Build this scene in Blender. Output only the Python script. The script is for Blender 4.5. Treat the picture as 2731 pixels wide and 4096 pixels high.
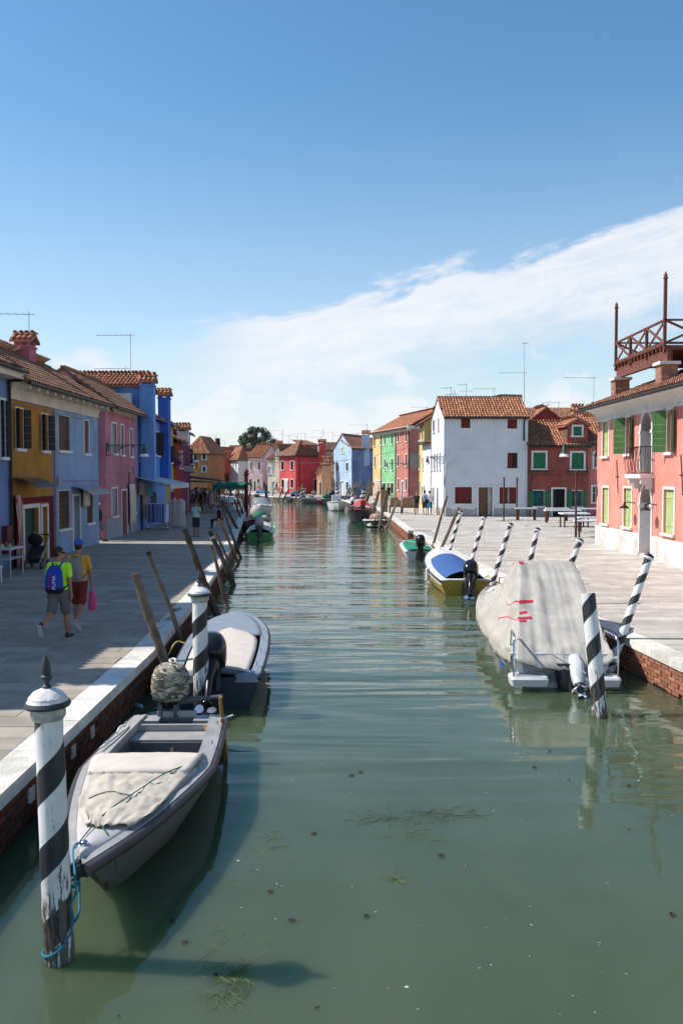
import bpy, math, random
from mathutils import Vector, Matrix, noise
R = math.radians
rnd = random.Random(7)
scene = bpy.context.scene
for o in list(bpy.data.objects):
    bpy.data.objects.remove(o)
COL = scene.collection
# ------------------------------------------------------------------ camera, sky, sun, exposure
FPX, CX, CY, CAMH = 3500.0, 1365.5, 2048.0, 3.05      # focal length and centre in photo pixels, eye height above the quay
PITCH = math.atan(156.0 / FPX)
cam = bpy.data.cameras.new('camera'); camo = bpy.data.objects.new('camera', cam); COL.objects.link(camo)
cam.sensor_fit = 'VERTICAL'; cam.sensor_height = 36.0; cam.lens = 36.0 * FPX / 4096.0
cam.clip_start = 0.1; cam.clip_end = 3000
camo.location = (0, 0, CAMH); camo.rotation_euler = (R(90) - PITCH, 0, 0)
scene.camera = camo
SUN_EL = R(47.5); SUN_DIR = Vector((-math.cos(SUN_EL) * .994, math.cos(SUN_EL) * .109, math.sin(SUN_EL)))   # towards the sun
world = bpy.data.worlds.new('World'); scene.world = world; world.use_nodes = True
sl = bpy.data.lights.new('sun', 'SUN'); sl.energy = 4.5; sl.angle = R(.53); sl.color = (1, .94, .85)
so = bpy.data.objects.new('sun', sl); COL.objects.link(so)
so.rotation_euler = (-SUN_DIR).to_track_quat('-Z', 'Y').to_euler()
scene.view_settings.view_transform = 'Standard'; scene.view_settings.look = 'None'
scene.view_settings.exposure = 0.4; scene.view_settings.gamma = 1.0; scene.view_settings.use_curve_mapping = False
scene.render.engine = 'CYCLES'
scene.render.resolution_x = 682; scene.render.resolution_y = 1024

class NT:
    def __init__(s, tree): s.t = tree
    def n(s, kind, props=None, **ins):
        nd = s.t.nodes.new(kind)
        for k, v in (props or {}).items(): setattr(nd, k, v)
        for k, v in ins.items():
            key = int(k[1:]) if k[0] == 'i' and k[1:].isdigit() else k.replace('_', ' ')
            s.set(nd.inputs[key], v)
        return nd
    def set(s, sock, v):
        if isinstance(v, bpy.types.NodeSocket): s.t.links.new(v, sock)
        elif isinstance(v, bpy.types.Node): s.t.links.new(v.outputs[0], sock)
        else:
            if sock.type == 'RGBA' and hasattr(v, '__len__') and len(v) == 3: v = (*v, 1)
            sock.default_value = v
    def math(s, op, a, b=None, c=None, clamp=False):
        nd = s.t.nodes.new('ShaderNodeMath'); nd.operation = op; nd.use_clamp = clamp
        for i, v in enumerate((a, b, c)):
            if v is not None: s.set(nd.inputs[i], v)
        return nd.outputs[0]
    def ramp(s, x, a, b, lo=0.0, hi=1.0):
        nd = s.t.nodes.new('ShaderNodeMapRange'); nd.interpolation_type = 'SMOOTHSTEP'
        s.set(nd.inputs[0], x); nd.inputs[1].default_value = a; nd.inputs[2].default_value = b
        nd.inputs[3].default_value = lo; nd.inputs[4].default_value = hi
        return nd.outputs[0]
    def mix(s, f, a, b, blend='MIX'):
        nd = s.t.nodes.new('ShaderNodeMix'); nd.data_type = 'RGBA'; nd.blend_type = blend
        s.set(nd.inputs[0], f); s.set(nd.inputs[6], a); s.set(nd.inputs[7], b)
        return nd.outputs[2]
    def noise(s, vec, scale, detail=4, rough=.55, dist=0):
        nd = s.t.nodes.new('ShaderNodeTexNoise')
        if vec is not None: s.set(nd.inputs['Vector'], vec)
        nd.inputs['Scale'].default_value = scale; nd.inputs['Detail'].default_value = detail
        nd.inputs['Roughness'].default_value = rough; nd.inputs['Distortion'].default_value = dist
        return nd.outputs['Fac']
    def scaled(s, vec, sc):
        nd = s.t.nodes.new('ShaderNodeVectorMath'); nd.operation = 'MULTIPLY'
        s.set(nd.inputs[0], vec); nd.inputs[1].default_value = sc
        return nd.outputs[0]

def build_world():
    t = world.node_tree; t.nodes.clear(); k = NT(t)
    sky = k.n('ShaderNodeTexSky', {'sky_type': 'NISHITA', 'sun_disc': False})
    sky.sun_elevation = SUN_EL
    sky.sun_rotation = math.atan2(SUN_DIR.x, SUN_DIR.y)
    sky.altitude = 0; sky.air_density = 1.0; sky.dust_density = .3; sky.ozone_density = 1.0
    co = k.n('ShaderNodeTexCoord').outputs['Generated']
    sp = k.n('ShaderNodeSeparateXYZ', None, i0=co)
    az = k.math('ARCTAN2', sp.outputs[0], sp.outputs[1]); el = k.math('ARCSINE', sp.outputs[2])
    sa = k.math('SINE', az)
    # coordinates along and across a long streak of high cloud that rises to the right
    mid = k.math('ADD', k.math('MULTIPLY', sa, .225), .150)
    off = k.math('SUBTRACT', el, mid)
    cv = k.n('ShaderNodeCombineXYZ', None, i0=k.math('MULTIPLY', az, 2.2), i1=k.math('MULTIPLY', off, 9.0), i2=2.7)
    wisp = k.noise(cv, 2.3, 7, .58, .5)
    fine = k.noise(k.n('ShaderNodeCombineXYZ', None, i0=k.math('MULTIPLY', az, 7), i1=k.math('MULTIPLY', el, 16), i2=.4), 2.6, 8, .62, .3)
    fib = k.noise(k.n('ShaderNodeCombineXYZ', None, i0=k.math('MULTIPLY', az, 3.5), i1=k.math('MULTIPLY', off, 22), i2=1.9), 2.0, 8, .65, 1.2)
    wob = k.math('ADD', k.math('MULTIPLY', k.math('SUBTRACT', wisp, .5), .12), k.math('MULTIPLY', k.math('SUBTRACT', fine, .5), .05))
    d = k.math('ADD', off, wob)
    upper = k.ramp(d, .048, .026, 0, 1)
    lower = k.ramp(d, -.085, .0, 0, 1)
    band = k.math('MULTIPLY', k.math('MULTIPLY', upper, lower), k.math('ADD', k.ramp(fib, .2, .65, .62, .95), k.math('MULTIPLY', k.math('SUBTRACT', fine, .5), .5)), clamp=True)
    band = k.math('MULTIPLY', band, k.ramp(az, -.20, -.06, .15, .97))
    # heaps of low cloud near the horizon
    heap = k.noise(k.n('ShaderNodeCombineXYZ', None, i0=k.math('MULTIPLY', az, 5.0), i1=k.math('MULTIPLY', el, 9.0), i2=5.3), 1.7, 9, .56, .15)
    low = k.math('MULTIPLY', k.ramp(k.math('SUBTRACT', heap, k.math('MULTIPLY', el, 1.9)), .29, .42), k.ramp(el, .17, .11, 0, .8))
    veil = k.ramp(el, .42, -.06, 0, .62)
    cl = k.math('MAXIMUM', band, low, clamp=True)
    hs = k.n('ShaderNodeHueSaturation', None, Hue=.493, Saturation=1.24, Value=1.24, Color=sky.outputs[0])
    col = k.mix(cl, k.mix(veil, hs.outputs[0], (5.3, 6.0, 7.0)), (7.0, 7.15, 7.5))
    bg = k.n('ShaderNodeBackground', None, Color=col, Strength=.1)
    out = k.n('ShaderNodeOutputWorld', None, Surface=bg.outputs[0])
build_world()

# ------------------------------------------------------------------ photo pixel -> place
_ct, _st = math.cos(PITCH), math.sin(PITCH)
def ray(px, py):
    a, b = (px - CX) / FPX, (py - CY) / FPX
    return Vector((a, _ct - b * _st, -_st - b * _ct))
def G(px, py, z=0.0):
    d = ray(px, py); k = (z - CAMH) / d.z
    return Vector((d.x * k, d.y * k, z))
def at(px, py, Y):
    d = ray(px, py); k = Y / d.y
    return Vector((d.x * k, Y, CAMH + d.z * k))
def P(px, Y, z=2.0):
    return Vector(((px - CX) / FPX * (Y * _ct + (CAMH - z) * _st), Y))
def zat(py, Y): return at(CX, py, Y).z
def zoomer(x0, y0, s): return lambda x, y: (x0 + x * s, y0 + y * s)
zA = zoomer(0, 1100, .44643); zB = zoomer(0, 1700, .44643); zC = zoomer(500, 1500, .38265); zD = zoomer(700, 1650, .31888)
zE = zoomer(1100, 1600, .38265); zF = zoomer(1450, 1550, .38265); zG = zoomer(1700, 1500, .44643); zH = zoomer(2031, 1100, .44643)
zI = zoomer(2031, 1600, .44643); zJ = zoomer(1550, 2100, .38265); zK = zoomer(1850, 2150, .56186); zL = zoomer(450, 2050, .44643)
zM = zoomer(0, 2050, .31888); zN = zoomer(0, 2600, .63776); zO = zoomer(0, 3300, .82908); zP = zoomer(1200, 3000, .9764)

# ------------------------------------------------------------------ mesh and object helpers
class MB:
    def __init__(s): s.v = []; s.f = []
    def add(s, vs, fs):
        o = len(s.v); s.v += [tuple(p) for p in vs]; s.f += [tuple(i + o for i in f) for f in fs]; return s
    def hexa(s, p):
        return s.add(p, [(0, 3, 2, 1), (4, 5, 6, 7), (0, 1, 5, 4), (1, 2, 6, 5), (2, 3, 7, 6), (3, 0, 4, 7)])
    def box(s, c, d, M=None):
        x, y, z = d[0] / 2, d[1] / 2, d[2] / 2; c = Vector(c)
        p = [Vector(q) for q in ((-x, -y, -z), (x, -y, -z), (x, y, -z), (-x, y, -z), (-x, -y, z), (x, -y, z), (x, y, z), (-x, y, z))]
        if M is not None: p = [M @ q for q in p]
        return s.hexa([c + q for q in p])
    def beam(s, a, b, w, h=None, up=(0, 0, 1)):
        a, b = Vector(a), Vector(b); h = h or w; d = (b - a).normalized(); up = Vector(up)
        if abs(d.dot(up)) > .98: up = Vector((0, 1, 0))
        r = d.cross(up).normalized() * w / 2; u = r.cross(d).normalized() * h / 2
        return s.hexa([a - r - u, a + r - u, b + r - u, b - r - u, a - r + u, a + r + u, b + r + u, b - r + u])
    def rings(s, rs, cap=True, closed=True):
        n = len(rs[0]); vs = [p for r in rs for p in r]; fs = []
        for i in range(len(rs) - 1):
            for j in range(n if closed else n - 1):
                k = (j + 1) % n
                fs.append((i * n + j, i * n + k, (i + 1) * n + k, (i + 1) * n + j))
        if cap:
            fs.append(tuple(range(n - 1, -1, -1))); m = (len(rs) - 1) * n; fs.append(tuple(m + j for j in range(n)))
        return s.add(vs, fs)
    def tube(s, path, r, n=8, cap=True):
        path = [Vector(p) for p in path]; m = len(path)
        rr = r if hasattr(r, '__len__') else [r] * m
        rs = []; ref = None
        for i, p in enumerate(path):
            d = (path[min(i + 1, m - 1)] - path[max(i - 1, 0)]).normalized()
            if ref is None: ref = Vector((0, 0, 1)) if abs(d.z) < .9 else Vector((1, 0, 0))
            u = d.cross(ref).normalized(); w = u.cross(d); ref = w
            rs.append([p + (u * math.cos(2 * math.pi * j / n) + w * math.sin(2 * math.pi * j / n)) * rr[i] for j in range(n)])
        return s.rings(rs, cap)
    def lathe(s, prof, n=16, M=None):
        rs = []
        for r, z in prof:
            ring = [Vector((r * math.cos(2 * math.pi * j / n), r * math.sin(2 * math.pi * j / n), z)) for j in range(n)]
            rs.append([M @ q for q in ring] if M is not None else ring)
        return s.rings(rs)
    def loft(s, secs, n=20, M=None):
        """secs: (centre, rx, ry, exponent): horizontal superellipse sections stacked up"""
        rs = []
        for c, rx, ry, e in secs:
            ring = []
            for j in range(n):
                a = 2 * math.pi * j / n; ca, sa = math.cos(a), math.sin(a)
                q = Vector((c[0] + rx * math.copysign(abs(ca) ** (2 / e), ca), c[1] + ry * math.copysign(abs(sa) ** (2 / e), sa), c[2]))
                ring.append(M @ q if M is not None else q)
            rs.append(ring)
        return s.rings(rs)
    def ball(s, c, r, M=None, n=12, m=8):
        c = Vector(c); r = r if hasattr(r, '__len__') else (r, r, r); rs = []
        for i in range(m + 1):
            th = math.pi * (i + .02) / (m + .04); ring = []
            for j in range(n):
                a = 2 * math.pi * j / n
                q = Vector((r[0] * math.sin(th) * math.cos(a), r[1] * math.sin(th) * math.sin(a), -r[2] * math.cos(th)))
                ring.append(c + (M @ q if M is not None else q))
            rs.append(ring)
        return s.rings(rs)
    def capsule(s, a, ra, b, rb, n=10):
        a, b = Vector(a), Vector(b); d = (b - a).normalized()
        path = []; rr = []
        for t in (-1, -.8, -.4, 0): path.append(a + d * ra * t); rr.append(max(ra * math.sqrt(max(0, 1 - t * t)), .002))
        for t in (0, .4, .8, 1): path.append(b + d * rb * t); rr.append(max(rb * math.sqrt(max(0, 1 - t * t)), .002))
        return s.tube(path, rr, n)
    def mesh(s, name, smooth=None):
        me = bpy.data.meshes.new(name); me.from_pydata(s.v, [], s.f)
        if smooth is not None:
            me.polygons.foreach_set('use_smooth', [True] * len(me.polygons))
            me.set_sharp_from_angle(angle=R(smooth))
        me.update(); return me
    def build(s, name, mat, parent=None, smooth=None, label=None, kind=None):
        return link(name, s.mesh(name, smooth), mat, parent, label, kind)

def chaikin(p, k=2):
    p = [Vector(q) for q in p]
    for _ in range(k): p = [p[0]] + [w for a, b in zip(p, p[1:]) for w in (a.lerp(b, .25), a.lerp(b, .75))] + [p[-1]]
    return p
def link(name, me, mat, parent=None, label=None, kind=None):
    if mat is not None and not me.materials: me.materials.append(mat)
    o = bpy.data.objects.new(name, me); COL.objects.link(o)
    if parent is not None:
        o.parent = parent
        if parent.get('_w'): o.matrix_parent_inverse = Matrix.Translation(-Vector(parent.location))
    if label: o['label'] = label
    if kind: o['kind'] = kind
    return o
def tag(o, label, cat, group=None):
    o['label'] = label; o['category'] = cat
    if group: o['group'] = group
    return o
WORLD_ROOTS = []
def thing(name, label, cat, loc=(0, 0, 0), group=None, rotz=0, local=False):
    o = bpy.data.objects.new(name, None); COL.objects.link(o); o.location = loc; o.empty_display_size = .2
    if local: o.rotation_euler = (0, 0, rotz)
    else: o['_w'] = 1; WORLD_ROOTS.append(o)
    return tag(o, label, cat, group)
def struct(o): o['kind'] = 'structure'; return o
def copy_tree(o, parent=None):
    c = o.copy(); COL.objects.link(c)
    if parent is not None: c.parent = parent
    for ch in [x for x in o.children]: copy_tree(ch, c)
    return c

# ------------------------------------------------------------------ materials
def M(name, col, rough=.8, var=.12, scale=2.0, bump=.25, bscale=45, metal=0.0, streak=0.0, rand=0.0, peel=None, tint=None, coord='pos', spec=.4, sheen=0.0, dist=.01):
    m = bpy.data.materials.new(name); m.use_nodes = True; t = m.node_tree; t.nodes.clear(); k = NT(t)
    geo = k.n('ShaderNodeNewGeometry')
    pos = geo.outputs['Position'] if coord == 'pos' else k.n('ShaderNodeTexCoord').outputs['Object']
    n1 = k.noise(pos, scale, 6, .6)
    c = k.mix(k.ramp(n1, .3, .7), tuple(x * (1 - var) for x in col), tuple(min(1, x * (1 + var)) for x in col))
    if tint: c = k.mix(k.ramp(k.noise(pos, scale * .37, 5, .6, .4), .48, .66), c, tint)
    if streak:
        st = k.noise(k.scaled(pos, (3.2, 3.2, .22)), 1.0, 6, .65)
        c = k.mix(k.ramp(st, .5, .78, 0, streak), c, tuple(x * .45 for x in col))
    fine = k.noise(pos, bscale, 3, .6)
    c = k.mix(k.math('MULTIPLY', k.ramp(fine, .35, .75), var * .9), c, tuple(x * .6 for x in col))
    if rand:
        oi = k.n('ShaderNodeObjectInfo').outputs['Random']
        r = k.math('FRACT', k.math('ADD', oi, geo.outputs['Random Per Island']))
        r2 = k.math('FRACT', k.math('MULTIPLY', r, 7.31))
        c = k.mix(k.math('MULTIPLY', r, rand), c, tuple(x * .42 for x in col))
        c = k.mix(k.math('MULTIPLY', k.ramp(r2, .55, 1), rand * .8), c, tuple(min(1, x * 1.5 + .04) for x in col))
    if peel:                                    # plaster that has come off in patches near the ground
        pc, zmax, amt = peel
        z = k.n('ShaderNodeSeparateXYZ', None, i0=geo.outputs['Position']).outputs[2]
        pn = k.math('ADD', k.noise(pos, 1.25, 7, .6, .3), k.ramp(z, zmax * .35, zmax, amt, -.5))
        c = k.mix(k.ramp(pn, .66, .685), c, pc)
    b = k.n('ShaderNodeBsdfPrincipled', None, Base_Color=c, Roughness=rough, Metallic=metal)
    b.inputs['Specular IOR Level'].default_value = spec
    if sheen: b.inputs['Sheen Weight'].default_value = sheen
    if bump:
        bp = k.n('ShaderNodeBump', None, Strength=bump, Distance=dist, Height=k.math('ADD', fine, k.math('MULTIPLY', n1, .5)))
        t.links.new(bp.outputs[0], b.inputs['Normal'])
    k.n('ShaderNodeOutputMaterial', None, Surface=b.outputs[0])
    return m
def lin(r, g, b, k=1.0):
    f = lambda v: (v / 255 / 12.92) if v <= 10 else ((v / 255 + .055) / 1.055) ** 2.4
    c = [f(v) for v in (r, g, b)]; g_ = sum(c) / 3
    return tuple(min(.88, (v * .84 + g_ * .16) * k) for v in c)
_pl = {}
def plaster(r, g, b, k=.85, peel=None, streak=.45, var=.17):
    if peel is None: q = lin(r, g, b, k); peel = (tuple(v * .5 + .16 for v in q), 1.1, .09)
    key = (r, g, b, k, peel)
    if key not in _pl: _pl[key] = M('plaster', lin(r, g, b, k), .9, var, .9, .3, 55, streak=streak, peel=peel, spec=.15)
    return _pl[key]
MT = {}
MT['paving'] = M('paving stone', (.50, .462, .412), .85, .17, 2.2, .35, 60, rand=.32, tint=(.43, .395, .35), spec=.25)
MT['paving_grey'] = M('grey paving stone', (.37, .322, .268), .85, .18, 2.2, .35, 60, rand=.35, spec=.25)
MT['ground'] = M('ground', (.37, .34, .30), .9, .15, 1.3, .3, 30)
MT['kerb'] = M('white kerb stone', (.70, .67, .61), .8, .16, 4.0, .8, 30, rand=.22, tint=(.54, .51, .45), dist=.02, spec=.2)
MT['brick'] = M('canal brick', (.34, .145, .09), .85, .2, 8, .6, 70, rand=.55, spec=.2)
MT['brick_shade'] = M('shade-darkened wet canal brick', (.17, .06, .04), .85, .25, 6, .6, 70, rand=.5, tint=(.07, .05, .03), spec=.2)  # wet brick, darkened further to paint in the left wall's deep shade
MT['mortar'] = M('mortar', (.2, .15, .12), .95, .25, 3, .5, 40, tint=(.10, .085, .05))
MT['tile'] = M('roof tile', (.44, .19, .105), .85, .16, 7, .3, 50, rand=.62, tint=(.42, .22, .13), spec=.2)
MT['tile_old'] = M('old roof tile', (.37, .185, .115), .9, .2, 5, .3, 50, rand=.6, tint=(.27, .20, .14), spec=.15)
MT['tilebed'] = M('tile bed', (.24, .105, .06), .9, .2, 4)
MT['stone'] = M('white stone trim', (.72, .71, .68), .8, .08, 3, .2, 40, spec=.2)
MT['cream'] = M('cream plaster', (.64, .58, .48), .9, .1, 1.2, .3, 40, streak=.35, spec=.15)
MT['glass'] = M('dark window glass', (.02, .024, .028), .08, .2, 2, 0, spec=.6)
MT['inside'] = M('dark interior', (.012, .011, .01), .9, .2, 2, 0)
MT['curtain'] = M('curtain cloth', (.62, .60, .55), .9, .1, 4, .2, 60, spec=.1)
for nm, c in {'sh_green': (.02, .17, .075), 'sh_dkgreen': (.012, .045, .035), 'sh_red': (.155, .022, .018), 'sh_brown': (.16, .06, .026), 'sh_dkbrown': (.075, .027, .013), 'sh_grey': (.30, .29, .315),
              'sh_lime': (.42, .50, .22), 'sh_leaf': (.06, .17, .05), 'sh_white': (.58, .6, .62), 'sh_black': (.012, .013, .014), 'sh_teal': (.01, .12, .13)}.items():
    MT[nm] = M('painted wood ' + nm[3:], c, .6, .14, 3, .3, 30, streak=.35, spec=.3)
MT['gutter'] = M('dark gutter metal', (.028, .026, .026), .5, .2, 3, .1, 30, metal=.3)
MT['pipe'] = M('copper downpipe', (.12, .055, .04), .55, .2, 3, .1, 30)
MT['iron'] = M('black iron', (.015, .016, .017), .5, .2, 6, .2, 60, metal=.4)
MT['green_iron'] = M('green lamp iron', (.02, .085, .06), .5, .2, 6, .2, 60, metal=.2)
MT['rust'] = M('rusty steel', (.085, .034, .022), .8, .3, 9, .4, 70, tint=(.16, .06, .03))
MT['alu'] = M('antenna metal', (.33, .34, .36), .4, .1, 5, 0, metal=.6)
MT['steel'] = M('chrome steel', (.65, .66, .68), .2, .05, 5, 0, metal=1)
MT['brickpier'] = M('pier brick', (.40, .21, .14), .9, .15, 8, .5, 60, rand=.6)
MT['deckwood'] = M('red brown wood', (.17, .055, .03), .6, .22, 5, .4, 30, streak=.3)
MT['oldwood'] = M('weathered wood', (.155, .115, .085), .85, .3, 5, .8, 28, tint=(.25, .2, .16), streak=.4, dist=.02)
MT['darkwood'] = M('wet dark wood', (.075, .055, .042), .8, .3, 5, .8, 28, tint=(.13, .1, .08), dist=.02)
MT['yellowwood'] = M('yellow wood', (.30, .16, .05), .8, .25, 5, .6, 28, tint=(.16, .10, .06))
MT['doorwood'] = M('brown door wood', (.15, .075, .032), .6, .25, 5, .4, 25, streak=.4)
MT['white_paint'] = M('white paint', (.78, .78, .78), .6, .05, 3, .15, 40)
MT['black_paint'] = M('black paint', (.02, .02, .022), .5, .15, 6, .2, 40)
def simple(name, col, rough=.5, **kw):
    if name not in MT: MT[name] = M(name, col, rough, kw.pop('var', .08), kw.pop('scale', 4), kw.pop('bump', .1), kw.pop('bscale', 40), **kw)
    return MT[name]

# ------------------------------------------------------------------ water, quays
def water_material():
    m = bpy.data.materials.new('canal water'); m.use_nodes = True; t = m.node_tree; t.nodes.clear(); k = NT(t)
    pos = k.n('ShaderNodeNewGeometry').outputs['Position']
    y = k.n('ShaderNodeSeparateXYZ', None, i0=pos).outputs[1]
    a = k.noise(k.scaled(pos, (.17, .85, 1)), 1.0, 2, .45, .7)
    b = k.noise(k.scaled(pos, (.9, 3.2, 1)), 1.0, 3, .5, .5)
    c = k.noise(k.scaled(pos, (4.5, 9.5, 1)), 1.0, 3, .5, .3)
    calm = k.ramp(y, 6, 20, .22, 1.0)
    far = k.ramp(y, 18, 60, 1.0, .42)
    h = k.math('ADD', k.math('MULTIPLY', a, .095), k.math('ADD', k.math('MULTIPLY', b, .015), k.math('MULTIPLY', c, .0012)))
    h = k.math('MULTIPLY', h, k.math('MULTIPLY', calm, far))
    bp = k.n('ShaderNodeBump', None, Strength=1.0, Distance=1.0, Height=h)
    murk = k.noise(k.scaled(pos, (.5, .35, 1)), 1.0, 4, .6, .5)
    col = k.mix(k.ramp(murk, .35, .7), (.052, .079, .041), (.067, .094, .053))
    bs = k.n('ShaderNodeBsdfPrincipled', None, Base_Color=col, Roughness=.03, IOR=1.36)
    bs.subsurface_method = 'BURLEY'; bs.inputs['Subsurface Weight'].default_value = .9; bs.inputs['Subsurface Radius'].default_value = (.35, .6, .4); bs.inputs['Subsurface Scale'].default_value = 1.0
    t.links.new(bp.outputs[0], bs.inputs['Normal'])
    k.n('ShaderNodeOutputMaterial', None, Surface=bs.outputs[0])
    return m
ZW = -.6
mb = MB(); mb.add([(-420, -60, ZW), (820, -60, ZW), (820, 820, ZW), (-420, 820, ZW)], [(0, 1, 2, 3)])
struct(mb.build('water', water_material()))
KL = [(-3.3, -4), (-3.26, 4), (-3.22, 8.2), (-3.2, 14.8), (-3.52, 22), (-4.05, 30), (-4.85, 40), (-5.75, 50), (-7.4, 68), (-11, 86), (-19, 106), (-40, 126)]
KR1 = [(6.3, -4), (5.95, 8), (5.44, 13.9), (4.9, 20.5), (4.42, 28), (4.02, 37), (3.74, 45.6)]
KR2 = [(3.52, 46.7), (3.4, 60), (3.0, 78), (.3, 97), (-3.2, 109), (-9, 114.5), (-15, 136), (-40, 160)]
def xof(path, y):
    for (x0, y0), (x1, y1) in zip(path, path[1:]):
        if y0 <= y <= y1: return x0 + (x1 - x0) * (y - y0) / (y1 - y0)
    return path[0][0] if y < path[0][1] else path[-1][0]
KW = .40
def ground():
    notch = [(4.85, 45.6), (4.85, 46.7)]
    l = [(x - .2, y) for x, y in KL]
    r = [(x + .2, y) for x, y in KR1[:-1]] + [(3.94, 45.5), (4.85, 45.5), (4.85, 46.8), (3.72, 46.8)] + [(x + .15, y + .12) for x, y in KR2[1:]]
    z = -.014
    mb = MB(); pts = l + [(-420, 150), (-420, -60), (-3.5, -60)]
    mb.add([(x, y, z) for x, y in pts], [tuple(range(len(pts)))[::-1]]) if False else mb.add([(x, y, z) for x, y in pts], [tuple(range(len(pts)))])
    gl = struct(mb.build('pavement_left', MT['ground']))
    mb = MB(); pts = r + [(-420, 190), (-420, 820), (820, 820), (820, -60), (6.5, -60)]
    mb.add([(x, y, z) for x, y in pts], [tuple(range(len(pts)))[::-1]])
    gr = struct(mb.build('pavement_right', MT['ground']))
    for o in (gl, gr):                      # ngon faces look up
        if o.data.polygons[0].normal.z < 0: o.data.flip_normals()
    return gl, gr
PAV_L, PAV_R = ground()
UNIT = MB().box((0, 0, -.5), (1, 1, 1)).mesh('slab')
def lay(parent, slabs, mats, limit=300):
    """slabs: (x0,x1,y0,y1): the first ones singly, the rest joined"""
    me = UNIT.copy(); me.materials.append(mats)
    slabs.sort(key=lambda s: s[2]); rest = MB()
    for i, (x0, x1, y0, y1) in enumerate(slabs):
        dz = rnd.uniform(-.002, .002)
        if i < limit:
            o = link('slab', me, None, parent)
            o.location = ((x0 + x1) / 2, (y0 + y1) / 2, dz); o.scale = (x1 - x0, y1 - y0, .02)
        else: rest.box(((x0 + x1) / 2, (y0 + y1) / 2, dz - .01), (x1 - x0, y1 - y0, .02))
    rest.build('far_slabs', mats, parent, kind='stuff')
def slab_rows(xa, xb, y0, y1, dy, lmin, lmax, gap=.012):
    out = []; y = y0
    while y < y1:
        a, b = xa(y + dy / 2), xb(y + dy / 2); x = a - rnd.uniform(0, lmax)
        while x < b:
            L = rnd.uniform(lmin, lmax); x1 = min(x + L, b)
            if x1 - max(x, a) > .08: out.append((max(x, a) + gap / 2, x1 - gap / 2, y + gap / 2, y + dy - gap / 2))
            x += L
        y += dy
    return out
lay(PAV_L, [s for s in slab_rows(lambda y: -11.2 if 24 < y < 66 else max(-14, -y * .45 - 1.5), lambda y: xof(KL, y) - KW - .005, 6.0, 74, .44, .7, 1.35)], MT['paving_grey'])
lay(PAV_R, [s for s in slab_rows(lambda y: xof(KR1, y) + KW + .005 if y < 45.2 else (4.9 if y < 47 else xof(KR2, y) + KW + .005), lambda y: min(11.2, y * .42 + .6) if y < 37.5 else (18.5 if y < 61.4 else 7.6), 11.5, 76, .5, .8, 1.5)], MT['paving'])

def quay(path, side, name, label, bricks_to, y_from, bm='brick'):
    """white kerb stones on a brick canal wall; side=+1: land on the +x side"""
    root = thing(name, label, 'quay wall', (path[1][0], path[1][1], ZW))
    wall = MB(); stones = []; brk = []; heads = MB()
    for (x0, y0), (x1, y1) in zip(path, path[1:]):
        a, b = Vector((x0, y0)), Vector((x1, y1)); L = (b - a).length; t = (b - a) / L
        land = Vector((t.y, -t.x)) * side
        w0, w1 = a + land * .075, b + land * .075
        e0, e1 = a + land * .34, b + land * .34
        wall.hexa([(w0.x, w0.y, -1.6), (w1.x, w1.y, -1.6), (e1.x, e1.y, -1.6), (e0.x, e0.y, -1.6), (w0.x, w0.y, -.15), (w1.x, w1.y, -.15), (e1.x, e1.y, -.15), (e0.x, e0.y, -.15)])
        s = 0
        while s < L - .01:
            l = min(rnd.uniform(1.1, 1.9), L - s)
            if L - s - l < .5: l = L - s
            stones.append((a + t * s, t, land, l)); s += l
        yc = 0
        if y0 < bricks_to and y1 > y_from:
            for c in range(9):
                z = -.165 - .072 * c - .033; s = -(.13 if c % 2 else 0)
                while s < L:
                    q0 = max(s, 0); q1 = min(s + .25, L); m = a + t * (q0 + q1) / 2
                    if y_from < m.y < bricks_to and q1 - q0 > .05 and rnd.random() > .015: brk.append((m, t, land, q1 - q0 - .012, z))
                    s += .26
    wall.build('wall_core', MT['mortar'], root)
    me = MB().hexa([(-.5, 0, -.14), (.5, 0, -.14), (.5, KW, -.14), (-.5, KW, -.14), (-.5, .012, 0), (.5, .012, 0), (.5, KW, 0), (-.5, KW, 0)]).mesh('kerb_stone')
    if side < 0: pass
    me.materials.append(MT['kerb'])
    stones.sort(key=lambda q: q[0].y)
    for p, t, land, l in stones:
        o = link('kerb_stone', me, None, root); c = p + t * l / 2
        yv = Vector((land.x, land.y, 0)); xv = Vector((yv.y, -yv.x, 0))
        mm = Matrix(((xv.x, yv.x, 0, c.x), (xv.y, yv.y, 0, c.y), (0, 0, 1, .004 + rnd.uniform(-.004, .004)), (0, 0, 0, 1))) @ Matrix.Diagonal((l - .01, 1, 1, 1))
        o.matrix_basis = mm
    bme = MB().box((0, 0, 0), (1, 1, 1)).mesh('brick'); bme.materials.append(MT[bm]); rest = MB()
    brk.sort(key=lambda q: (q[4] < -.66, q[0].y))
    for i, (m, t, land, l, z) in enumerate(brk):
        d = .055 + rnd.uniform(-.008, .008); c = m + land * (.02 + .055); ang = math.atan2(t.y, t.x)
        c = m + land * d
        if i < 300:
            o = link('brick', bme, None, root); o.location = (c.x, c.y, z); o.rotation_euler = (0, 0, ang); o.scale = (l, .07, .06)
        else: rest.box((c.x, c.y, z), (l, .07, .06), Matrix.Rotation(ang, 3, 'Z'))
    if rest.v: rest.build('brickwork', MT[bm], root, kind='stuff')
    return root
QL = quay(KL, -1, 'quay_wall', 'long brick quay wall with white kerb along the left pavement in shade', 34, 5, 'brick_shade')
QR = quay(KR1, 1, 'quay_wall', 'sunlit brick quay wall with white kerb beside the covered motorboat', 46, 8)
QF = quay(KR2, 1, 'quay_wall', 'far brick quay wall with white kerb curving past the green and yellow houses', 60, 46)
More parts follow.
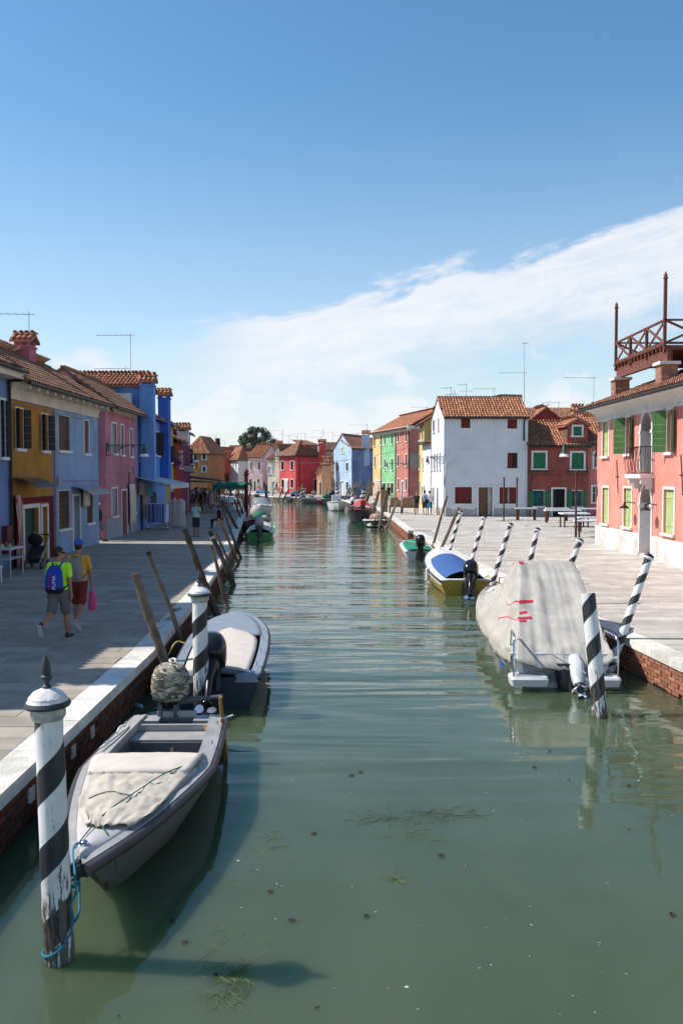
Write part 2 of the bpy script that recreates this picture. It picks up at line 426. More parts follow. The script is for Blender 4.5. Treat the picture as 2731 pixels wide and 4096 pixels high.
# white stone headers set in the left wall, the step of the landing notch on the right
for yy in (6.9, 7.55, 9.0, 9.75, 10.4, 11.2):
    mb = MB(); mb.box((xof(KL, yy) - .03, yy, -.30), (.06, .14, .15)); mb.build('stone_header', MT['kerb'], QL)
mb = MB(); mb.box((4.2, 46.55, -.075), (1.3, .32, .15)); mb.box((4.95, 46.15, -.075), (.22, 1.1, .15)); mb.box((4.35, 45.42, -.075), (1.15, .3, .152))
mb.build('landing_kerb', MT['kerb'], QF)
mb = MB(); mb.box((4.2, 46.62, -.9), (1.24, .3, 1.5)); mb.box((5.0, 46.15, -.9), (.2, 1.1, 1.5)); mb.build('landing_wall', MT['brick'], QF)
mb = MB()
for i in range(3): mb.box((4.75 - i * .28, 46.1, -.28 - i * .18), (.3, .95, .16))
mb.build('landing_step', MT['kerb'], QF)

# ------------------------------------------------------------------ houses
class Fac:
    def __init__(s, P0, P1, z1, z0=0.0):
        s.P0 = Vector((P0[0], P0[1])); s.P1 = Vector((P1[0], P1[1])); s.L = (s.P1 - s.P0).length
        s.t = (s.P1 - s.P0) / s.L; s.n = Vector((s.t.y, -s.t.x)); s.z0 = z0; s.z1 = z1; s.holes = []; s.gable = None
    def uv(s, px, py):
        d = ray(px, py); n3 = Vector((s.n.x, s.n.y, 0)); o = Vector((0, 0, CAMH))
        k = (Vector((s.P0.x, s.P0.y, 0)) - o).dot(n3) / d.dot(n3); q = o + d * k
        return (Vector((q.x, q.y)) - s.P0).dot(s.t), q.z
    def rect(s, a, b):
        u0, z1 = s.uv(*a); u1, z0 = s.uv(*b); return u0, u1, z0, z1
    def pt(s, u, z, d=0.0):
        q = s.P0 + s.t * u + s.n * d; return Vector((q.x, q.y, z))
    def box(s, mb, u0, u1, z0, z1, d0, d1):
        return mb.hexa([s.pt(u0, z0, d1), s.pt(u1, z0, d1), s.pt(u1, z0, d0), s.pt(u0, z0, d0), s.pt(u0, z1, d1), s.pt(u1, z1, d1), s.pt(u1, z1, d0), s.pt(u0, z1, d0)])
    def wall(s, mb, depth=.22):
        us = sorted({0.0, s.L} | {min(max(h[i], 0), s.L) for h in s.holes for i in (0, 1)})
        zs = sorted({s.z0, s.z1} | {min(max(h[i], s.z0), s.z1) for h in s.holes for i in (2, 3)})
        for u0, u1 in zip(us, us[1:]):
            for z0, z1 in zip(zs, zs[1:]):
                if u1 - u0 < 1e-4 or z1 - z0 < 1e-4: continue
                um, zm = (u0 + u1) / 2, (z0 + z1) / 2
                if any(h[0] < um < h[1] and h[2] < zm < h[3] for h in s.holes): continue
                mb.add([s.pt(u0, z0), s.pt(u1, z0), s.pt(u1, z1), s.pt(u0, z1)], [(0, 1, 2, 3)])
        for u0, u1, z0, z1 in s.holes:
            u0, u1, z0, z1 = max(u0, 0), min(u1, s.L), max(z0, s.z0), min(z1, s.z1)
            c = [(u0, z0), (u1, z0), (u1, z1), (u0, z1)]
            for (a, b), (e, f) in zip(c, c[1:] + c[:1]):
                mb.add([s.pt(a, b), s.pt(e, f), s.pt(e, f, -depth), s.pt(a, b, -depth)], [(3, 2, 1, 0)])
        if s.gable:
            z = s.gable; mb.add([s.pt(0, s.z1), s.pt(s.L, s.z1), s.pt(s.L / 2, z)], [(0, 1, 2)])

TILE_R = .088
def tile_verts(jit=0.0, seg=5):
    vs = []
    for yy, r, dz in ((-.02, TILE_R, .045), (.40, TILE_R * .84, .012)):
        for j in range(seg + 1):
            a = math.pi * j / seg; vs.append((r * math.cos(a), yy, dz + r * .78 * math.sin(a)))
    n = seg + 1
    return vs, [(j, j + 1, n + j + 1, n + j) for j in range(seg)]
TV, TFC = tile_verts()
_tm = MB().add(TV, TFC)
TILE_ME = {}
def tile_mesh(mat):
    if mat.name not in TILE_ME:
        me = _tm.mesh('tile', 60); me.materials.append(mat); TILE_ME[mat.name] = me
    return TILE_ME[mat.name]
def inside(p, poly):
    c = False; x, y = p
    for (x0, y0), (x1, y1) in zip(poly, poly[1:] + poly[:1]):
        if (y0 > y) != (y1 > y) and x < (x1 - x0) * (y - y0) / (y1 - y0) + x0: c = not c
    return c
def slope(parent, poly, mat, single=0, pitch=.2, joined=None, slab=None):
    """poly: eave-left, eave-right, ... top points; lays a slab and rows of curved tiles"""
    e0, e1 = Vector(poly[0]), Vector(poly[1]); al = (e1 - e0).normalized()
    far = max((Vector(p) for p in poly[2:]), key=lambda p: ((p - e0) - al * (p - e0).dot(al)).length)
    up = (far - e0) - al * (far - e0).dot(al); H = up.length; up.normalize(); nor = al.cross(up).normalized()
    flat = [((Vector(p) - e0).dot(al), (Vector(p) - e0).dot(up)) for p in poly]
    W = [Vector(p) for p in poly]; m = len(W); dn = Vector((0, 0, -.09))
    (slab if slab is not None else joined).add(W + [p + dn for p in W], [tuple(range(m)), tuple(range(2 * m - 1, m - 1, -1))] + [(i, m + i, m + (i + 1) % m, (i + 1) % m) for i in range(m)])
    s0 = min(f[0] for f in flat); s1 = max(f[0] for f in flat); n = 0
    cand = []
    ncol = max(1, int((s1 - s0) / pitch)); step = (s1 - s0) / ncol; nrow = max(1, int(math.ceil(H / .34)))
    for j in range(nrow):
        for i in range(ncol):
            s = s0 + (i + .5) * step; r = j * .34
            if inside((s, min(r + .17, H - .02)), flat): cand.append((s, r))
    for s, r in cand:
        ox = rnd.uniform(-.012, .012); a = rnd.uniform(-.035, .035); lift = rnd.uniform(0, .008)
        x = (al * math.cos(a) + up * math.sin(a)); y = (up * math.cos(a) - al * math.sin(a)); o = e0 + al * (s + ox) + up * r + nor * lift
        if single > 0:
            single -= 1
            ob = link('tile', tile_mesh(mat), None, parent)
            ob.matrix_basis = Matrix(((x.x, y.x, nor.x, o.x), (x.y, y.y, nor.y, o.y), (x.z, y.z, nor.z, o.z), (0, 0, 0, 1)))
        else: joined.add([o + x * v[0] + y * v[1] + nor * v[2] for v in TV], TFC)
    return single
def ridge(mb, a, b, r=.1):
    a, b = Vector(a), Vector(b); L = (b - a).length; n = max(1, int(L / .36)); d = (b - a) / L
    up = Vector((0, 0, 1)); x = d.cross(up).normalized(); u = x.cross(d)
    for i in range(n):
        p = a + d * (L * i / n)
        vs = []
        for q, rr, dz in ((0, r, .05), (L / n * 1.15, r * .86, .02)):
            for j in range(6):
                an = math.pi * j / 5; vs.append(p + d * q + x * rr * math.cos(an) + u * (dz - .02 + rr * .8 * math.sin(an)))
        mb.add(vs, [(j, j + 1, 7 + j, 6 + j) for j in range(5)])

class House:
    def __init__(s, label, A, B, depth, zw, wall, name='house', back=None, sides=True):
        s.A, s.B = Vector((A[0], A[1])), Vector((B[0], B[1])); s.zw = zw; s.mat = wall
        s.front = Fac(s.A, s.B, zw); inn = -s.front.n
        s.C = s.B + inn * depth; s.D = s.A + inn * depth; s.depth = depth
        if back: s.D, s.C = Vector(back[0]), Vector(back[1])
        s.right = Fac(s.B, s.C, zw); s.back = Fac(s.C, s.D, zw); s.left = Fac(s.D, s.A, zw)
        mid = (s.A + s.B + s.C + s.D) / 4
        s.root = thing(name, label, 'house', (mid.x, mid.y, 0))
    def roof(s, kind='u', rise=1.2, over=.35, mat='tile', single=0, side=.12, gut=True, eave=None):
        z = s.zw if eave is None else eave; mt = MT[mat]; A, B, C, D = s.A, s.B, s.C, s.D; t = s.front.t; b = -s.front.n
        v = lambda p, zz: Vector((p.x, p.y, zz))
        jn = MB(); sb = MB(); root = bpy.data.objects.new('roof', None)
        ro = None; polys = []; ridges = []
        if kind == 'u':
            k = rise / (s.depth / 2); zo = z - over * k
            R0, R1 = (A + D) / 2 - t * side, (B + C) / 2 + t * side
            polys.append([v(A - b * over - t * side, zo), v(B - b * over + t * side, zo), v(R1, z + rise), v(R0, z + rise)])
            polys.append([v(C + b * over + t * side, zo), v(D + b * over - t * side, zo), v(R0, z + rise), v(R1, z + rise)])
            ridges.append((v(R0, z + rise), v(R1, z + rise))); s.left.gable = s.right.gable = z + rise - .03
        elif kind == 'v':
            w = s.front.L; k = rise / (w / 2); zo = z - over * k
            R0, R1 = (A + B) / 2 - b * side, (C + D) / 2 + b * side
            polys.append([v(D - t * over + b * side, zo), v(A - t * over - b * side, zo), v(R0, z + rise), v(R1, z + rise)])
            polys.append([v(B + t * over - b * side, zo), v(C + t * over + b * side, zo), v(R1, z + rise), v(R0, z + rise)])
            ridges.append((v(R0, z + rise), v(R1, z + rise))); s.front.gable = s.back.gable = z + rise - .03
        elif kind == 'hip':
            w = s.front.L; dd = min(w, s.depth) / 2; k = rise / dd; zo = z - over * k
            a_, b_, c_, d_ = v(A - b * over - t * over, zo), v(B - b * over + t * over, zo), v(C + b * over + t * over, zo), v(D + b * over - t * over, zo)
            if w >= s.depth: R0, R1 = v((A + D) / 2 + t * dd, z + rise), v((B + C) / 2 - t * dd, z + rise)
            else: R0, R1 = v((A + B) / 2 + b * dd, z + rise), v((C + D) / 2 - b * dd, z + rise)
            if w >= s.depth: polys += [[a_, b_, R1, R0], [b_, c_, R1], [c_, d_, R0, R1], [d_, a_, R0]]; ridges += [(a_, R0), (d_, R0), (b_, R1), (c_, R1), (R0, R1)]
            else: polys += [[a_, b_, R0], [b_, c_, R1, R0], [c_, d_, R1], [d_, a_, R0, R1]]; ridges += [(a_, R0), (b_, R0), (c_, R1), (d_, R1), (R0, R1)]
        elif kind == 'shed':
            k = rise / s.depth
            polys.append([v(A - b * over - t * side, z - over * k), v(B - b * over + t * side, z - over * k), v(C + t * side, z + rise), v(D - t * side, z + rise)])
        s.slab_mb = sb
        for p in polys: pass
        ro = link('roof', bpy.data.meshes.new('roof'), None, s.root)
        for p in polys: single = slope(ro, p, mt, single, joined=jn, slab=sb)
        for a, b2 in ridges: ridge(jn, a, b2)
        me = sb.mesh('roof'); me.materials.append(MT['tilebed']); ro.data = me
        jn.build('tile_rows', mt, ro, 60, kind='stuff')
        if gut and kind in ('u', 'hip', 'shed'):
            p = polys[0]; g = MB(); dn = Vector((0, 0, -.05)); ou = Vector((-b.x, -b.y, 0)) * .05
            g.tube([p[0] + dn + ou, p[1] + dn + ou], .06, 8); g.build('gutter', MT['gutter'], ro, 50)
        if gut and kind in ('v', 'hip'):
            for p in ([polys[0], polys[1]] if kind == 'v' else [polys[1]]):
                g = MB(); dn = Vector((0, 0, -.05)); g.tube([p[0] + dn, p[1] + dn], .06, 8); g.build('gutter', MT['gutter'], ro, 50)
        s.roof_obj = ro; return ro
    def finish(s, mat2=None):
        mb = MB()
        for f in (s.front, s.right, s.back, s.left): f.wall(mb)
        mb.build('wall', s.mat, s.root)
        return s

def planks(F, mb, u0, u1, z0, z1, d0, d1, n, horiz=False):
    for i in range(n):
        if horiz: a, b = z0 + (z1 - z0) * i / n, z0 + (z1 - z0) * (i + 1) / n; F.box(mb, u0, u1, a + .006, b - .006, d0, d1)
        else: a, b = u0 + (u1 - u0) * i / n, u0 + (u1 - u0) * (i + 1) / n; F.box(mb, a + .004, b - .004, z0, z1, d0, d1)
def window(h, F, a, b, kind='glass', sh='sh_green', trim=.1, sill=True, trim_mat='stone', name='window', hz=False, opn=None, pane='glass'):
    """a,b: photo pixels of the opening's top left and bottom right, or (u0,u1,z0,z1) in b when a is None"""
    u0, u1, z0, z1 = F.rect(a, b) if a is not None else b
    if u1 - u0 < .25: m = (u0 + u1) / 2; u0, u1 = m - .3, m + .3
    far_ = F.P0.y > 64
    if far_ and kind == 'glass': pane = 'inside'; trim = min(trim, .09)
    F.holes.append((u0, u1, z0, z1)); mb = MB(); tw = trim
    if tw:
        F.box(mb, u0 - tw, u0 - .002, z0 - .002, z1 + tw, -.1, .03); F.box(mb, u1 + .002, u1 + tw, z0 - .002, z1 + tw, -.1, .03)
        F.box(mb, u0 - .001, u1 + .001, z1 + .002, z1 + tw, -.1, .027)
    if sill: F.box(mb, u0 - tw - .03, u1 + tw + .03, z0 - .1, z0 - .004, -.12, .1)
    elif tw: F.box(mb, u0 - tw, u1 + tw, z0 - tw, z0 - .003, -.12, .032)
    if not mb.v: F.box(mb, u0 - .02, u1 + .02, z0 - .03, z0 - .004, -.12, .03)
    w = mb.build(name, MT[trim_mat], h.root)
    p = MB()
    F.box(p, u0 - .03, u1 + .03, z0 - .03, z1 + .03, -.24, -.19); p.build('pane', MT[pane], w)
    if kind in ('glass', 'open', 'half', 'swing'):
        fr = MB(); m = (u0 + u1) / 2
        for x in (u0 + .025, m, u1 - .025): F.box(fr, x - .025, x + .025, z0, z1, -.185, -.15)
        for zz in (z0 + .025, (z0 + z1) / 2 + .1, z1 - .025): F.box(fr, u0, u1, zz - .02, zz + .02, -.184, -.152)
        fr.build('casement', MT['sh_dkgreen' if far_ else 'sh_white' if kind == 'glass' and pane == 'glass' else 'sh_grey'], w)
    ww = (u1 - u0) / 2
    def leaf(x0, x1, d0, d1):
        q = MB(); nn = max(2, int((x1 - x0) / .11)) if not hz else max(4, int((z1 - z0) / .2))
        planks(F, q, x0, x1, z0 + .01, z1 - .01, d0, d1, nn, hz)
        for zz in (z0 + (z1 - z0) * .18, z0 + (z1 - z0) * .82): F.box(q, x0 + .01, x1 - .01, zz - .03, zz + .03, d1, d1 + .015)
        q.build('shutter', MT[sh], w)
    if kind == 'closed': leaf(u0 + .01, u0 + ww - .004, -.10, -.06); leaf(u0 + ww + .004, u1 - .01, -.10, -.06)
    if kind == 'open': leaf(u0 - tw * .2 - ww, u0 - tw * .2, .04, .075); leaf(u1 + tw * .2, u1 + tw * .2 + ww, .04, .075)
    if kind == 'half':                        # leaves standing square out from the wall
        for x, sg in ((u0, 1), (u1, -1)):
            q = MB(); n = max(3, int((z1 - z0) / .22))
            for i in range(n):
                za, zb = z0 + (z1 - z0) * i / n + .006, z0 + (z1 - z0) * (i + 1) / n - .006
                o0, o1 = F.pt(x, za, .03), F.pt(x - sg * ww * .62, za, .03 + ww * .42)
                q.hexa([o0, o1, o1 + Vector((F.n.x, F.n.y, 0)) * .04, o0 + Vector((F.n.x, F.n.y, 0)) * .04] + [p_ + Vector((0, 0, zb - za)) for p_ in (o0, o1, o1 + Vector((F.n.x, F.n.y, 0)) * .04, o0 + Vector((F.n.x, F.n.y, 0)) * .04)])
            q.build('shutter', MT[sh], w)
    if kind == 'swing':                       # one leaf half swung out, the other folded back
        for x, du, dd in ((u0 - .02, -.24, .34), (u1 + .02, .36, .10)):
            q = MB(); n = max(5, int((z1 - z0) / .21)); nn = Vector((du, dd)).normalized(); tk = F.t * (-nn.y * .04) + F.n * (nn.x * .04 if du > 0 else -nn.x * .04); tk = Vector((tk.x, tk.y, 0))
            for i in range(n):
                za, zb = z0 + (z1 - z0) * i / n + .003, z0 + (z1 - z0) * (i + 1) / n - .003; o0, o1 = F.pt(x, za, .04), F.pt(x + du, za, .04 + dd); b4_ = [o0, o1, o1 + tk, o0 + tk]; q.hexa(b4_ + [p_ + Vector((0, 0, zb - za)) for p_ in b4_])
            q.build('shutter', MT[sh], w)
    if kind == 'one': leaf(u0 + .01, u0 + ww - .004, -.10, -.06)
    return w, (u0, u1, z0, z1)
def door(h, F, a, b, leafm='doorwood', trim=.12, z0=0.0, dark=False, panels=True, trim_mat='stone', curtain=None):
    u0, z1 = F.uv(*a); u1, _ = F.uv(*b); F.holes.append((u0, u1, z0, z1)); mb = MB()
    F.box(mb, u0 - trim, u0 - .002, z0, z1 + trim, -.1, .032); F.box(mb, u1 + .002, u1 + trim, z0, z1 + trim, -.1, .032); F.box(mb, u0 - .001, u1 + .001, z1 + .002, z1 + trim, -.1, .029)
    d = mb.build('door', MT[trim_mat], h.root); q = MB(); F.box(q, u0 - .03, u1 + .03, z0 - .02, z1 + .03, -.25, -.2)
    q.build('doorway', MT['inside'], d)
    if not dark:
        q = MB(); F.box(q, u0, u1, z0, z1, -.19, -.14)
        if panels:
            m = (u0 + u1) / 2
            for x0, x1 in ((u0 + .05, m - .03), (m + .03, u1 - .05)):
                for za, zb in ((.12, .42), (.47, .66), (.71, .95)):
                    F.box(q, x0 + .03, x1 - .03, z0 + (z1 - z0) * za, z0 + (z1 - z0) * zb, -.141, -.122)
        q.build('leaf', MT[leafm], d); q = MB(); q.ball(F.pt(u1 - .1, z0 + 1.0, -.11), .03); q.build('knob', MT['steel'], d)
    if curtain:
        hang(F, u0 + (u1 - u0) * curtain[1], u0 + (u1 - u0) * curtain[2], z0 + .03, z1, curtain[3], MT[curtain[0]], d)
    return d
def hang(F, u0, u1, z0, z1, dd, mat, parent, name='curtain', folds=5, gather=.0):
    rs = []; n = folds * 4
    for k in range(7):
        f = k / 6; z = z1 + (z0 - z1) * f; g = 1 - gather * math.sin(math.pi * f)
        rs.append([F.pt((u0 + u1) / 2 + ((j / n) - .5) * (u1 - u0) * g, z, dd + .035 * math.sin(j * math.pi / 2 + k * .3)) for j in range(n + 1)])
    mb = MB(); mb.rings(rs, cap=False, closed=False); o = mb.build(name, mat, parent, 60)
    md = o.modifiers.new('thick', 'SOLIDIFY'); md.thickness = .012
    return o
def chimney(h, c, w, d, z0, z1, wallm, rot=0.0, cap='tile', parent=None):
    par = parent or h.root; Mz = Matrix.Rotation(rot, 3, 'Z'); mb = MB(); c = Vector((c[0], c[1], 0))
    mb.box(c + Vector((0, 0, (z0 + z1) / 2)), (w, d, z1 - z0), Mz); mb.box(c + Vector((0, 0, z1 - .04)), (w + .1, d + .1, .07), Mz)
    o = mb.build('chimney', wallm, par)
    q = MB()
    for sx in (-1, 1):
        for sy in (-1, 1): q.box(c + Mz @ Vector((sx * (w / 2 - .07), sy * (d / 2 - .07), z1 + .1)), (.13, .13, .2), Mz)
    q.build('vent_pier', wallm, o)
    sub = MB(); jn = MB()
    v = lambda x, y, z: c + Mz @ Vector((x, y, z))
    ww, dd, zb = w / 2 + .13, d / 2 + .12, z1 + .2
    p1 = [v(-ww, -dd, zb), v(ww, -dd, zb), v(ww, 0, zb + .28), v(-ww, 0, zb + .28)]; p2 = [v(ww, dd, zb), v(-ww, dd, zb), v(-ww, 0, zb + .28), v(ww, 0, zb + .28)]
    for p in (p1, p2): slope(None, p, MT['tile'], 0, joined=jn, slab=jn)
    ridge(jn, v(-ww, 0, zb + .28), v(ww, 0, zb + .28))
    jn.build('chimney_cap', MT['tile'], o, 60)
    return o
def pipe(h, pts, r=.05, mat='gutter', name='downpipe'):
    mb = MB(); mb.tube(pts, r, 8); return mb.build(name, MT[mat], h.root, 50)
def awning_plate(h, F, u0, u1, z, dep, mat, name='canopy'):
    mb = MB(); rs = []
    for k in range(6):
        f = k / 5; rs.append([F.pt(u0, z + .25 - .32 * f * f, .02 + dep * f), F.pt(u1, z + .25 - .32 * f * f, .02 + dep * f), F.pt(u1, z + .23 - .32 * f * f, .02 + dep * f), F.pt(u0, z + .23 - .32 * f * f, .02 + dep * f)])
    mb.rings(rs); return mb.build(name, mat, h.root, 40)
def wall_lamp(label, a, b, z, group='street lanterns on iron brackets', s=1.0, mat='green_iron'):
    """bracket from wall point a to tip b (2D)"""
    a, b = Vector((a[0], a[1], z)), Vector((b[0], b[1], z)); d = (b - a).normalized(); L = (b - a).length
    root = thing('street_lantern', label, 'lantern', a, group)
    mb = MB(); mb.tube([a, b + d * .06], .022 * s, 6); mb.box(a + Vector((0, 0, -.2)), (.05, .05, .6))
    for sg, x0, r0 in ((0, .22, .19), (0, .52, .13), (0, .72, .08), (0, L - .5 if L > 1.3 else .9, .05)):
        c = a + d * x0 + Vector((0, 0, -r0 - .02)); pts = []
        for i in range(15):
            an = i / 14 * math.pi * 3.2; rr = r0 * (1 - i / 14 * .75); pts.append(c + d * rr * math.cos(an) + Vector((0, 0, rr * math.sin(an))))
        mb.tube(pts, .013 * s, 5)
    mb.tube([a + Vector((0, 0, -.48)), a + d * .35 + Vector((0, 0, -.42)), a + d * .7 + Vector((0, 0, -.12)), a + d * min(1.05, L * .8)], .016 * s, 5)
    mb.build('bracket', MT[mat], root, 50)
    T = Matrix.Translation(b)
    mb = MB(); mb.lathe([(.015, .08), (.02, 0), (.06, -.06), (.05, -.1), (.09, -.16), (.1, -.3), (.16, -.4)], 12, T); mb.build('lamp_head', MT[mat], root, 40)
    mb = MB(); mb.lathe([(.15, -.39), (.21, -.50), (.2, -.53), (.12, -.50)], 12, T); mb.build('lamp_shade', MT['white_paint'], root, 40)
    return root
def antenna(label, p, h, boom=.9, az=0.0, elems=6, kind=0, mast=.018):
    p = Vector(p); root = thing('television_antenna', label, 'antenna', p, 'roof antennas')
    mb = MB(); mb.tube([p, p + Vector((0, 0, h))], mast, 6); mb.build('mast', MT['alu'], root)
    d = Vector((math.cos(az), math.sin(az), 0)); x = Vector((-d.y, d.x, 0)); top = p + Vector((0, 0, h - .12)); mb = MB()
    mb.tube([top - d * boom * .12, top + d * boom], .014, 5)
    for i in range(elems):
        c = top + d * boom * (i / elems + .08); l = .28 - .012 * i; mb.tube([c - x * l, c + x * l], .008, 4)
    if kind:
        top2 = p + Vector((0, 0, h - .6)); mb.tube([top2 - d * .5, top2 + d * .5], .012, 5)
        for i in range(5): c = top2 + d * (-.45 + .22 * i); mb.tube([c - x * .35, c + x * .35], .008, 4)
    mb.build('boom', MT['alu'], root)
    return root

# ---- right bank, near: salmon house along the quay, its facade runs away from us at x = 10.95
XR = 10.95
r1 = House('salmon pink two storey house with white stone balcony, arched door and roof terrace', (XR, 37.6), (XR, 18), 9.0, zat(1680, 37.6), plaster(238, 142, 122, .9, peel=((.55, .52, .47), 1.6, .18), streak=.12))
F = r1.front
def pw(F_, z0_, z1_): return None
for a, b, k in (((2404, 1694), (2436, 1825), 'closed'),):
    window(r1, F, zI(850, 200), zI(900, 500), 'closed', 'sh_lime', .09)
window(r1, F, zI(1058, 160), zI(1096, 480), 'swing', 'sh_leaf', .09)
window(r1, F, zI(1428, 95), zI(1468, 465), 'swing', 'sh_leaf', .09)
for a, b in (((848, 785), (898, 1110)), ((1040, 790), (1104, 1140)), ((1398, 800), (1484, 1205))):
    window(r1, F, zI(*a), zI(*b), 'closed', 'sh_lime', .09)
# plinth
mb = MB(); zp = F.uv(*zI(792, 1120))[1]
du0, du1 = F.uv(*zI(1185, 1000))[0], F.uv(*zI(1285, 1000))[0]
F.box(mb, -.03, du0 - .13, 0, zp, -.05, .035); F.box(mb, du1 + .13, F.L, 0, zp, -.05, .035)
mb.build('plinth', M('white plinth plaster', (.78, .77, .74), .9, .06, 1.0, .3, 40, tint=(.74, .72, .68), peel=((.52, .48, .42), 1.3, .12), spec=.15), r1.root)
def arch(F, u0, u1, zs, n=10):
    c = (u0 + u1) / 2; r = (u1 - u0) / 2
    return [(c - r * math.cos(math.pi * i / n), zs + r * 1.25 * math.sin(math.pi * i / n)) for i in range(n + 1)]
def arched(h, F, u0, u1, z0, zs, name):
    """arched opening: square hole in the wall, filled above the arch by a spandrel, with a moulded surround"""
    r = (u1 - u0) / 2; ztop = zs + r * 1.25 + .02; F.holes.append((u0 - .05, u1 + .05, z0, ztop)); pts = arch(F, u0, u1, zs); sp = MB(); n = len(pts)
    for i in range(n - 1):
        (a, za), (b, zb) = pts[i], pts[i + 1]
        sp.hexa([F.pt(a, za, .0), F.pt(b, zb, .0), F.pt(b, zb, -.56), F.pt(a, za, -.56), F.pt(a, ztop, .0), F.pt(b, ztop, .0), F.pt(b, ztop, -.56), F.pt(a, ztop, -.56)])
    sp.build('spandrel', h.mat, h.root)
    ou = arch(F, u0 - .1, u1 + .1, zs); mb = MB()
    for i in range(n - 1):
        q = [(pts[i], .04), (pts[i + 1], .04), (pts[i + 1], -.57), (pts[i], -.57), (ou[i], .04), (ou[i + 1], .04), (ou[i + 1], -.05), (ou[i], -.05)]
        mb.hexa([F.pt(a[0], a[1], d) for a, d in q])
    for x0, x1 in ((u0 - .1, u0), (u1, u1 + .1)):
        F.box(mb, x0, x1, z0, zs - .002, -.57, .04); F.box(mb, x0 - .05, x1 + .05, zs - .1, zs + .02, -.2, .07)
    m = (u0 + u1) / 2; F.box(mb, m - .08, m + .08, zs + r * 1.25 - .05, zs + r * 1.25 + .25, -.05, .1)
    o = mb.build(name, MT['stone'], h.root, 40); p = MB(); F.box(p, u0 - .02, u1 + .02, z0, ztop, -.64, -.58); p.build('pane', MT['glass'], o)
    return o
zs = F.uv(*zI(1240, 930))[1]
dr = arched(r1, F, du0, du1, .12, zs, 'arched_door')
q = MB(); F.box(q, du0, du1, .1, zs - .1, -.57, -.50); q.build('leaf', MT['sh_grey'], dr)
wu0, wu1 = F.uv(*zI(1192, 300))[0], F.uv(*zI(1290, 300))[0]; zs2 = F.uv(*zI(1240, 275))[1]; zf = F.uv(*zI(1240, 660))[1]
arched(r1, F, wu0, wu1, zf, zs2, 'balcony_door')
# balcony: slab on two brackets, curved iron railing
bal = MB(); bu0, bu1 = wu0 - .28, wu1 + .28; F.box(bal, bu0, bu1, zf - .16, zf - .02, -.02, .5)
for x in (bu0 + .15, bu1 - .27): F.box(bal, x, x + .12, zf - .55, zf - .162, -.02, .22); F.box(bal, x, x + .12, zf - .36, zf - .161, .221, .42)
bo = bal.build('balcony', MT['stone'], r1.root)
rail = MB()
for z in (zf + .02, zf + .95):
    pts = [F.pt(bu0 + .04, z, .02), F.pt(bu0 + .04, z, .44), F.pt(bu1 - .04, z, .44), F.pt(bu1 - .04, z, .02)]
    for a, b in zip(pts, pts[1:]): rail.beam(a, b, .035, .03)
nb = 9
for i in range(nb + 1):
    u = bu0 + .04 + (bu1 - bu0 - .08) * i / nb; pts = []
    for j in range(9): f = j / 8; pts.append(F.pt(u + .05 * math.sin(f * 2 * math.pi) * (1 if i % 2 else -1), zf + .02 + .93 * f, .44 + .05 * math.sin(f * math.pi)))
    rail.tube(pts, .011, 5)
for d in (.12, .22, .32):
    for u in (bu0 + .04, bu1 - .04): rail.tube([F.pt(u, zf, d), F.pt(u, zf + .95, d)], .011, 5)
rail.build('railing', MT['iron'], bo)
# iron wall ties and the two door lamps
for c, l in ((zI(982, 685), 1), (zI(1560, 670), 1)):
    u, z = F.uv(*c); mb = MB(); mb.beam(F.pt(u - .12, z + .65, .02), F.pt(u + .1, z - .65, .02), .03); mb.beam(F.pt(u - .2, z, .02), F.pt(u + .15, z, .02), .03); mb.build('wall_tie', MT['pipe'], r1.root)
for c in (zI(1135, 925), zI(1330, 940)):
    u, z = F.uv(*c); mb = MB(); mb.tube([F.pt(u, z, 0), F.pt(u, z + .05, .3), F.pt(u, z - .05, .4)], .02, 6); mb.lathe([(.03, .1), (.05, 0), (.2, -.12), (.19, -.13)], 12, Matrix.Translation(F.pt(u, z - .06, .4))); mb.build('door_lamp', MT['iron'], r1.root, 40)
# cove cornice, white band, eave
zc = r1.zw; co = MB(); rs = []
for f in range(7):
    a = f / 6 * math.pi / 2; d = .03 + .55 * (1 - math.cos(a)); z = zc + .42 * math.sin(a)
    rs.append([Vector((XR - d, 37.6 + d, z)), Vector((XR - d, 18, z)), Vector((XR + .2, 18, z)), Vector((XR + .2, 37.6 + d, z)),])
co.rings(rs); F.box(co, -.04, F.L, zc - .10, zc - .002, -.05, .05); co.build('cornice', MT['stone'], r1.root, 35)
r1.roof('hip', 1.8, .70, 'tile_old', single=300, eave=zc + .72)
r1.finish()
# roof terrace of red brown timber on brick piers
Xa, Y0, Y1 = 11.5, at(*zH(967, 800), 36.6).y, 31.1
alt = thing('roof_terrace', 'red brown timber roof terrace with crossed railings on brick piers', 'roof terrace', (Xa, 34, zc + .7))
zb = zat(zH(0, 925)[1], 36.6); zdk = zb + .55; zr = zat(1372, 36.6); zt = zat(1234, 36.6)
mb = MB(); mb.beam((Xa, Y0, zb + .2), (Xa, Y1 - .2, zb + .2), .18, .4); mb.build('main_beam', MT['deckwood'], alt); mb = MB(); mb.beam((Xa + 3.4, Y0, zb + .2), (Xa + 3.4, Y1 - .2, zb + .2), .18, .4); mb.build('main_beam', MT['deckwood'], alt)
mb = MB()
for i in range(15):
    y = Y0 - .1 - (Y0 - Y1) * i / 14; mb.beam((Xa - .18, y, zb + .47), (Xa + 3.6, y, zb + .47), .08, .14)
mb.build('joist', MT['deckwood'], alt, kind='stuff')
for i in range(18):
    x = Xa - .12 + i * .21; mb = MB(); mb.box((x, (Y0 + Y1) / 2, zdk), (.18, Y0 - Y1 + .2, .03)); mb.build('deck_board', MT['deckwood'], alt)
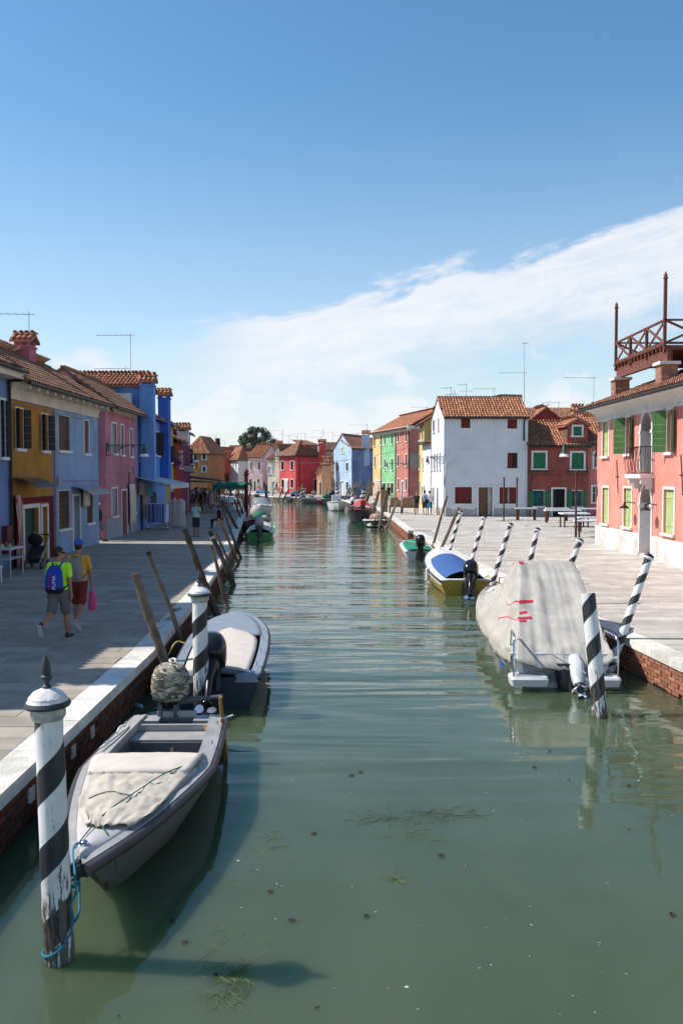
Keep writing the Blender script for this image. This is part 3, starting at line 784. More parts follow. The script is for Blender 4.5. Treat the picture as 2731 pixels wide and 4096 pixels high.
posts = [(Xa - .12, Y0, zt), (Xa - .12, Y1, zt), (Xa - .12, Y0 - (Y0 - Y1) / 3, zr), (Xa - .12, Y0 - 2 * (Y0 - Y1) / 3, zr), (Xa + 3.5, Y0, zr), (Xa + 3.5, Y1, zr), (Xa + 1.7, Y0, zr), (Xa + 1.7, Y1, zr)]
for x, y, zz in posts:
    mb = MB(); mb.beam((x, y, zb + .3), (x, y, zz), .1)
    if zz == zt: mb.lathe([(.05, 0), (.09, .02), (.09, .06), (.055, .09), (.07, .14), (.01, .27)], 8, Matrix.Translation((x, y, zz)))
    mb.build('post', MT['deckwood'], alt)
corners = [(Xa - .12, Y0), (Xa - .12, Y0 - (Y0 - Y1) / 3), (Xa - .12, Y0 - 2 * (Y0 - Y1) / 3), (Xa - .12, Y1), (Xa + 1.7, Y1), (Xa + 3.5, Y1)]
c2 = [(Xa - .12, Y0), (Xa + 1.7, Y0), (Xa + 3.5, Y0), (Xa + 3.5, Y1)]
for lst in (corners, c2):
    for (x0, y0), (x1, y1) in zip(lst, lst[1:]):
        mb = MB(); lo = zdk + .1
        mb.beam((x0, y0, zr), (x1, y1, zr), .1, .06); mb.build('rail', MT['deckwood'], alt)
        mb = MB(); mb.beam((x0, y0, lo), (x1, y1, lo), .06, .08); mb.build('rail', MT['deckwood'], alt)
        for za, zz in ((lo, zr), (zr, lo)):
            mb = MB(); off = .02 if za < zz else -.02; mb.beam((x0 + off, y0 + off, za), (x1 + off, y1 + off, zz), .045, .08); mb.build('brace', MT['deckwood'], alt)
def pier(x, y, w, z0, z1):
    ro = MB(); ro.box((x, y, (z0 + z1) / 2), (w - .03, w - .03, z1 - z0)); p = ro.build('pier', MT['mortar'], alt); nr = int((z1 - z0) / .075)
    for i in range(nr):
        z = z0 + .0375 + i * .075
        for k in range(2):
            for s in (-1, 1):
                o = .02 if i % 2 else -.02; mb = MB(); mb.box((x + s * w / 4 + (o if True else 0) * 0, y - w / 2 + .05 if k == 0 else y + w / 2 - .05, z), (w / 2 - .012 - (.04 if i % 2 == 0 and s > 0 else 0), .1, .062)); mb.build('brick', MT['brickpier'], p)
        mb = MB(); mb.box((x - w / 2 + .05, y, z), (.102, w - .21, .062)); mb.build('brick', MT['brickpier'], p)
    mb = MB(); mb.box((x, y, z1 + .05), (w + .14, w + .14, .11)); mb.build('pier_cap', MT['stone'], p)
for (a, ztop) in ((zH(990, 1000), zb), (zH(1400, 900), zb)):
    Yp = 11.5 * FPX / (a[0] - CX); pier(11.5, Yp, .6, zat(zH(0, 1150)[1], 36) - .4, zb - .12)
mb = MB(); mb.tube([(12.6, 34.6, zc + 1.0), (12.6, 34.6, zb)], .16, 12); mb.build('steel_column', MT['sh_grey'], alt, 40)

# ---- white-blue three storey house, front faces us
Aw, Bw = G(*zG(165, 1268)), G(*zG(920, 1270)); Yf = Aw.y
Fw = G(1724, 2051)
w0 = House('pale blue white three storey house with dark red shutters and tiled gable roof', (Aw.x, Yf), (Bw.x, Yf), 5.2, zat(zG(0, 362)[1], Yf), plaster(228, 233, 240, .84, peel=((.40, .37, .34), 1.15, .3), streak=.15, var=.06), back=((Aw.x - .35, Yf + 5.2), (Bw.x, Yf + 5.2)))
F = w0.front
window(w0, F, zG(320, 390), zG(402, 475), 'closed', 'sh_red', .1, sill=False); window(w0, F, zG(735, 395), zG(822, 480), 'closed', 'sh_red', .1, sill=False)
window(w0, F, zG(735, 697), zG(826, 836), 'one', 'sh_red', .1)
window(w0, F, zG(266, 1004), zG(416, 1152), 'closed', 'sh_red', .13); window(w0, F, zG(664, 1006), zG(812, 1153), 'open', 'sh_red', .13) if False else None
wi, (a0, a1, b0, b1) = window(w0, F, zG(664, 1006), zG(812, 1153), 'one', 'sh_red', .13)
hang(F, a0 + (a1 - a0) * .38, a0 + (a1 - a0) * .6, b0, b1, -.12, MT['curtain'], wi); q = MB(); planks(F, q, a0 + (a1 - a0) * .62, a1 - .01, b0, b1, -.1, -.06, 4); q.build('shutter', MT['sh_red'], wi)
door(w0, F, zG(478, 1006), zG(600, 1006), 'doorwood', .12, curtain=('curtain', .68, .93, -.08))
Fl = w0.left
for a, b in (((70, 410), (84, 505)), ((116, 388), (123, 490)), ((80, 710), (88, 845)), ((104, 706), (111, 842)), ((130, 700), (137, 842)), ((57, 718), (62, 848)), ((72, 1010), (80, 1140)), ((56, 1012), (62, 1140))):
    window(w0, Fl, zG(*a), zG(*b), 'closed', 'sh_red', .08)
door(w0, Fl, zG(108, 1012), zG(118, 1012), 'sh_red', .1)
pipe(w0, [F.pt(.12, 3.4, .05), F.pt(.12, 0, .05)], .035, 'sh_white'); mb = MB(); F.box(mb, .12, .5, 3.5, 3.85, 0, .2); mb.build('junction_box', MT['sh_white'], w0.root)
pipe(w0, [F.pt(F.L - .1, w0.zw - .15, .25), F.pt(F.L - .28, w0.zw - .4, .07), F.pt(F.L - .28, zat(zG(0, 590)[1], Yf), .07)], .055)
mb = MB(); F.box(mb, 0, F.L, zat(zG(0, 662)[1], Yf) - .02, zat(zG(0, 662)[1], Yf) + .02, -.05, .02); mb.build('string_course', w0.mat, w0.root)
w0.roof('u', zat(zG(0, 205)[1], Yf + 2.6) - w0.zw, .28, 'tile', single=300, side=.06); w0.finish()
wall_lamp('street lantern on scrolled bracket at the corner of the pale blue white house', Fw.xy * 0 + Vector((Aw.x - .02, Yf + .1)), (Aw.x - 1.15, Yf + .1), zat(1827, Yf))
# timber pergola frame behind the ridge
pg = thing('roof_pergola', 'thin dark timber frame above the ridge of the pale blue white house', 'pergola', (16, Yf + 6, 8.6)); mb = MB()
pa, pb, pc_, pd = at(*zG(600, 195), Yf + 5), at(*zG(680, 178), Yf + 8), at(*zG(860, 182), Yf + 8), at(*zG(800, 200), Yf + 5)
for a, b in ((pa, pb), (pb, pc_), (pc_, pd), (pa, pd)): mb.beam(a, b, .1)
for i in range(1, 5): mb.beam(pa.lerp(pd, i / 5), pb.lerp(pc_, i / 5), .07)
mb.build('frame', MT['darkwood'], pg)
for p_ in (pa, pb, pc_, pd): mb = MB(); mb.beam(p_, (p_.x, p_.y, 7.0), .1); mb.build('post', MT['darkwood'], pg)

# ---- brick red house with green shutters
A2, B2 = (Bw.x + .03, Yf - .15), (P(2347, Yf).x, Yf - .15); Yr = A2[1]
r2 = House('brick red house with bright green shutters and a gabled dormer beside market tables', A2, B2, 7.0, zat(zG(0, 618)[1], Yr), plaster(158, 82, 68, .9, peel=((.38, .35, .34), 1.05, .5), streak=.25))
F = r2.front
for a, b in (((966, 695), (1075, 838)), ((1310, 697), (1416, 842))): window(r2, F, zG(*a), zG(*b), 'closed', 'sh_green', .13)
for a, b in (((970, 1036), (1062, 1174)), ((1316, 1038), (1402, 1178))):
    w_, (u0, u1, z0, z1) = window(r2, F, zG(*a), zG(*b), 'open', 'sh_green', .06); hang(F, u0 + .05, u0 + (u1 - u0) * .75, z0 + .1, z1, -.1, MT['sh_teal'], w_, folds=3)
door(r2, F, zG(1142, 1022), zG(1248, 1022), dark=True, curtain=('sh_teal', .0, .25, -.12))
for x in (1022, 1364):
    u, z = F.uv(*zG(x, 868)); mb = MB(); F.box(mb, u - .75, u + .75, z - .12, z, 0, .25); mb.build('flower_rail', MT['pipe'], r2.root)
mb = MB(); F.box(mb, 0, F.L, zat(zG(0, 905)[1], Yr) - .05, zat(zG(0, 905)[1], Yr) + .05, -.02, .03); mb.build('string_course', r2.mat, r2.root)
pipe(r2, [F.pt(.12, r2.zw, .06), F.pt(.12, 2.9, .06), F.pt(.3, 2.6, .06), F.pt(.12, 2.3, .06), F.pt(.12, 0, .06)], .04, 'pipe')
r2.roof('u', 1.75, .3, 'tile', single=300)
# dormer flush with the front
du0, du1 = F.uv(*zG(1268, 500))[0], F.uv(*zG(1455, 500))[0]; dz1 = zat(zG(0, 440)[1], Yr); dzr = zat(zG(0, 392)[1], Yr)
d0, d1 = F.pt(du0, 0, .02), F.pt(du1, 0, .02)
DF = Fac((d0.x, d0.y), (d1.x, d1.y), dz1, r2.zw - .2); DF.gable = dzr
window(r2, DF, zG(1325, 462), zG(1398, 543), 'closed', 'sh_green', .12)
mb = MB(); DF.wall(mb); bk = Vector((0, 3.2, 0))
for p_ in (d0, d1): mb.add([Vector((p_.x, p_.y, r2.zw - .2)), Vector((p_.x, p_.y, dz1)), Vector((p_.x, p_.y + 3.2, dz1)), Vector((p_.x, p_.y + 3.2, r2.zw - .2))], [(0, 1, 2, 3)])
dm = mb.build('dormer', r2.mat, r2.root)
m0 = (d0 + d1) / 2; jn = MB(); ov = .18
for sg, e in ((-1, d0), (1, d1)):
    ex = e.x + sg * ov; k = (dzr - dz1) / (abs(m0.x - e.x)); ze = dz1 - ov * k
    q = [Vector((ex, e.y + 3.4, ze)), Vector((ex, e.y - .15, ze)), Vector((m0.x, e.y - .15, dzr + .04)), Vector((m0.x, e.y + 3.4, dzr + .04))]
    if sg > 0: q = [q[1], q[0], q[3], q[2]]
    slope(None, q, MT['tile'], 0, joined=jn, slab=jn)
ridge(jn, (m0.x, d0.y - .15, dzr + .05), (m0.x, d0.y + 3.4, dzr + .05)); jn.build('dormer_roof', MT['tile'], dm, 60, kind='stuff')
mb = MB(); mb.add([(d0.x - .01, Yr + .3, dz1 - .9), (d0.x - .01, Yr + .3, dz1 - .1), (d0.x - .01, Yr + .8, dz1 - .1), (d0.x - .01, Yr + .8, dz1 - .9)], [(0, 1, 2, 3)]); mb.build('side_shutter', MT['sh_green'], dm)
chimney(r2, (P(2311, Yr + 4).x, Yr + 4.5), .7, .5, r2.zw + 1, zat(zG(0, 335)[1], Yr + 4.5) - .05, plaster(225, 160, 120))
r2.finish()
# ---- pink house next to it, mostly hidden, and roofs behind
r3 = House('pink house with white framed windows, half hidden behind the salmon house', (B2[0] + .02, Yr + .1), (B2[0] + 6, Yr + .1), 6.0, zat(zG(0, 600)[1], Yr), plaster(212, 118, 110, .85))
F = r3.front
window(r3, F, zG(1512, 695), zG(1560, 828), 'glass', trim=.12); window(r3, F, zG(1498, 998), zG(1560, 1140), 'glass', trim=.12)
r3.roof('u', 2.0, .25, 'tile'); r3.finish()
r4 = House('dark red roofed house behind the brick red house', P(2110, 70), P(2560, 70), 7, zat(zG(0, 420)[1], 70), plaster(150, 66, 54))
r4.roof('u', 1.3, .3, 'tile_old'); r4.finish()
r5 = House('small red house wall with sloping tiles beside the pale blue white house', P(2118, 66), P(2240, 66), 3, zat(zG(0, 400)[1], 66), plaster(165, 72, 60)); r5.roof('v', .9, .2, 'tile'); r5.finish()

# ---- right bank row beyond: white narrow house, yellow house, terracotta, green, yellow
wn = House('narrow white house with grey side wall next to the pale blue white house', P(1688, 71.5), (Aw.x - .33, 67.2), 5, zat(1772, 70), plaster(240, 236, 234, .85))
F = wn.front
for a, b in (((626, 735), (633, 860)), ((638, 1030), (648, 1160)), ((618, 1035), (626, 1170))): window(wn, F, zF(*a), zF(*b), 'glass', trim=.07)
wn.roof('shed', .9, .3, 'tile_old'); wn.finish()
y2 = House('tall yellow house with ochre shaded side above the narrow white house', P(1676, 78), P(1694.5, 73), 6, zat(1691, 75), plaster(236, 206, 106, .85))
F = y2.front
for a, b in (((594, 425), (604, 550)), ((618, 410), (630, 545)), ((593, 705), (601, 850)), ((593, 980), (600, 1130))): window(y2, F, zF(*a), zF(*b), 'glass', trim=.08)
y2.roof('u', 1.8, .35, 'tile'); y2.finish()
Pg = P(1491, 107), P(1520, 103.1), P(1580, 97.3), P(1636, 92.6)
row = (Pg[3] - Pg[0]); row.normalize(); Pg = [Pg[0], Pg[0] + row * ((Pg[1] - Pg[0]).length), Pg[0] + row * ((Pg[2] - Pg[0]).length), Pg[0] + row * ((Pg[3] - Pg[0]).length)]
ze = zat(1722, 97)
specs = [('tall narrow yellow house with white cornice at the canal bend', Pg[0], Pg[1], (247, 208, 128), [((1031, 370), (1047, 480)), ((1102, 362), (1117, 470)), ((1036, 592), (1051, 698)), ((1105, 588), (1119, 695)), ((1102, 825), (1118, 930))]),
         ('bright mint green house with tall dark windows between yellow and terracotta houses', Pg[1], Pg[2], (140, 212, 146), [((1140, 355), (1155, 465)), ((1215, 345), (1232, 458)), ((1142, 620), (1156, 735)), ((1217, 615), (1233, 732)), ((1128, 868), (1155, 950)), ((1209, 868), (1237, 980))]),
         ('terracotta pink three storey house with dark side wall on the bend', Pg[2], Pg[3], (214, 128, 114), [((1280, 325), (1295, 438)), ((1363, 312), (1380, 430)), ((1280, 577), (1296, 693)), ((1363, 570), (1380, 690)), ((1282, 822), (1297, 940)), ((1363, 825), (1379, 945))])]
for i, (lb, a, b, c, wins) in enumerate(specs):
    h = House(lb, a, b, 7.0, ze, plaster(*c, .82)); F = h.front
    for j, (p0, p1) in enumerate(wins): window(h, F, zE(*p0), zE(*p1), 'closed' if (i == 0 and j in (2, 3)) else 'glass', 'sh_brown', .13, pane='glass')
    if i == 2:
        door(h, F, zE(1322, 852), zE(1342, 852), 'sh_white', .12); window(h, h.right, None, (.8, 1.5, 4.2, 4.9), 'glass') if False else None
        mb = MB(); h.right.box(mb, .1, 3.2, zat(1832, 92), zat(1812, 92), -.02, .015)
        h.right.box(mb, .1, 3.2, 3.6, 5.2, -.02, .012); mb.build('bare_plaster', plaster(176, 160, 142), h.root)
        pipe(h, [h.right.pt(1.6, 3.6, .05), h.right.pt(1.6, 0, .05)], .05, 'pipe')
    if i == 1: door(h, F, zE(1174, 865), zE(1195, 865), 'sh_grey', .1)
    if i == 0: door(h, F, zE(1052, 845), zE(1090, 845), 'yellowwood', .1)
    cm = MB(); F.box(cm, -.02, F.L + (.25 if i == 2 else .02), ze - .02, ze + .28, -.2, .28); F.box(cm, -.02, F.L + .02, ze - .22, ze - .022, -.2, .12)
    if i == 2: h.right.box(cm, .0, 6.9, ze - .02, ze + .279, -.2, .26)
    h.cm = cm.build('cornice', MT['stone'], h.root)
    h.roof('u', 1.9, .45, 'tile', eave=ze + .3, side=.02); h.finish()
    pipe(h, [F.pt(F.L - .08, ze, .06), F.pt(F.L - .08, 0, .06)], .05, 'pipe')
    if i == 2: wall_lamp('small street lantern at the corner of the terracotta house', (F.pt(F.L, 0).x, F.pt(F.L, 0).y), (F.pt(F.L, 0).x - 2.4, F.pt(F.L, 0).y - .2), zat(zE(0, 660)[1], 92.6))

# ---- far houses across the bend
blu = House('light blue gabled house with stained dark blue side wall across the canal bend', P(1334, 122.5), P(1406, 117.5), 9, zat(zE(0, 495)[1], 118), plaster(178, 208, 240, .84, peel=((.45, .42, .42), 1.3, .2)), back=(P(1405, 133), P(1497, 121.5)))
F = blu.front
for a, b in (((640, 655), (663, 738)), ((742, 657), (765, 740)), ((693, 485), (716, 556)), ((636, 855), (655, 935)), ((742, 857), (766, 942))): window(blu, F, zE(*a), zE(*b), 'glass' if a[1] != 485 else 'closed', 'sh_lime', .12)
door(blu, F, zE(680, 850), zE(716, 850), 'sh_white', .12); blu.roof('v', 1.9, .25, 'tile_old'); blu.finish()
mb = MB(); blu.right.box(mb, .03, blu.right.L, 0, blu.zw - .02, -.02, .012); mb.build('stained_side', M('stained blue plaster', lin(112, 144, 190, .8), .9, .25, .8, .3, 40, streak=.6, peel=((.30, .26, .25), 4.5, .16), tint=lin(90, 118, 165, .8), spec=.15), blu.root)
chimney(blu, P(1463, 120), .95, .75, 4.0, zat(zE(0, 362)[1], 120), plaster(178, 208, 240, .84))
ora = House('small pale orange house with stepped chimney between red and blue houses', P(1296, 122.9), P(1333, 122.4), 7, zat(zE(0, 650)[1], 122), plaster(244, 178, 124, .84))
F = ora.front
window(ora, F, zE(572, 680), zE(592, 738), 'glass', trim=.1); window(ora, F, zE(570, 838), zE(595, 908), 'glass', trim=.1); ora.roof('v', .5, .15, 'tile_old'); ora.finish()
orb = House('low pale orange lean to with white coping beside the red house', P(1267, 122.7), P(1298, 122.2), 6, zat(zE(0, 765)[1], 122), plaster(246, 184, 132, .84)); F = orb.front
door(orb, F, zE(464, 860), zE(484, 860), 'doorwood', .1); orb.roof('v', .9, .05, 'tile_old', gut=False); orb.finish()
chimney(orb, P(1306, 121.4), 1.3, .7, 0, zat(zE(0, 690)[1], 121.4), plaster(244, 178, 124, .84)); chimney(orb, P(1306, 121.6), .9, .6, 3, zat(zE(0, 618)[1], 121.6), plaster(244, 178, 124, .84))
red = House('crimson red house with hipped tile roof and dark dormer across the bend', P(1117, 129.5), P(1182.5, 125.8), 8, zat(zE(0, 562)[1], 127), plaster(226, 80, 84, .84), back=(P(1205, 136), P(1290, 131)))
F = red.front
for a, b in (((66, 640), (96, 730)), ((164, 638), (193, 730)), ((68, 830), (96, 915)), ((163, 830), (193, 918))): window(red, F, zE(*a), zE(*b), 'glass', trim=.14)
hang(F, F.uv(*zE(97, 825))[0], F.uv(*zE(146, 825))[0], .1, F.uv(*zE(120, 820))[1], .1, MT['curtain'], red.root, folds=4, gather=.25)
Fr = red.right; door(red, Fr, zE(405, 830), zE(436, 830), dark=True, trim=.1)
pipe(red, [Fr.pt(.8, red.zw - .1, .06), Fr.pt(.8, 0, .06)], .06)
red.roof('hip', 2.0, .35, 'tile_old'); red.finish()
u0, u1 = Fr.uv(*zE(375, 520))[0], Fr.uv(*zE(470, 520))[0]; mb = MB(); Fr.box(mb, u0 - .9, u1 + .3, red.zw - .1, zat(zE(0, 470)[1], 128), -3, -.6); dm = mb.build('dormer', red.mat, red.root)
mb = MB(); Fr.box(mb, u0 - .1, u1 + .05, red.zw + .35, zat(zE(0, 478)[1], 128), -.6, -.55); mb.build('dormer_window', MT['glass'], dm); jn = MB()
a_, b_, c_, d_ = Fr.pt(u0 - 1.1, zat(zE(0, 468)[1], 128), -.3), Fr.pt(u1 + .45, zat(zE(0, 468)[1], 128), -.3), Fr.pt(u1 + .4, zat(zE(0, 420)[1], 128), -2.6), Fr.pt(u0 - 1.0, zat(zE(0, 420)[1], 128), -2.6)
slope(None, [a_, b_, c_, d_], MT['tile_old'], 0, joined=jn, slab=jn); jn.build('dormer_roof', MT['tile_old'], dm, 60, kind='stuff')
chimney(red, P(1288, 125.5), .95, .9, 0.0, zat(zE(0, 450)[1], 125.5), red.mat)
crm = House('pale cream house with gabled bay beside the crimson house', P(1071, 133.2), P(1117, 132.4), 8, zat(zD(0, 575)[1], 133), plaster(243, 238, 204, .84)); F = crm.front
for a, b in (((1178, 682), (1196, 770)), ((1236, 678), (1253, 770)), ((1275, 678), (1293, 770)), ((1228, 868), (1244, 990)), ((1274, 868), (1290, 960))): window(crm, F, zD(*a), zD(*b), 'closed', 'sh_white', .08)
crm.roof('u', 1.4, .2, 'tile_old'); crm.finish()
crb = House('slim cream gable tower with a shuttered window behind the cream house', P(1101.5, 132.0), P(1117, 131.7), 5, zat(zD(0, 450)[1], 131.5), plaster(243, 238, 204, .84)); window(crb, crb.front, zD(1272, 485), zD(1292, 565), 'closed', 'sh_white', .08); crb.roof('v', .5, .12, 'tile_old'); crb.finish()
chimney(crb, P(1117, 136), .9, .8, 5, zat(zD(0, 400)[1], 136), plaster(225, 215, 195))
pnk = House('faded pink house with two storeys and brownish side beyond the cream house', P(993, 148.8), P(1050, 148), 8, zat(zD(0, 553)[1], 148), plaster(238, 196, 196, .84)); F = pnk.front
for a, b in (((946, 625), (966, 720)), ((1045, 625), (1068, 720)), ((932, 835), (960, 920)), ((1033, 835), (1060, 920))): window(pnk, F, zD(*a), zD(*b), 'glass', trim=.12)
door(pnk, F, zD(990, 860), zD(1012, 860), dark=True); pnk.roof('u', 2.1, .25, 'tile'); pnk.finish()
wht = House('white house with grey side wall and turquoise edge far along the canal', P(917, 160), P(953.5, 157), 6.5, zat(zD(0, 572)[1], 158), plaster(226, 236, 242, .84), back=(P(960, 170), P(996, 162))); F = wht.front
for a, b in (((690, 610), (698, 655)), ((727, 608), (738, 695)), ((759, 608), (771, 695)), ((727, 815), (738, 900)), ((759, 815), (771, 900))): window(wht, F, zD(*a), zD(*b), 'glass', trim=.08)
wht.roof('hip', 2.2, .3, 'tile'); wht.finish()
oran = House('orange red house with sloping white eave far along the canal', P(826, 155), P(853, 152), 10, zat(zD(0, 628)[1], 153), plaster(226, 112, 84, .84), back=(P(890, 175), P(925, 168))); F = oran.front
window(oran, F, zD(450, 675), zD(464, 745), 'glass', trim=.1); oran.roof('hip', 1.6, .3, 'tile'); oran.finish()
chimney(oran, P(908, 160), 1.5, 1.0, 3, zat(zD(0, 510)[1], 160), oran.mat)
orr = House('red gabled attic house above the orange red house', P(873, 167), P(892, 166.6), 9, zat(zD(0, 505)[1], 167), plaster(214, 96, 76, .84)); orr.roof('v', 1.1, .2, 'tile'); window(orr, orr.front, zD(552, 520), zD(566, 570), 'glass', trim=.12); orr.finish()
brn = House('ochre brown three storey house at the far end of the left pavement', P(742, 120.5), P(832, 120), 8, zat(zD(0, 488)[1], 121), plaster(196, 132, 82, .8)); F = brn.front
for a, b in (((190, 520), (228, 572)), ((346, 518), (386, 588)), ((348, 680), (386, 742))): window(brn, F, zD(*a), zD(*b), 'closed', 'sh_dkgreen', .14)
brn.roof('hip', 2.1, .25, 'tile'); brn.finish()
# houses behind that only show roofs
for lb, xa, xb, Yh, ye, rise, c in (('roof of a house peeping up behind the red attic house', 905, 1010, 185, 1822, 2.2, (190, 170, 150)), ('low tiled house roof right of the round tree', 1020, 1095, 176, 1800, 1.4, (200, 190, 180)), ('house roof behind the crimson house chimney', 1285, 1420, 150, 1800, 1.4, (190, 180, 170)), ('house roof between the light blue house and the yellow house', 1420, 1560, 140, 1800, 2.0, (196, 120, 100)), ('dark roofed house behind the ochre brown house', 826, 905, 175, 1832, 1.6, (110, 90, 80)), ('grey walled house behind the cream tower', 1090, 1180, 160, 1800, 1.2, (180, 170, 160))):
    h = House(lb, P(xa, Yh), P(xb, Yh - .3), 9, zat(ye, Yh), plaster(*c, .8)); h.roof('u', rise, .3, 'tile_old'); h.finish()

# ---- left bank: facades run away from us at x about -10.5, all in shade
def cove(h, z0, z1, out, d0=0.0, mat='cream', ext=0.0):
    F = h.front; rs = []
    for i in range(7):
        a = i / 6 * math.pi / 2; d = .02 + out * (1 - math.cos(a)); z = z0 + (z1 - z0) * math.sin(a)
        rs.append([F.pt(0, z, d), F.pt(F.L + ext, z, d), F.pt(F.L + ext, z, -.15), F.pt(0, z, -.15)])
    mb = MB(); mb.rings(rs); F.box(mb, 0, F.L + ext, z0 - .06, z0 - .002, -.05, .06); return mb.build('cornice', MT[mat], h.root, 35)
l0 = House('light blue house at the left edge of the view', (-10.5, 21.1), (-10.5, 27.75), 4.8, 6.2, plaster(112, 152, 198, .82, streak=.25)); F = l0.front
window(l0, F, None, (F.uv(*zA(10, 1400))[0], F.uv(*zA(48, 1400))[0], 3.55, 5.3), 'half', 'sh_black', .08, hz=True, pane='inside')
chimney(l0, (-11.6, 27.3), .55, .7, 6.4, 8.6, plaster(112, 152, 198, .82)); l0.roof('u', 1.4, .55, 'tile_old', eave=6.6); l0.finish(); mb = MB(); F.box(mb, 0, F.L, 6.0, 6.28, -.1, .5); mb.build('cornice', MT['cream'], l0.root)
for lb_, ya, yb, ev, c_ in (('tall grey house past the left edge whose shadow crosses the kerb', 16.1, 21.1, 7.65, (170, 160, 150)), ('low pink house past the left edge nearest to us', 11.9, 16.1, 6.6, (190, 120, 130))):
    hh = House(lb_, (-10.5, ya), (-10.5, yb), 4.8, ev - .3, plaster(*c_, .82))
    for u in (1.0, hh.front.L - 1.0): window(hh, hh.front, None, (u - .4, u + .4, 3.4, 4.9), 'closed', 'sh_dkgreen', .08); window(hh, hh.front, None, (u - .4, u + .4, .9, 2.3), 'closed', 'sh_dkgreen', .08)
    hh.roof('u', 1.2, .55, 'tile_old', eave=ev); hh.finish()
    if ya < 12: chimney(hh, (-12.3, 14.0), .9, .8, 6.6, 9.6, plaster(*c_, .82))
pipe(l0, [l0.front.pt(l0.front.L - .1, 6.1, .5), l0.front.pt(l0.front.L - .1, 5.9, .08), l0.front.pt(l0.front.L - .1, 0, .08)], .05)
l1 = House('ochre yellow house with dark red base and black shutters', (-10.5, 27.75), (-10.5, 31.9), 4.6, 5.47, plaster(196, 132, 32, .82, streak=.35)); F = l1.front
window(l1, F, zA(140, 1192), zB(212, 212), 'half', 'sh_black', .05, hz=True, pane='inside'); window(l1, F, zA(372, 1246), zB(432, 230), 'half', 'sh_black', .05, hz=True, pane='inside')
zd = F.uv(*zB(320, 645))[1]
door(l1, F, zB(216, 752), zB(344, 752), 'sh_dkgreen', .14, panels=False); door(l1, F, zB(376, 735), zB(424, 735), 'sh_white', .1)
hs = sorted(F.holes[-2:]); mb = MB(); x = 0
for u0, u1, _, zt_ in hs: F.box(mb, x, u0 - .15, 0, zd, -.02, .02); F.box(mb, u0 - .149, u1 + .149, zt_ + .16, zd, -.02, .0195); x = u1 + .15
F.box(mb, x, F.L - .002, 0, zd, -.02, .02); mb.build('painted_base', plaster(118, 24, 28, .85), l1.root)
u0, u1 = F.uv(*zB(90, 560))[0], F.uv(*zB(375, 600))[0]; awning_plate(l1, F, F.uv(*zB(110, 560))[0], F.uv(*zB(300, 560))[0], zd + .42, .85, simple('smoked plastic', (.06, .06, .065), .3))
cove(l1, 5.47, 5.92, .52); 
def modillions(h, n):
    for i in range(n):
        mb = MB(); u = h.front.L * (i + .5) / n; h.front.box(mb, u - .09, u + .09, 5.74, 5.93, .05, .56); mb.build('eave_bracket', MT['cream'], h.root)
modillions(l1, 5); l1.roof('u', 1.38, .62, 'tile_old', single=300, eave=6.32, side=.0); l1.finish()
chimney(l1, (-12.55, 35.0), .62, .75, 6.3, zat(zA(0, 640)[1], 35.0), plaster(200, 110, 130, .82))
l2 = House('light blue house with brown shutters and a glass canopy over its door', (-10.5, 31.91), (-10.5, 37.9), 4.6, 5.47, plaster(140, 176, 212, .80, streak=.22)); F = l2.front
window(l2, F, zA(519, 1252), zB(630, 232), 'closed', 'sh_dkbrown', .03); window(l2, F, zA(752, 1302), zB(798, 256), 'closed', 'sh_brown', .06)
window(l2, F, zB(522, 592), zB(630, 915), 'closed', 'sh_dkbrown', .03, hz=True); window(l2, F, zB(772, 602), zB(836, 868), 'closed', 'sh_dkbrown', .03, hz=True)
d_ = door(l2, F, zB(654, 640), zB(714, 640), 'sh_grey', .1); hang(F, F.uv(*zB(712, 620))[0], F.uv(*zB(768, 620))[0], 1.7, 2.45, .15, MT['cream'], d_)
awning_plate(l2, F, F.uv(*zB(640, 580))[0], F.uv(*zB(830, 580))[0], F.uv(*zB(700, 580))[1] - .1, .8, simple('milky glass', (.35, .37, .38), .25))
cove(l2, 5.47, 5.92, .52, ext=.0); modillions(l2, 7); l2.roof('u', 1.38, .62, 'tile_old', single=200, eave=6.32, side=.0); l2.finish()
pipe(l2, [F.pt(F.L - .02, 5.85, .55), F.pt(F.L + .15, 5.75, .6)], .06)
l3 = House('dusty pink house with grey shutters past the narrow alley', (-10.7, 39.85), (-10.82, 46.4), 6, 5.95, plaster(206, 124, 142, .86, streak=.4), back=((-14.5, 39.85), (-14.5, 46.4))); F = l3.front
for a, b in ((zA(1000, 1328), zB(1045, 255)), (zA(1082, 1345), zB(1110, 268)), (zA(1162, 1382), zB(1188, 282)), (zB(1002, 572), zB(1054, 808)), (zB(1190, 600), zB(1215, 780))): window(l3, F, a, b, 'closed', 'sh_grey', .08)
dd = door(l3, F, zB(1092, 590), zB(1136, 590), 'doorwood', .08); hang(F, F.uv(*zB(1140, 600))[0], F.uv(*zB(1190, 600))[0], .45, 2.5, .12, MT['cream'], dd, folds=4)
mb = MB(); zz = .97; uu = F.uv(*zB(1088, 900))[0]; F.box(mb, .01, uu - .1, 0, zz, -.02, .015); mb.build('pale_base', plaster(170, 176, 190, .82), l3.root); mb = MB(); F.box(mb, F.uv(*zB(1140, 900))[0] + .1, F.L, 0, zz, -.02, .015); mb.build('pale_base', plaster(170, 176, 190, .82), l3.root)
cove(l3, 5.95, 6.12, .3); l3.roof('u', 1.5, .5, 'tile_old', single=150, eave=6.3, side=.05); l3.finish()
pipe(l3, [l3.left.pt(l3.left.L - .45, 5.6, .06), l3.left.pt(l3.left.L - .45, 0, .06)], .05, 'pipe')
l4 = House('tall blue house with chimneys and big dormer above the clothes shop', (-10.84, 46.42), (-10.98, 54.6), 7, 6.1, plaster(96, 156, 226, .9, streak=.2), back=((-18, 46.42), (-18, 54.6))); F = l4.front
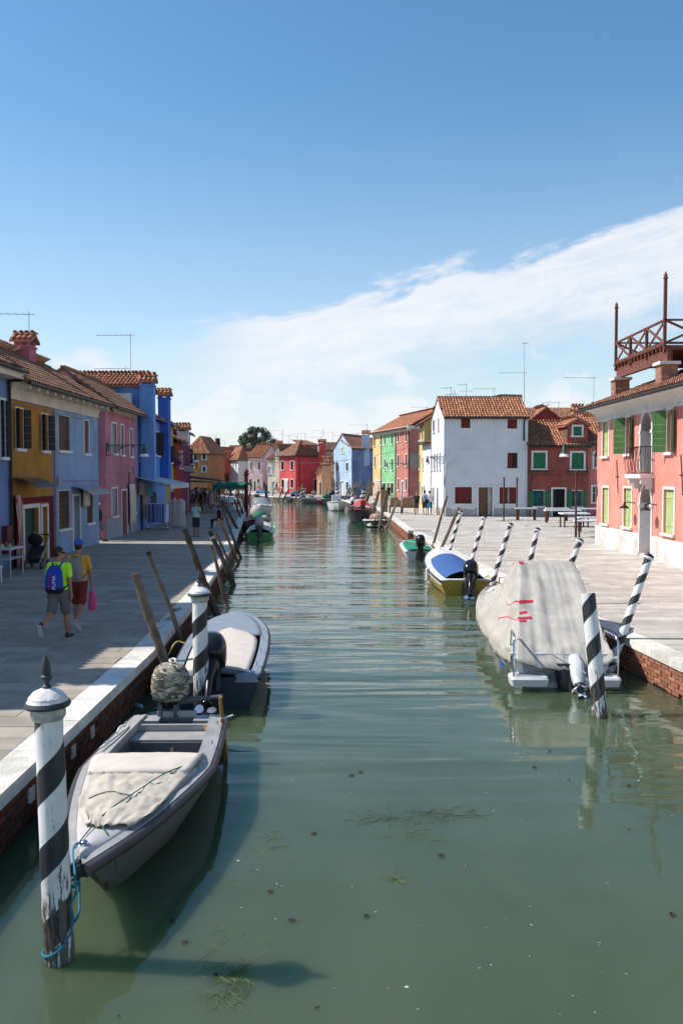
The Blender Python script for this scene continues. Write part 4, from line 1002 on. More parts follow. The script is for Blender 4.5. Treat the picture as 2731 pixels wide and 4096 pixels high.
window(l4, F, zB(1252, 82), zB(1284, 315), 'closed', 'sh_dkgreen', .08); window(l4, F, zB(1368, 58), zB(1394, 262), 'half', 'sh_black', .08, pane='inside'); window(l4, F, zB(1404, 66), zB(1428, 274), 'half', 'sh_black', .08, pane='inside')
l4.roof('u', 1.2, .4, 'tile_old', eave=6.3); l4.finish()
zde = zat(zA(0, 975)[1], 47.2); zdr = zat(zA(0, 895)[1], 49)
mb = MB(); mb.box((-14.4, 48.9, (6.0 + zde) / 2), (7.05, 3.5, zde - 6.0))
mb.add([(-10.87, 47.15, zde), (-10.87, 50.65, zde), (-10.87, 48.9, zdr)], [(0, 1, 2)]); dm = mb.build('dormer', plaster(84, 142, 214, .9), l4.root); jn = MB()
slope(None, [(-18, 46.9, zde - .1), (-10.6, 46.9, zde - .1), (-10.6, 48.9, zdr + .05), (-18, 48.9, zdr + .05)], MT['tile'], 0, joined=jn, slab=jn)
slope(None, [(-10.6, 50.9, zde - .1), (-18, 50.9, zde - .1), (-18, 48.9, zdr + .05), (-10.6, 48.9, zdr + .05)], MT['tile'], 0, joined=jn, slab=jn); ridge(jn, (-18, 48.9, zdr + .08), (-10.6, 48.9, zdr + .08))
jn.build('dormer_roof', MT['tile'], dm, 60, kind='stuff'); mb = MB(); mb.box((-10.86, 49.9, 7.2), (.06, 1.0, 1.5)); mb.build('dormer_window', MT['glass'], dm)
chimney(l4, (-10.35, 47.1), .7, .5, 2.6, zat(zA(0, 985)[1], 47), plaster(100, 160, 230, .9), R(0)); chimney(l4, (-10.75, 53.4), .62, .8, 2.6, zat(zA(0, 1100)[1], 53.4), plaster(44, 108, 214, .9))
mb = MB(); mb.box((-11.55, 46.75, 6.95), (.8, .35, .65)); mb.box((-11.55, 46.56, 6.95), (.3, .03, .3)); mb.build('air_conditioner', MT['sh_white'], l4.root)
pipe(l4, [F.pt(.9, 6.0, .07), F.pt(.9, 0, .07)], .05)
mb = MB(); F.box(mb, 4.6, F.L, 0, 6.09, -.02, .02); F2 = [h for h in F.holes if h[1] > 4.6]
l5 = House('yellow green house with black shutters and flower box', (-11.0, 54.62), (-11.1, 58.0), 6, 6.15, plaster(178, 174, 84, .8)); F = l5.front
for a, b in (((435, 735), (450, 910)), ((470, 740), (490, 915))): window(l5, F, zC(*a), zC(*b), 'half', 'sh_black', .06, pane='inside')
l5.roof('u', 1.4, .4, 'tile_old', eave=6.3); l5.finish()
l6 = House('deep red house with purple flowers at its window', (-11.1, 58.02), (-11.25, 62.0), 6, zat(zC(0, 705)[1], 59), plaster(172, 40, 28, .8)); F = l6.front
for a, b in (((568, 800), (580, 970)), ((592, 800), (602, 970))): window(l6, F, zC(*a), zC(*b), 'closed', 'sh_red', .06)
l6.roof('u', 1.3, .4, 'tile', eave=5.4); l6.finish()
l7 = House('purple house with a white chimney rising behind the red house', (-11.3, 62.1), (-11.8, 68.5), 6, 6.1, plaster(128, 36, 98, .8)); l7.roof('u', 1.2, .3, 'tile_old'); l7.finish()
chimney(l7, at(*zC(610, 700), 62).xy, .75, .7, 5, zat(zC(0, 590)[1], 62), plaster(215, 215, 230, .82))
for lb, a, b, zw, c in (('blue and white house behind the shop sign', (-12.0, 68.6), (-13.3, 76), 5.0, (150, 180, 210)), ('orange brown house above the restaurant awnings', (-13.4, 76.2), (-16.5, 88), 5.2, (190, 120, 80)), ('rusty red house behind the crowd', (-16.7, 88.2), (-24, 106), 5.2, (170, 70, 50))):
    h = House(lb, a, b, 6, zw, plaster(*c, .8)); F = h.front
    for k in range(3):
        u = F.L * (k + .5) / 3; window(h, F, None, (u - .4, u + .4, 3.2, 4.5), 'open', 'sh_dkgreen', .1)
    door(h, F, (0, 0), (0, 0)) if False else None
    h.roof('u', 1.2, .3, 'tile_old'); h.finish()
# cables and pipes clipped to the left facades
for h_, zc_ in ((l1, 5.3), (l2, 5.25), (l3, 3.35), (l3, 3.1), (l2, 2.75), (l4, 5.7)):
    Fq = h_.front; pipe(h_, [Fq.pt(Fq.L * q / 8, zc_ - .02 * math.sin(q * 1.9) - .012 * (q % 2), .035) for q in range(9)], .014, 'sh_grey', 'cable')
pipe(l3, [l3.front.pt(4.6, 3.1, .04), l3.front.pt(4.6, 0, .04)], .03, 'pipe'); pipe(l2, [l2.front.pt(.12, 5.4, .05), l2.front.pt(.12, 0, .05)], .035, 'sh_grey')
for h_, u_, z_ in ((l2, .3, 2.6), (l3, .25, 4.1), (l3, 5.6, 3.0)):
    mb = MB(); h_.front.box(mb, u_, u_ + .25, z_, z_ + .35, 0, .12); mb.build('meter_box', MT['sh_grey'], h_.root)
# lanterns
wall_lamp('green street lantern on scrolled bracket above the pink house alley', (-10.68, 39.95), (-8.97, 39.95), zat(1780, 39.95))
wall_lamp('green street lantern hanging by the yellow green house', (-11.05, 56), (-9.3, 56), zat(zC(0, 822)[1], 56))
wall_lamp('green street lantern on scrolled bracket at the salmon house corner', (XR, 37.75), (9.57, 37.75), zat(1778, 37.7))
wall_lamp('dark lantern beside the shop sign on the left', P(738, 66), P(768, 66), zat(zD(0, 575)[1], 66), mat='iron')
wall_lamp('small dark lantern on the ochre brown house', P(735, 90), P(785, 90), zat(zD(0, 635)[1], 90), mat='iron')
# flower box
fl = thing('flower_box', 'trailing purple flowers on the red house window', 'flowers', (-10.9, 58.6, 3.9)); c = at(*zC(535, 915), 58.5); mb = MB(); lf = MB()
for i in range(420):
    q = c + Vector((rnd.gauss(0, .16), rnd.gauss(0, .45), rnd.gauss(0, .16))); a, b = Vector((rnd.uniform(-1, 1), rnd.uniform(-1, 1), rnd.uniform(-1, 1))).normalized() * .06, Vector((rnd.uniform(-1, 1), rnd.uniform(-1, 1), rnd.uniform(-1, 1))).normalized() * .06
    (mb if i % 4 else lf).add([q - a, q + b, q + a, q - b], [(0, 1, 2, 3)])
mb.build('blossom', simple('purple petals', (.26, .02, .22), .8), fl, kind='stuff'); lf.build('leaves', simple('box leaves', (.04, .1, .02), .8), fl, kind='stuff')
mb = MB(); mb.box(c + Vector((-.1, 0, -.2)), (.2, 1.2, .16)); mb.build('planter', MT['sh_brown'], fl)

# ---- round tree behind the far roofs
def leaf_tree(label, c, rx, rz, zg):
    root = thing('tree', label, 'tree', (c.x, c.y, zg)); mb = MB(); mb.tube([(c.x, c.y, zg), (c.x + .1, c.y, c.z - rz * .5), (c.x, c.y, c.z)], [.35, .25, .12], 8)
    for i in range(7):
        a = i * .9; mb.tube([(c.x, c.y, c.z - rz * .6), (c.x + math.cos(a) * rx * .6, c.y + math.sin(a) * rx * .6, c.z + rz * (.1 + .06 * i))], [.12, .03], 5)
    mb.build('trunk', MT['oldwood'], root, 40)
    lf = MB(); cl = []
    for i in range(95):
        a = rnd.uniform(0, 6.283); zz = rnd.uniform(-.75, 1); r = math.sqrt(max(0, 1 - zz * zz)) * rnd.uniform(.55, 1.04); cl.append(Vector((c.x + math.cos(a) * r * rx, c.y + math.sin(a) * r * rx, c.z + zz * rz * rnd.uniform(.8, 1.02))))
    for q in cl:
        R0 = rx * rnd.uniform(.13, .24)
        for j in range(90):
            d = Vector((rnd.gauss(0, 1), rnd.gauss(0, 1), rnd.gauss(0, 1))).normalized() * R0 * rnd.uniform(.6, 1.05); p = q + d
            n = (d.normalized() + Vector((rnd.uniform(-.6, .6), rnd.uniform(-.6, .6), rnd.uniform(-.6, .6)))).normalized(); u = n.orthogonal().normalized(); w = n.cross(u); s = rnd.uniform(.1, .2)
            lf.add([p - u * s, p + w * s * .6, p + u * s, p - w * s * .6], [(0, 1, 2, 3)])
    lf.build('crown', M('leaf green', (.055, .085, .035), .7, .3, .8, 0, rand=.5, spec=.3), root)
leaf_tree('round dark green tree rising behind the far tiled roofs', at(*zD(1018, 370), 190), 4.0, 3.1, 0)

# ---- antennas: photo pixel of the foot and the top, depth
ants = [('antenna on the chimney of the ochre house', zA(265, 545), zA(262, 325), 35, 1.9, 3.25, 0), ('tall antenna above the blue house dormer', zA(1175, 880), zA(1167, 520), 50, 2.0, 3.1, 0), ('short antenna left of the blue house dormer', zA(1130, 895), zA(1130, 820), 52, 1.9, 3.1, 0), ('low antenna above the left tiled roof', zA(847, 900), zA(847, 868), 50, 1.9, 3.1, 0),
        ('cluster antenna leftmost on the pale blue white house', zG(230, 205), zG(230, 100), 66, .8, 2.6, 1), ('bent antenna second on the pale blue white house', zG(262, 205), zG(262, 130), 66, .0, 0, 0), ('spiky antenna third on the pale blue white house', zG(366, 200), zG(366, 72), 66, .7, 2.9, 1), ('stepped antenna near the roof pergola', zG(613, 200), zG(613, 110), 68, 1.6, 3.14, 0), ('very tall thin mast at the right end of the pale blue white house', zG(884, 300), zG(884, -300), 68, .2, 1, 0),
        ('antenna beside the tall mast', zH(145, 1140), zH(147, 860), 70, 2.0, 3.0, 0), ('antenna above the brick red house', zH(452, 1230), zH(452, 1130), 68, 1.4, 3.1, 1), ('antenna near the salmon house eave', zH(765, 1170), zH(770, 905), 58, 2.0, 3.2, 0), ('short stub antenna behind the white house', zG(1013, 330), zG(1013, 258), 68, .3, 3, 0),
        ('antenna above the yellow and green houses', zF(672, 215), zF(672, 195), 98, 1.8, 3.1, 0), ('antenna over the light blue house chimney', zE(960, 340), zE(960, 252), 122, 2.6, 3.1, 0), ('arrow antenna left of the blue chimney', zE(872, 430), zE(872, 345), 124, 1.2, 2.8, 1), ('antenna behind the blue chimney', zE(912, 430), zE(912, 335), 126, 1.0, 3.1, 0), ('antenna left of the light blue house', zE(722, 430), zE(722, 362), 128, 1.5, 2.9, 0),
        ('crossed antenna above the crimson house', zE(503, 430), zE(503, 312), 130, 1.4, 2.9, 1), ('tall antenna right of the crimson house', zE(602, 460), zE(600, 328), 134, 1.8, 3.1, 0), ('antenna left of the crimson house roof', zE(317, 420), zE(317, 345), 134, 2.2, 3.1, 0), ('antenna over the cream tower', zE(78, 470), zE(78, 312), 136, 1.8, 3.0, 1), ('antenna right of the cream tower', zE(150, 460), zE(150, 360), 138, 1.6, 3.1, 0), ('middle antenna over the cream tower', zE(236, 455), zE(236, 370), 138, 1.8, 3.1, 0), ('lower antenna beside the crimson dormer', zE(480, 440), zE(480, 380), 132, 2.0, 3.1, 0),
        ('crossed antenna in front of the round tree', zD(995, 330), zD(990, 175), 180, 1.6, .2, 1), ('antenna left of the round tree', zD(827, 440), zD(827, 357), 178, 1.8, 3.1, 0), ('antenna right of the round tree', zD(1217, 420), zD(1217, 310), 178, 1.6, 3.1, 0), ('tall antenna over the dark roofed house', zD(520, 400), zD(518, 280), 172, 2.0, 3.1, 1), ('arrow antenna over the red attic house', zD(625, 480), zD(625, 345), 172, 1.0, 2.8, 1), ('small antenna over the ochre brown house', zD(240, 440), zD(240, 390), 126, .8, 2.9, 0), ('antenna right of the ochre brown house', zD(430, 480), zD(430, 412), 170, 1.3, 3.1, 0), ('antenna amid the tree crown', zD(1096, 420), zD(1096, 292), 184, 1.4, 3.1, 0)]
for lb, a, b, Y, boom, az, kd in ants:
    p = at(*a, Y); q = at(*b, Y); antenna(lb, p - Vector((0, 0, .8)), q.z - p.z + .8, boom, az, 6, kd, .016 if Y < 80 else .026)
# tall dark flue beside the tree and a slim chimney on the left
for lb, a, b, Y, w, c in (('stout grey concrete flue in front of the round tree', zD(1003, 460), zD(1003, 320), 176, 1.1, (90, 84, 78)), ('slim dark brick chimney behind the red attic house', zD(537, 500), zD(537, 390), 170, .9, (90, 66, 58))):
    p = at(*a, Y); q = at(*b, Y); root = thing('chimney_stack', lb, 'chimney', (p.x, p.y, 6)); mb = MB(); mb.box((p.x, p.y, (6 + q.z) / 2), (w, w, q.z - 6)); mb.build('shaft', plaster(*c, .8), root)
    mb = MB(); mb.box((p.x, p.y, q.z + .1), (w * 1.2, w * 1.2, .2)); mb.lathe([(w * .5, .2), (w * .55, .9), (w * .6, 1.0)], 10, Matrix.Translation((p.x, p.y, q.z))); mb.build('cap', plaster(*c, .7), root)
# cable across the canal
cb = MB(); a = at(*zD(660, 560), 80); b = at(*zE(1430, 485), 92); pts = []
for i in range(25): f = i / 24; p = a.lerp(b, f); p.z -= 1.9 * 4 * f * (1 - f) * .55; pts.append(p)
cb.tube(pts, .022, 5); tag(cb.build('overhead_cable', MT['sh_grey']), 'thin overhead cable sagging across the canal bend', 'cable')

# ------------------------------------------------------------------ mooring poles
def stripe_material(name, pitch, wear, hand=1, fall=1.0):
    m = bpy.data.materials.new(name); m.use_nodes = True; t = m.node_tree; t.nodes.clear(); k = NT(t)
    co = k.n('ShaderNodeTexCoord').outputs['Object']; sp = k.n('ShaderNodeSeparateXYZ', None, i0=co)
    ang = k.math('DIVIDE', k.math('ARCTAN2', sp.outputs[1], sp.outputs[0]), 6.28318)
    st = k.math('FRACT', k.math('ADD', k.math('MULTIPLY', ang, hand), k.math('DIVIDE', sp.outputs[2], pitch)))
    nz = k.noise(k.scaled(co, (14, 14, 2.2)), 1.0, 7, .65)
    edge = k.math('ADD', st, k.math('MULTIPLY', k.math('SUBTRACT', nz, .5), .03))
    dark = k.math('MULTIPLY', k.ramp(edge, .02, .035), k.ramp(edge, .485, .47))
    grime = k.noise(k.scaled(co, (5, 5, 1.2)), 2.0, 5, .6)
    wh = k.mix(k.ramp(grime, .45, .8), (.74, .74, .73), (.50, .49, .46))
    bk = k.mix(k.ramp(grime, .4, .8), (.018, .021, .026), (.05, .055, .06))
    c = k.mix(dark, wh, bk)
    low = k.ramp(sp.outputs[2], .15, 1.3 * fall, .24, 0)
    chip = k.ramp(k.math('ADD', k.noise(k.scaled(co, (22, 22, 3.0)), 1.3, 6, .7), k.math('ADD', low, wear)), .70, .73)
    c = k.mix(chip, c, k.mix(nz, (.06, .05, .04), (.17, .14, .11)))
    crack = k.noise(k.scaled(co, (40, 40, .8)), 1.0, 3, .6)
    c = k.mix(k.ramp(crack, .70, .74, 0, .8 if wear > 0 else .25), c, (.05, .045, .04))
    wet = k.ramp(sp.outputs[2], .52, .42); c = k.mix(k.math('MULTIPLY', wet, .8), c, (.02, .022, .014))
    b = k.n('ShaderNodeBsdfPrincipled', None, Base_Color=c, Roughness=.55)
    bp = k.n('ShaderNodeBump', None, Strength=.5, Distance=.006, Height=k.math('SUBTRACT', crack, chip)); t.links.new(bp.outputs[0], b.inputs['Normal'])
    k.n('ShaderNodeOutputMaterial', None, Surface=b.outputs[0]); return m
SM_OLD = stripe_material('peeling spiral paint', .56, .055, -1, 1.5)
SM_POST = stripe_material('worn spiral paint on the cut post', .62, .02, -1, 1.4)
SM_NEW = stripe_material('fresh spiral paint', .40, -.2, -1, .3)
def place(o, base, tip):
    d = (Vector(tip) - Vector(base)); o.location = base; o.rotation_euler = d.to_track_quat('Z', 'Y').to_euler(); return d.length
def striped(label, base, tip, r0, r1, mat, cap, wob=.006):
    """base, tip: world points; pole runs from 0.4 m below the base"""
    base, tip = Vector(base), Vector(tip); d = (tip - base).normalized(); b0 = base - d * .45
    root = thing('mooring_pole', label, 'mooring pole', b0, 'spiral striped mooring poles', local=True); L = place(root, b0, tip)
    n = 18; rs = []; rr = random.Random(int(L * 1000))
    for i in range(13):
        f = i / 12; r = r0 + (r1 - r0) * f; ox, oy = rr.uniform(-wob, wob), rr.uniform(-wob, wob)
        rs.append([Vector((ox + r * (1 + rr.uniform(-.015, .015)) * math.cos(2 * math.pi * j / n), oy + r * math.sin(2 * math.pi * j / n), L * f)) for j in range(n)])
    mb = MB(); mb.rings(rs); mb.build('shaft', mat, root, 50)
    T = Matrix.Translation((0, 0, L))
    if cap == 'finial':
        s = r1 / .1
        mb = MB(); mb.lathe([(.108 * s, -.06), (.125 * s, -.03), (.125 * s, .03), (.10 * s, .035)], 24, T); mb.build('collar', M('worn white collar', (.42, .41, .38), .7, .3, 20, .5, 60), root, 30)
        mb = MB(); mb.lathe([(.12 * s, .03), (.155 * s, .035), (.166 * s, .055), (.155 * s, .078), (.13 * s, .082)], 28, T); mb.build('ring', simple('slate paint', (.045, .05, .055), .55, var=.25, bump=.3), root, 40)
        mb = MB(); mb.lathe([(.148 * s, .08), (.135 * s, .1), (.135 * s, .11), (.10 * s, .15), (.05 * s, .172), (.02 * s, .178)], 28, T); mb.build('dome', simple('worn white dome', (.66, .66, .65), .6, var=.25, scale=14, bump=.5), root, 40)
        mb = MB(); mb.lathe([(.03 * s, .175), (.035 * s, .19), (.018 * s, .205), (.02 * s, .22), (.042 * s, .245), (.042 * s, .265), (.03 * s, .275), (.034 * s, .285), (.036 * s, .31), (.03 * s, .36), (.014 * s, .40), (.004 * s, .425)], 16, T); mb.build('finial', MT['slate paint'], root, 50)
    elif cap == 'ball':
        mb = MB(); mb.lathe([(r1 * 1.02, -.02), (r1 * 1.45, 0), (r1 * 1.5, .015), (r1 * 1.4, .03)], 16, T); mb.build('rim', MT['white_paint'], root, 30)
        mb = MB(); mb.lathe([(r1 * 1.35, .03), (r1 * 1.2, .065), (r1 * .6, .09), (.01, .1)], 16, T); mb.build('cap', MT['black_paint'], root, 40)
    return root
# near left pair with slate finials
b = G(*zO(290, 655), ZW); t_ = at(*zN(303, 385), b.y + .02); NP = striped('tall near striped mooring pole with finial at the bow of the grey boat', b, t_, .113, .102, SM_OLD, 'finial')
b = G(807, 2853, ZW); t_ = at(*zL(783, 765), b.y); striped('striped mooring pole with finial between the camouflage motor and the beige covered boat', b, t_, .122, .110, SM_OLD, 'finial')
b = G(*zK(978, 1275), ZW); t_ = at(*zK(890, 398), b.y + .25); striped('cut off white and black striped post in front of the tarpaulin covered boat', b, t_, .118, .108, SM_POST, None)
pal = [('nearest leaning striped pole with white rim by the covered boat', zK(1100, 795), zK(1319, 150), 16.0, .072), ('leaning striped pole just behind the right side of the tarpaulin', zI(556, 1480), zI(640, 1275), 20.4, .068), ('leaning striped pole rising above the tarpaulin top', zJ(1490, 370), zI(260, 1172), 24.0, .066), ('leaning striped pole between tarpaulin and yellow boat', zJ(1100, 585), zJ(1280, 10), 25.4, .068), ('leaning striped pole behind the black outboard with a string', zJ(865, 405), zG(528, 1285), 30.6, .068), ('farthest leaning striped pole beside two plain poles', zJ(640, 295), zG(316, 1235), 34.5, .068)]
for lb, b, t_, Y, r in pal:
    b3, t3 = at(*b, Y), at(*t_, Y + .1); d = (t3 - b3).normalized(); k = (-.62 - b3.z) / d.z; striped(lb, b3 + d * k, t3, r * 1.08, r, SM_NEW, 'ball', .002)
# bits of rope on two of them
c = at(*zG(520, 1330), 30.55); mb = MB(); mb.tube([c, c + Vector((.02, -.06, -.2)), c + Vector((.03, -.08, -.75)), c + Vector((.03, -.08, -.9))], .012, 6); tag(mb.build('hanging_string', MT['cream']), 'thin white string dangling from a striped pole', 'string')

def rough_pole(label, base, tip, r0, r1, mat='oldwood', bend=.02, top=None, name='mooring_pole', group='plain wooden mooring poles', down=.5):
    base, tip = Vector(base), Vector(tip); d = (tip - base).normalized(); b0 = base - d * down; rr = random.Random(hash(label) % 1000 if False else len(label) * 37 + int(base.y * 10)); L = (tip - b0).length
    u = d.orthogonal().normalized(); w = d.cross(u); pts = []; rad = []; N = 22; ph = rr.uniform(0, 6)
    for i in range(N + 1):
        f = i / N; o = bend * math.sin(f * math.pi * 1.5 + ph) * math.sin(f * math.pi); pts.append(b0 + d * L * f + u * o + w * o * .5 * math.cos(ph)); rad.append((r0 + (r1 - r0) * f) * rr.uniform(.88, 1.12))
    mb = MB(); mb.tube(pts, rad, 12)
    if top is None: return tag(mb.build(name, MT[mat], None, 45), label, 'mooring pole', group)
    root = thing(name, label, 'mooring pole', b0, group); mb.build('shaft', MT[mat], root, 45); q = MB(); q.tube([tip - d * top[1] - d * top[2], tip - d * top[1]], r1 * 1.14, 12); q.build('band', simple(*top[0]), root, 40); return root
def lp(b, t, z=ZW, dy=0.0): p = G(*b, z); return p, at(*t, p.y + dy)
bt = [('thick grey pole leaning out over the near left pavement', zL(505, 1450), zL(204, 550), .085, .075, 'oldwood', -.35, None), ('thin knotty pole with a black cap left of the striped pole', zL(625, 1180), zL(322, 350), .05, .042, 'oldwood', -.3, (('black tape', (.012, .012, .012), .6), .0, .07)), ('broad dark plank like pole leaning behind the striped pole', zL(940, 918), zL(645, 150), .10, .08, 'darkwood', ZW, None),
      ('slim crooked pole at the bow of the beige covered boat', zL(1045, 857), zL(880, 292), .05, .045, 'oldwood', ZW, None), ('dark pole with a white rope tied near its top', zL(1090, 655), zL(870, 165), .085, .075, 'darkwood', ZW, (('white rope', (.5, .48, .44), .9), .2, .08)), ('pole with an orange band near its top', zL(1085, 580), zL(930, 182), .05, .045, 'oldwood', ZW, (('orange band', (.45, .07, .02), .7), .1, .05)),
      ('yellowish pole in front of the seated woman', zL(1132, 455), zL(950, 55), .065, .055, 'yellowwood', ZW, None), ('grey pole leaning beside the green boat', zL(1152, 408), zD(545, 1075), .06, .055, 'darkwood', ZW, None), ('dark heavy pole leaning at the green boat stern', zL(1172, 245), zD(590, 1100), .09, .08, 'darkwood', ZW, None), ('pole leaning by the green boat bow', zD(868, 1420), zD(740, 1085), .07, .06, 'darkwood', ZW, None), ('pole crossing behind the green boat', zD(892, 1380), zD(780, 1065), .08, .07, 'darkwood', ZW, None), ('pole leaning near the green awning', zD(892, 1260), zD(826, 1010), .08, .07, 'darkwood', ZW, None), ('short pole behind the red post', zD(940, 1190), zD(905, 1010), .07, .06, 'darkwood', ZW, None)]
for lb, b, t_, r0, r1, mt, z, top in bt:
    p, q = lp(b, t_, z); rough_pole(lb, p, q, r0, r1, mt, .035 if r0 < .06 else .015, top, down=.5 if z == ZW else .75)
bt = [('rightmost of two plain poles by the green net boat', zJ(555, 255), zF(1003, 1250), 36.0, .07), ('leftmost of two plain poles by the green net boat', zJ(465, 235), zF(882, 1130), 38.0, .06),
      ('thick pole leaning over the red work barge', zE(1108, 1235), zE(1160, 970), 56, .10), ('wide pole behind the red work barge', zE(1038, 1120), zE(1085, 955), 62, .12), ('thin crossed pole right of the grey rowing boat', zE(1185, 1290), zE(1280, 1050), 57, .06), ('second thin crossed pole right of the grey rowing boat', zE(1165, 1320), zE(1270, 1060), 57.4, .055),
      ('long slender pole left of the pink draped cloth', zE(925, 1060), zE(1000, 815), 84, .09), ('middle slender pole by the pink draped cloth', zE(940, 1075), zE(1012, 855), 82, .09), ('right slender pole by the pink draped cloth', zE(955, 1085), zE(1030, 865), 80, .08), ('pole beside the white motorboat', zE(728, 1050), zE(768, 925), 98, .1), ('yellow pole in front of the crimson house', zE(255, 1040), zE(288, 885), 106, .1), ('pole left of the striped pair by the crimson house', zE(225, 1000), zE(258, 912), 108, .1), ('short pole before the crimson house door', zE(108, 1005), zE(146, 920), 112, .09), ('pole before the crimson house corner', zE(58, 990), zE(85, 912), 112, .09), ('pole before the cream house', zD(1230, 1020), zD(1255, 940), 116, .09), ('pole near the small pale orange house', zE(528, 1000), zE(546, 930), 108, .09), ('pole before the faded pink house', zD(945, 990), zD(965, 890), 128, .09)]
for lb, b, t_, Y, r in bt:
    b3, t3 = at(*b, Y), at(*t_, Y); d = (t3 - b3).normalized(); k = (ZW - b3.z) / d.z if b3.z > ZW else 0; rough_pole(lb, b3 + d * min(k, 0) if k < 0 else b3 + d * k, t3, r, r * .85, 'yellowwood' if 'yellow' in lb else 'oldwood', .02)
for lb, b, t_, Y, r in (('short striped pole left of the pair before the crimson house', zE(275, 1045), zE(277, 970), 106, .16), ('striped pole with white cap before the crimson house', zE(303, 1045), zE(301, 925), 106, .2), ('striped pole with dark cap behind the white motorboat', zE(655, 1075), zE(652, 920), 88, .2), ('leaning striped pole over the white outboard', zE(895, 1080), zE(930, 955), 80, .2), ('small red and white striped pole behind the red barge', zE(1020, 1100), zE(1045, 1040), 66, .12)):
    b3, t3 = at(*b, Y), at(*t_, Y); d = (t3 - b3).normalized(); k = (ZW - b3.z) / d.z; striped(lb, b3 + d * k, t3, r, r, SM_NEW, 'ball', .002)
# brick red post on the left bank, slim stick at the grey boat, steel posts on the right square
c = at(*zD(898, 1190), 70); c.z = ZW; tp = at(*zD(893, 790), 70); root = thing('mooring_post', 'dark red painted mooring post with rounded cap by the restaurant', 'mooring post', c); mb = MB(); mb.tube([c - Vector((0, 0, .5)), tp], .16, 12); mb.build('shaft', simple('dark red paint', (.12, .02, .02), .6), root, 45); mb = MB(); mb.lathe([(.17, 0), (.24, .05), (.24, .15), (.15, .2), (.2, .3), (.14, .45), (.03, .55)], 12, Matrix.Translation(tp)); mb.build('cap', MT['dark red paint'], root, 45)
b = G(*zN(1418, 690), ZW); tag(MB().tube([b - Vector((0, 0, .4)), b, at(*zN(1382, 295), b.y - .1)], [.03, .03, .024], 8).build('wooden_stick', MT['yellowwood'], None, 45), 'slim wooden stick standing in the water at the grey boat stern', 'stick')
for lb, b, t_ in (('leftmost thin rusty post before the pale blue white house', zG(702, 1310), zG(704, 920)), ('second thin rusty post beside the white market table', zG(818, 1300), zG(820, 920)), ('tall rusty post among the white market tables', zG(1345, 1455), zG(1350, 872)), ('thin rusty post behind the tables near the salmon house', zG(1447, 1280), zG(1455, 925))):
    p = G(*b); q = at(*t_, p.y); root = thing('steel_post', lb, 'post', p, 'rusty posts on the square'); mb = MB(); mb.tube([p, (p.x, p.y, q.z)], .05, 10); mb.build('shaft', MT['rust'], root, 45); mb = MB(); mb.lathe([(.056, -.03), (.056, .03), (.02, .05)], 10, Matrix.Translation((p.x, p.y, q.z))); mb.tube([(p.x, p.y, q.z - .15), (p.x + .12, p.y, q.z - .15)], .02, 6); mb.build('cap', MT['rust'], root, 45)
# market tables: white stone tops on steel legs
for lb, x0, x1, yt, yb, dep in (('white market table nearest the pale blue white house', 822, 1004, 1192, 1302, .55), ('white market table in front of the red house door, far one', 1086, 1290, 1193, 1308, .5), ('long white market table in front of the red house door, near one', 1076, 1400, 1210, 1325, .55), ('white market table with a wide square top right of the door', 1232, 1480, 1240, 1366, 1.1), ('white market table behind the tall rusty post', 1376, 1600, 1275, 1405, .6), ('nearest white market table by the salmon house', 1360, 1650, 1305, 1455, .7), ('farthest right white market table under the pink house', 1356, 1600, 1195, 1300, .5)):
    p = G(*zG(x0, yb)); Y = p.y; a = at(*zG(x0, yt), Y); b = at(*zG(x1, yt), Y); root = thing('market_table', lb, 'table', (a.x, Y, 0), 'white topped market tables'); w = b.x - a.x
    mb = MB(); mb.box(((a.x + b.x) / 2, Y + dep / 2, a.z - .03), (w, dep, .07)); mb.build('table_top', MT['white_paint'], root)
    for x in (a.x + .12, b.x - .12) if w < 3.2 else (a.x + .15, a.x + w / 2, b.x - .15):
        for y in (Y + .08, Y + dep - .08): mb = MB(); mb.beam((x, y, 0), (x, y, a.z - .066), .07); mb.build('leg', MT['rust'], root)
# weeds in the joints round the posts
wd = MB()
for cx, cy, n, s in ((700, 1308, 60, .5), (840, 1303, 160, .9), (1270, 1362, 120, .8), (1380, 1360, 80, .8), (1130, 1358, 30, .9), (1450, 1418, 40, .7), (910, 1356, 15, .5)):
    p = G(*zG(cx, cy))
    for i in range(n):
        q = p + Vector((rnd.gauss(0, s * .5), rnd.gauss(0, .12), .003)); h = rnd.uniform(.03, .09); d = Vector((rnd.uniform(-1, 1), rnd.uniform(-1, 1), 0)) * .05; wd.add([q, q + Vector((.02, 0, 0)), q + d + Vector((0, 0, h))], [(0, 1, 2)])
for cx, cy, n in ((570, 880, 60), (495, 960, 20), (410, 1045, 12)):
    p = G(*zL(cx, cy))
    for i in range(n):
        q = p + Vector((rnd.gauss(0, .06), rnd.gauss(0, .15), .003)); h = rnd.uniform(.03, .08); d = Vector((rnd.uniform(-1, 1), rnd.uniform(-1, 1), 0)) * .04; wd.add([q, q + Vector((.015, 0, 0)), q + d + Vector((0, 0, h))], [(0, 1, 2)])
o = wd.build('weeds', simple('weed green', (.10, .13, .04), .9)); o['kind'] = 'stuff'; o['label'] = 'small weeds growing in the paving joints'; o['category'] = 'weeds'

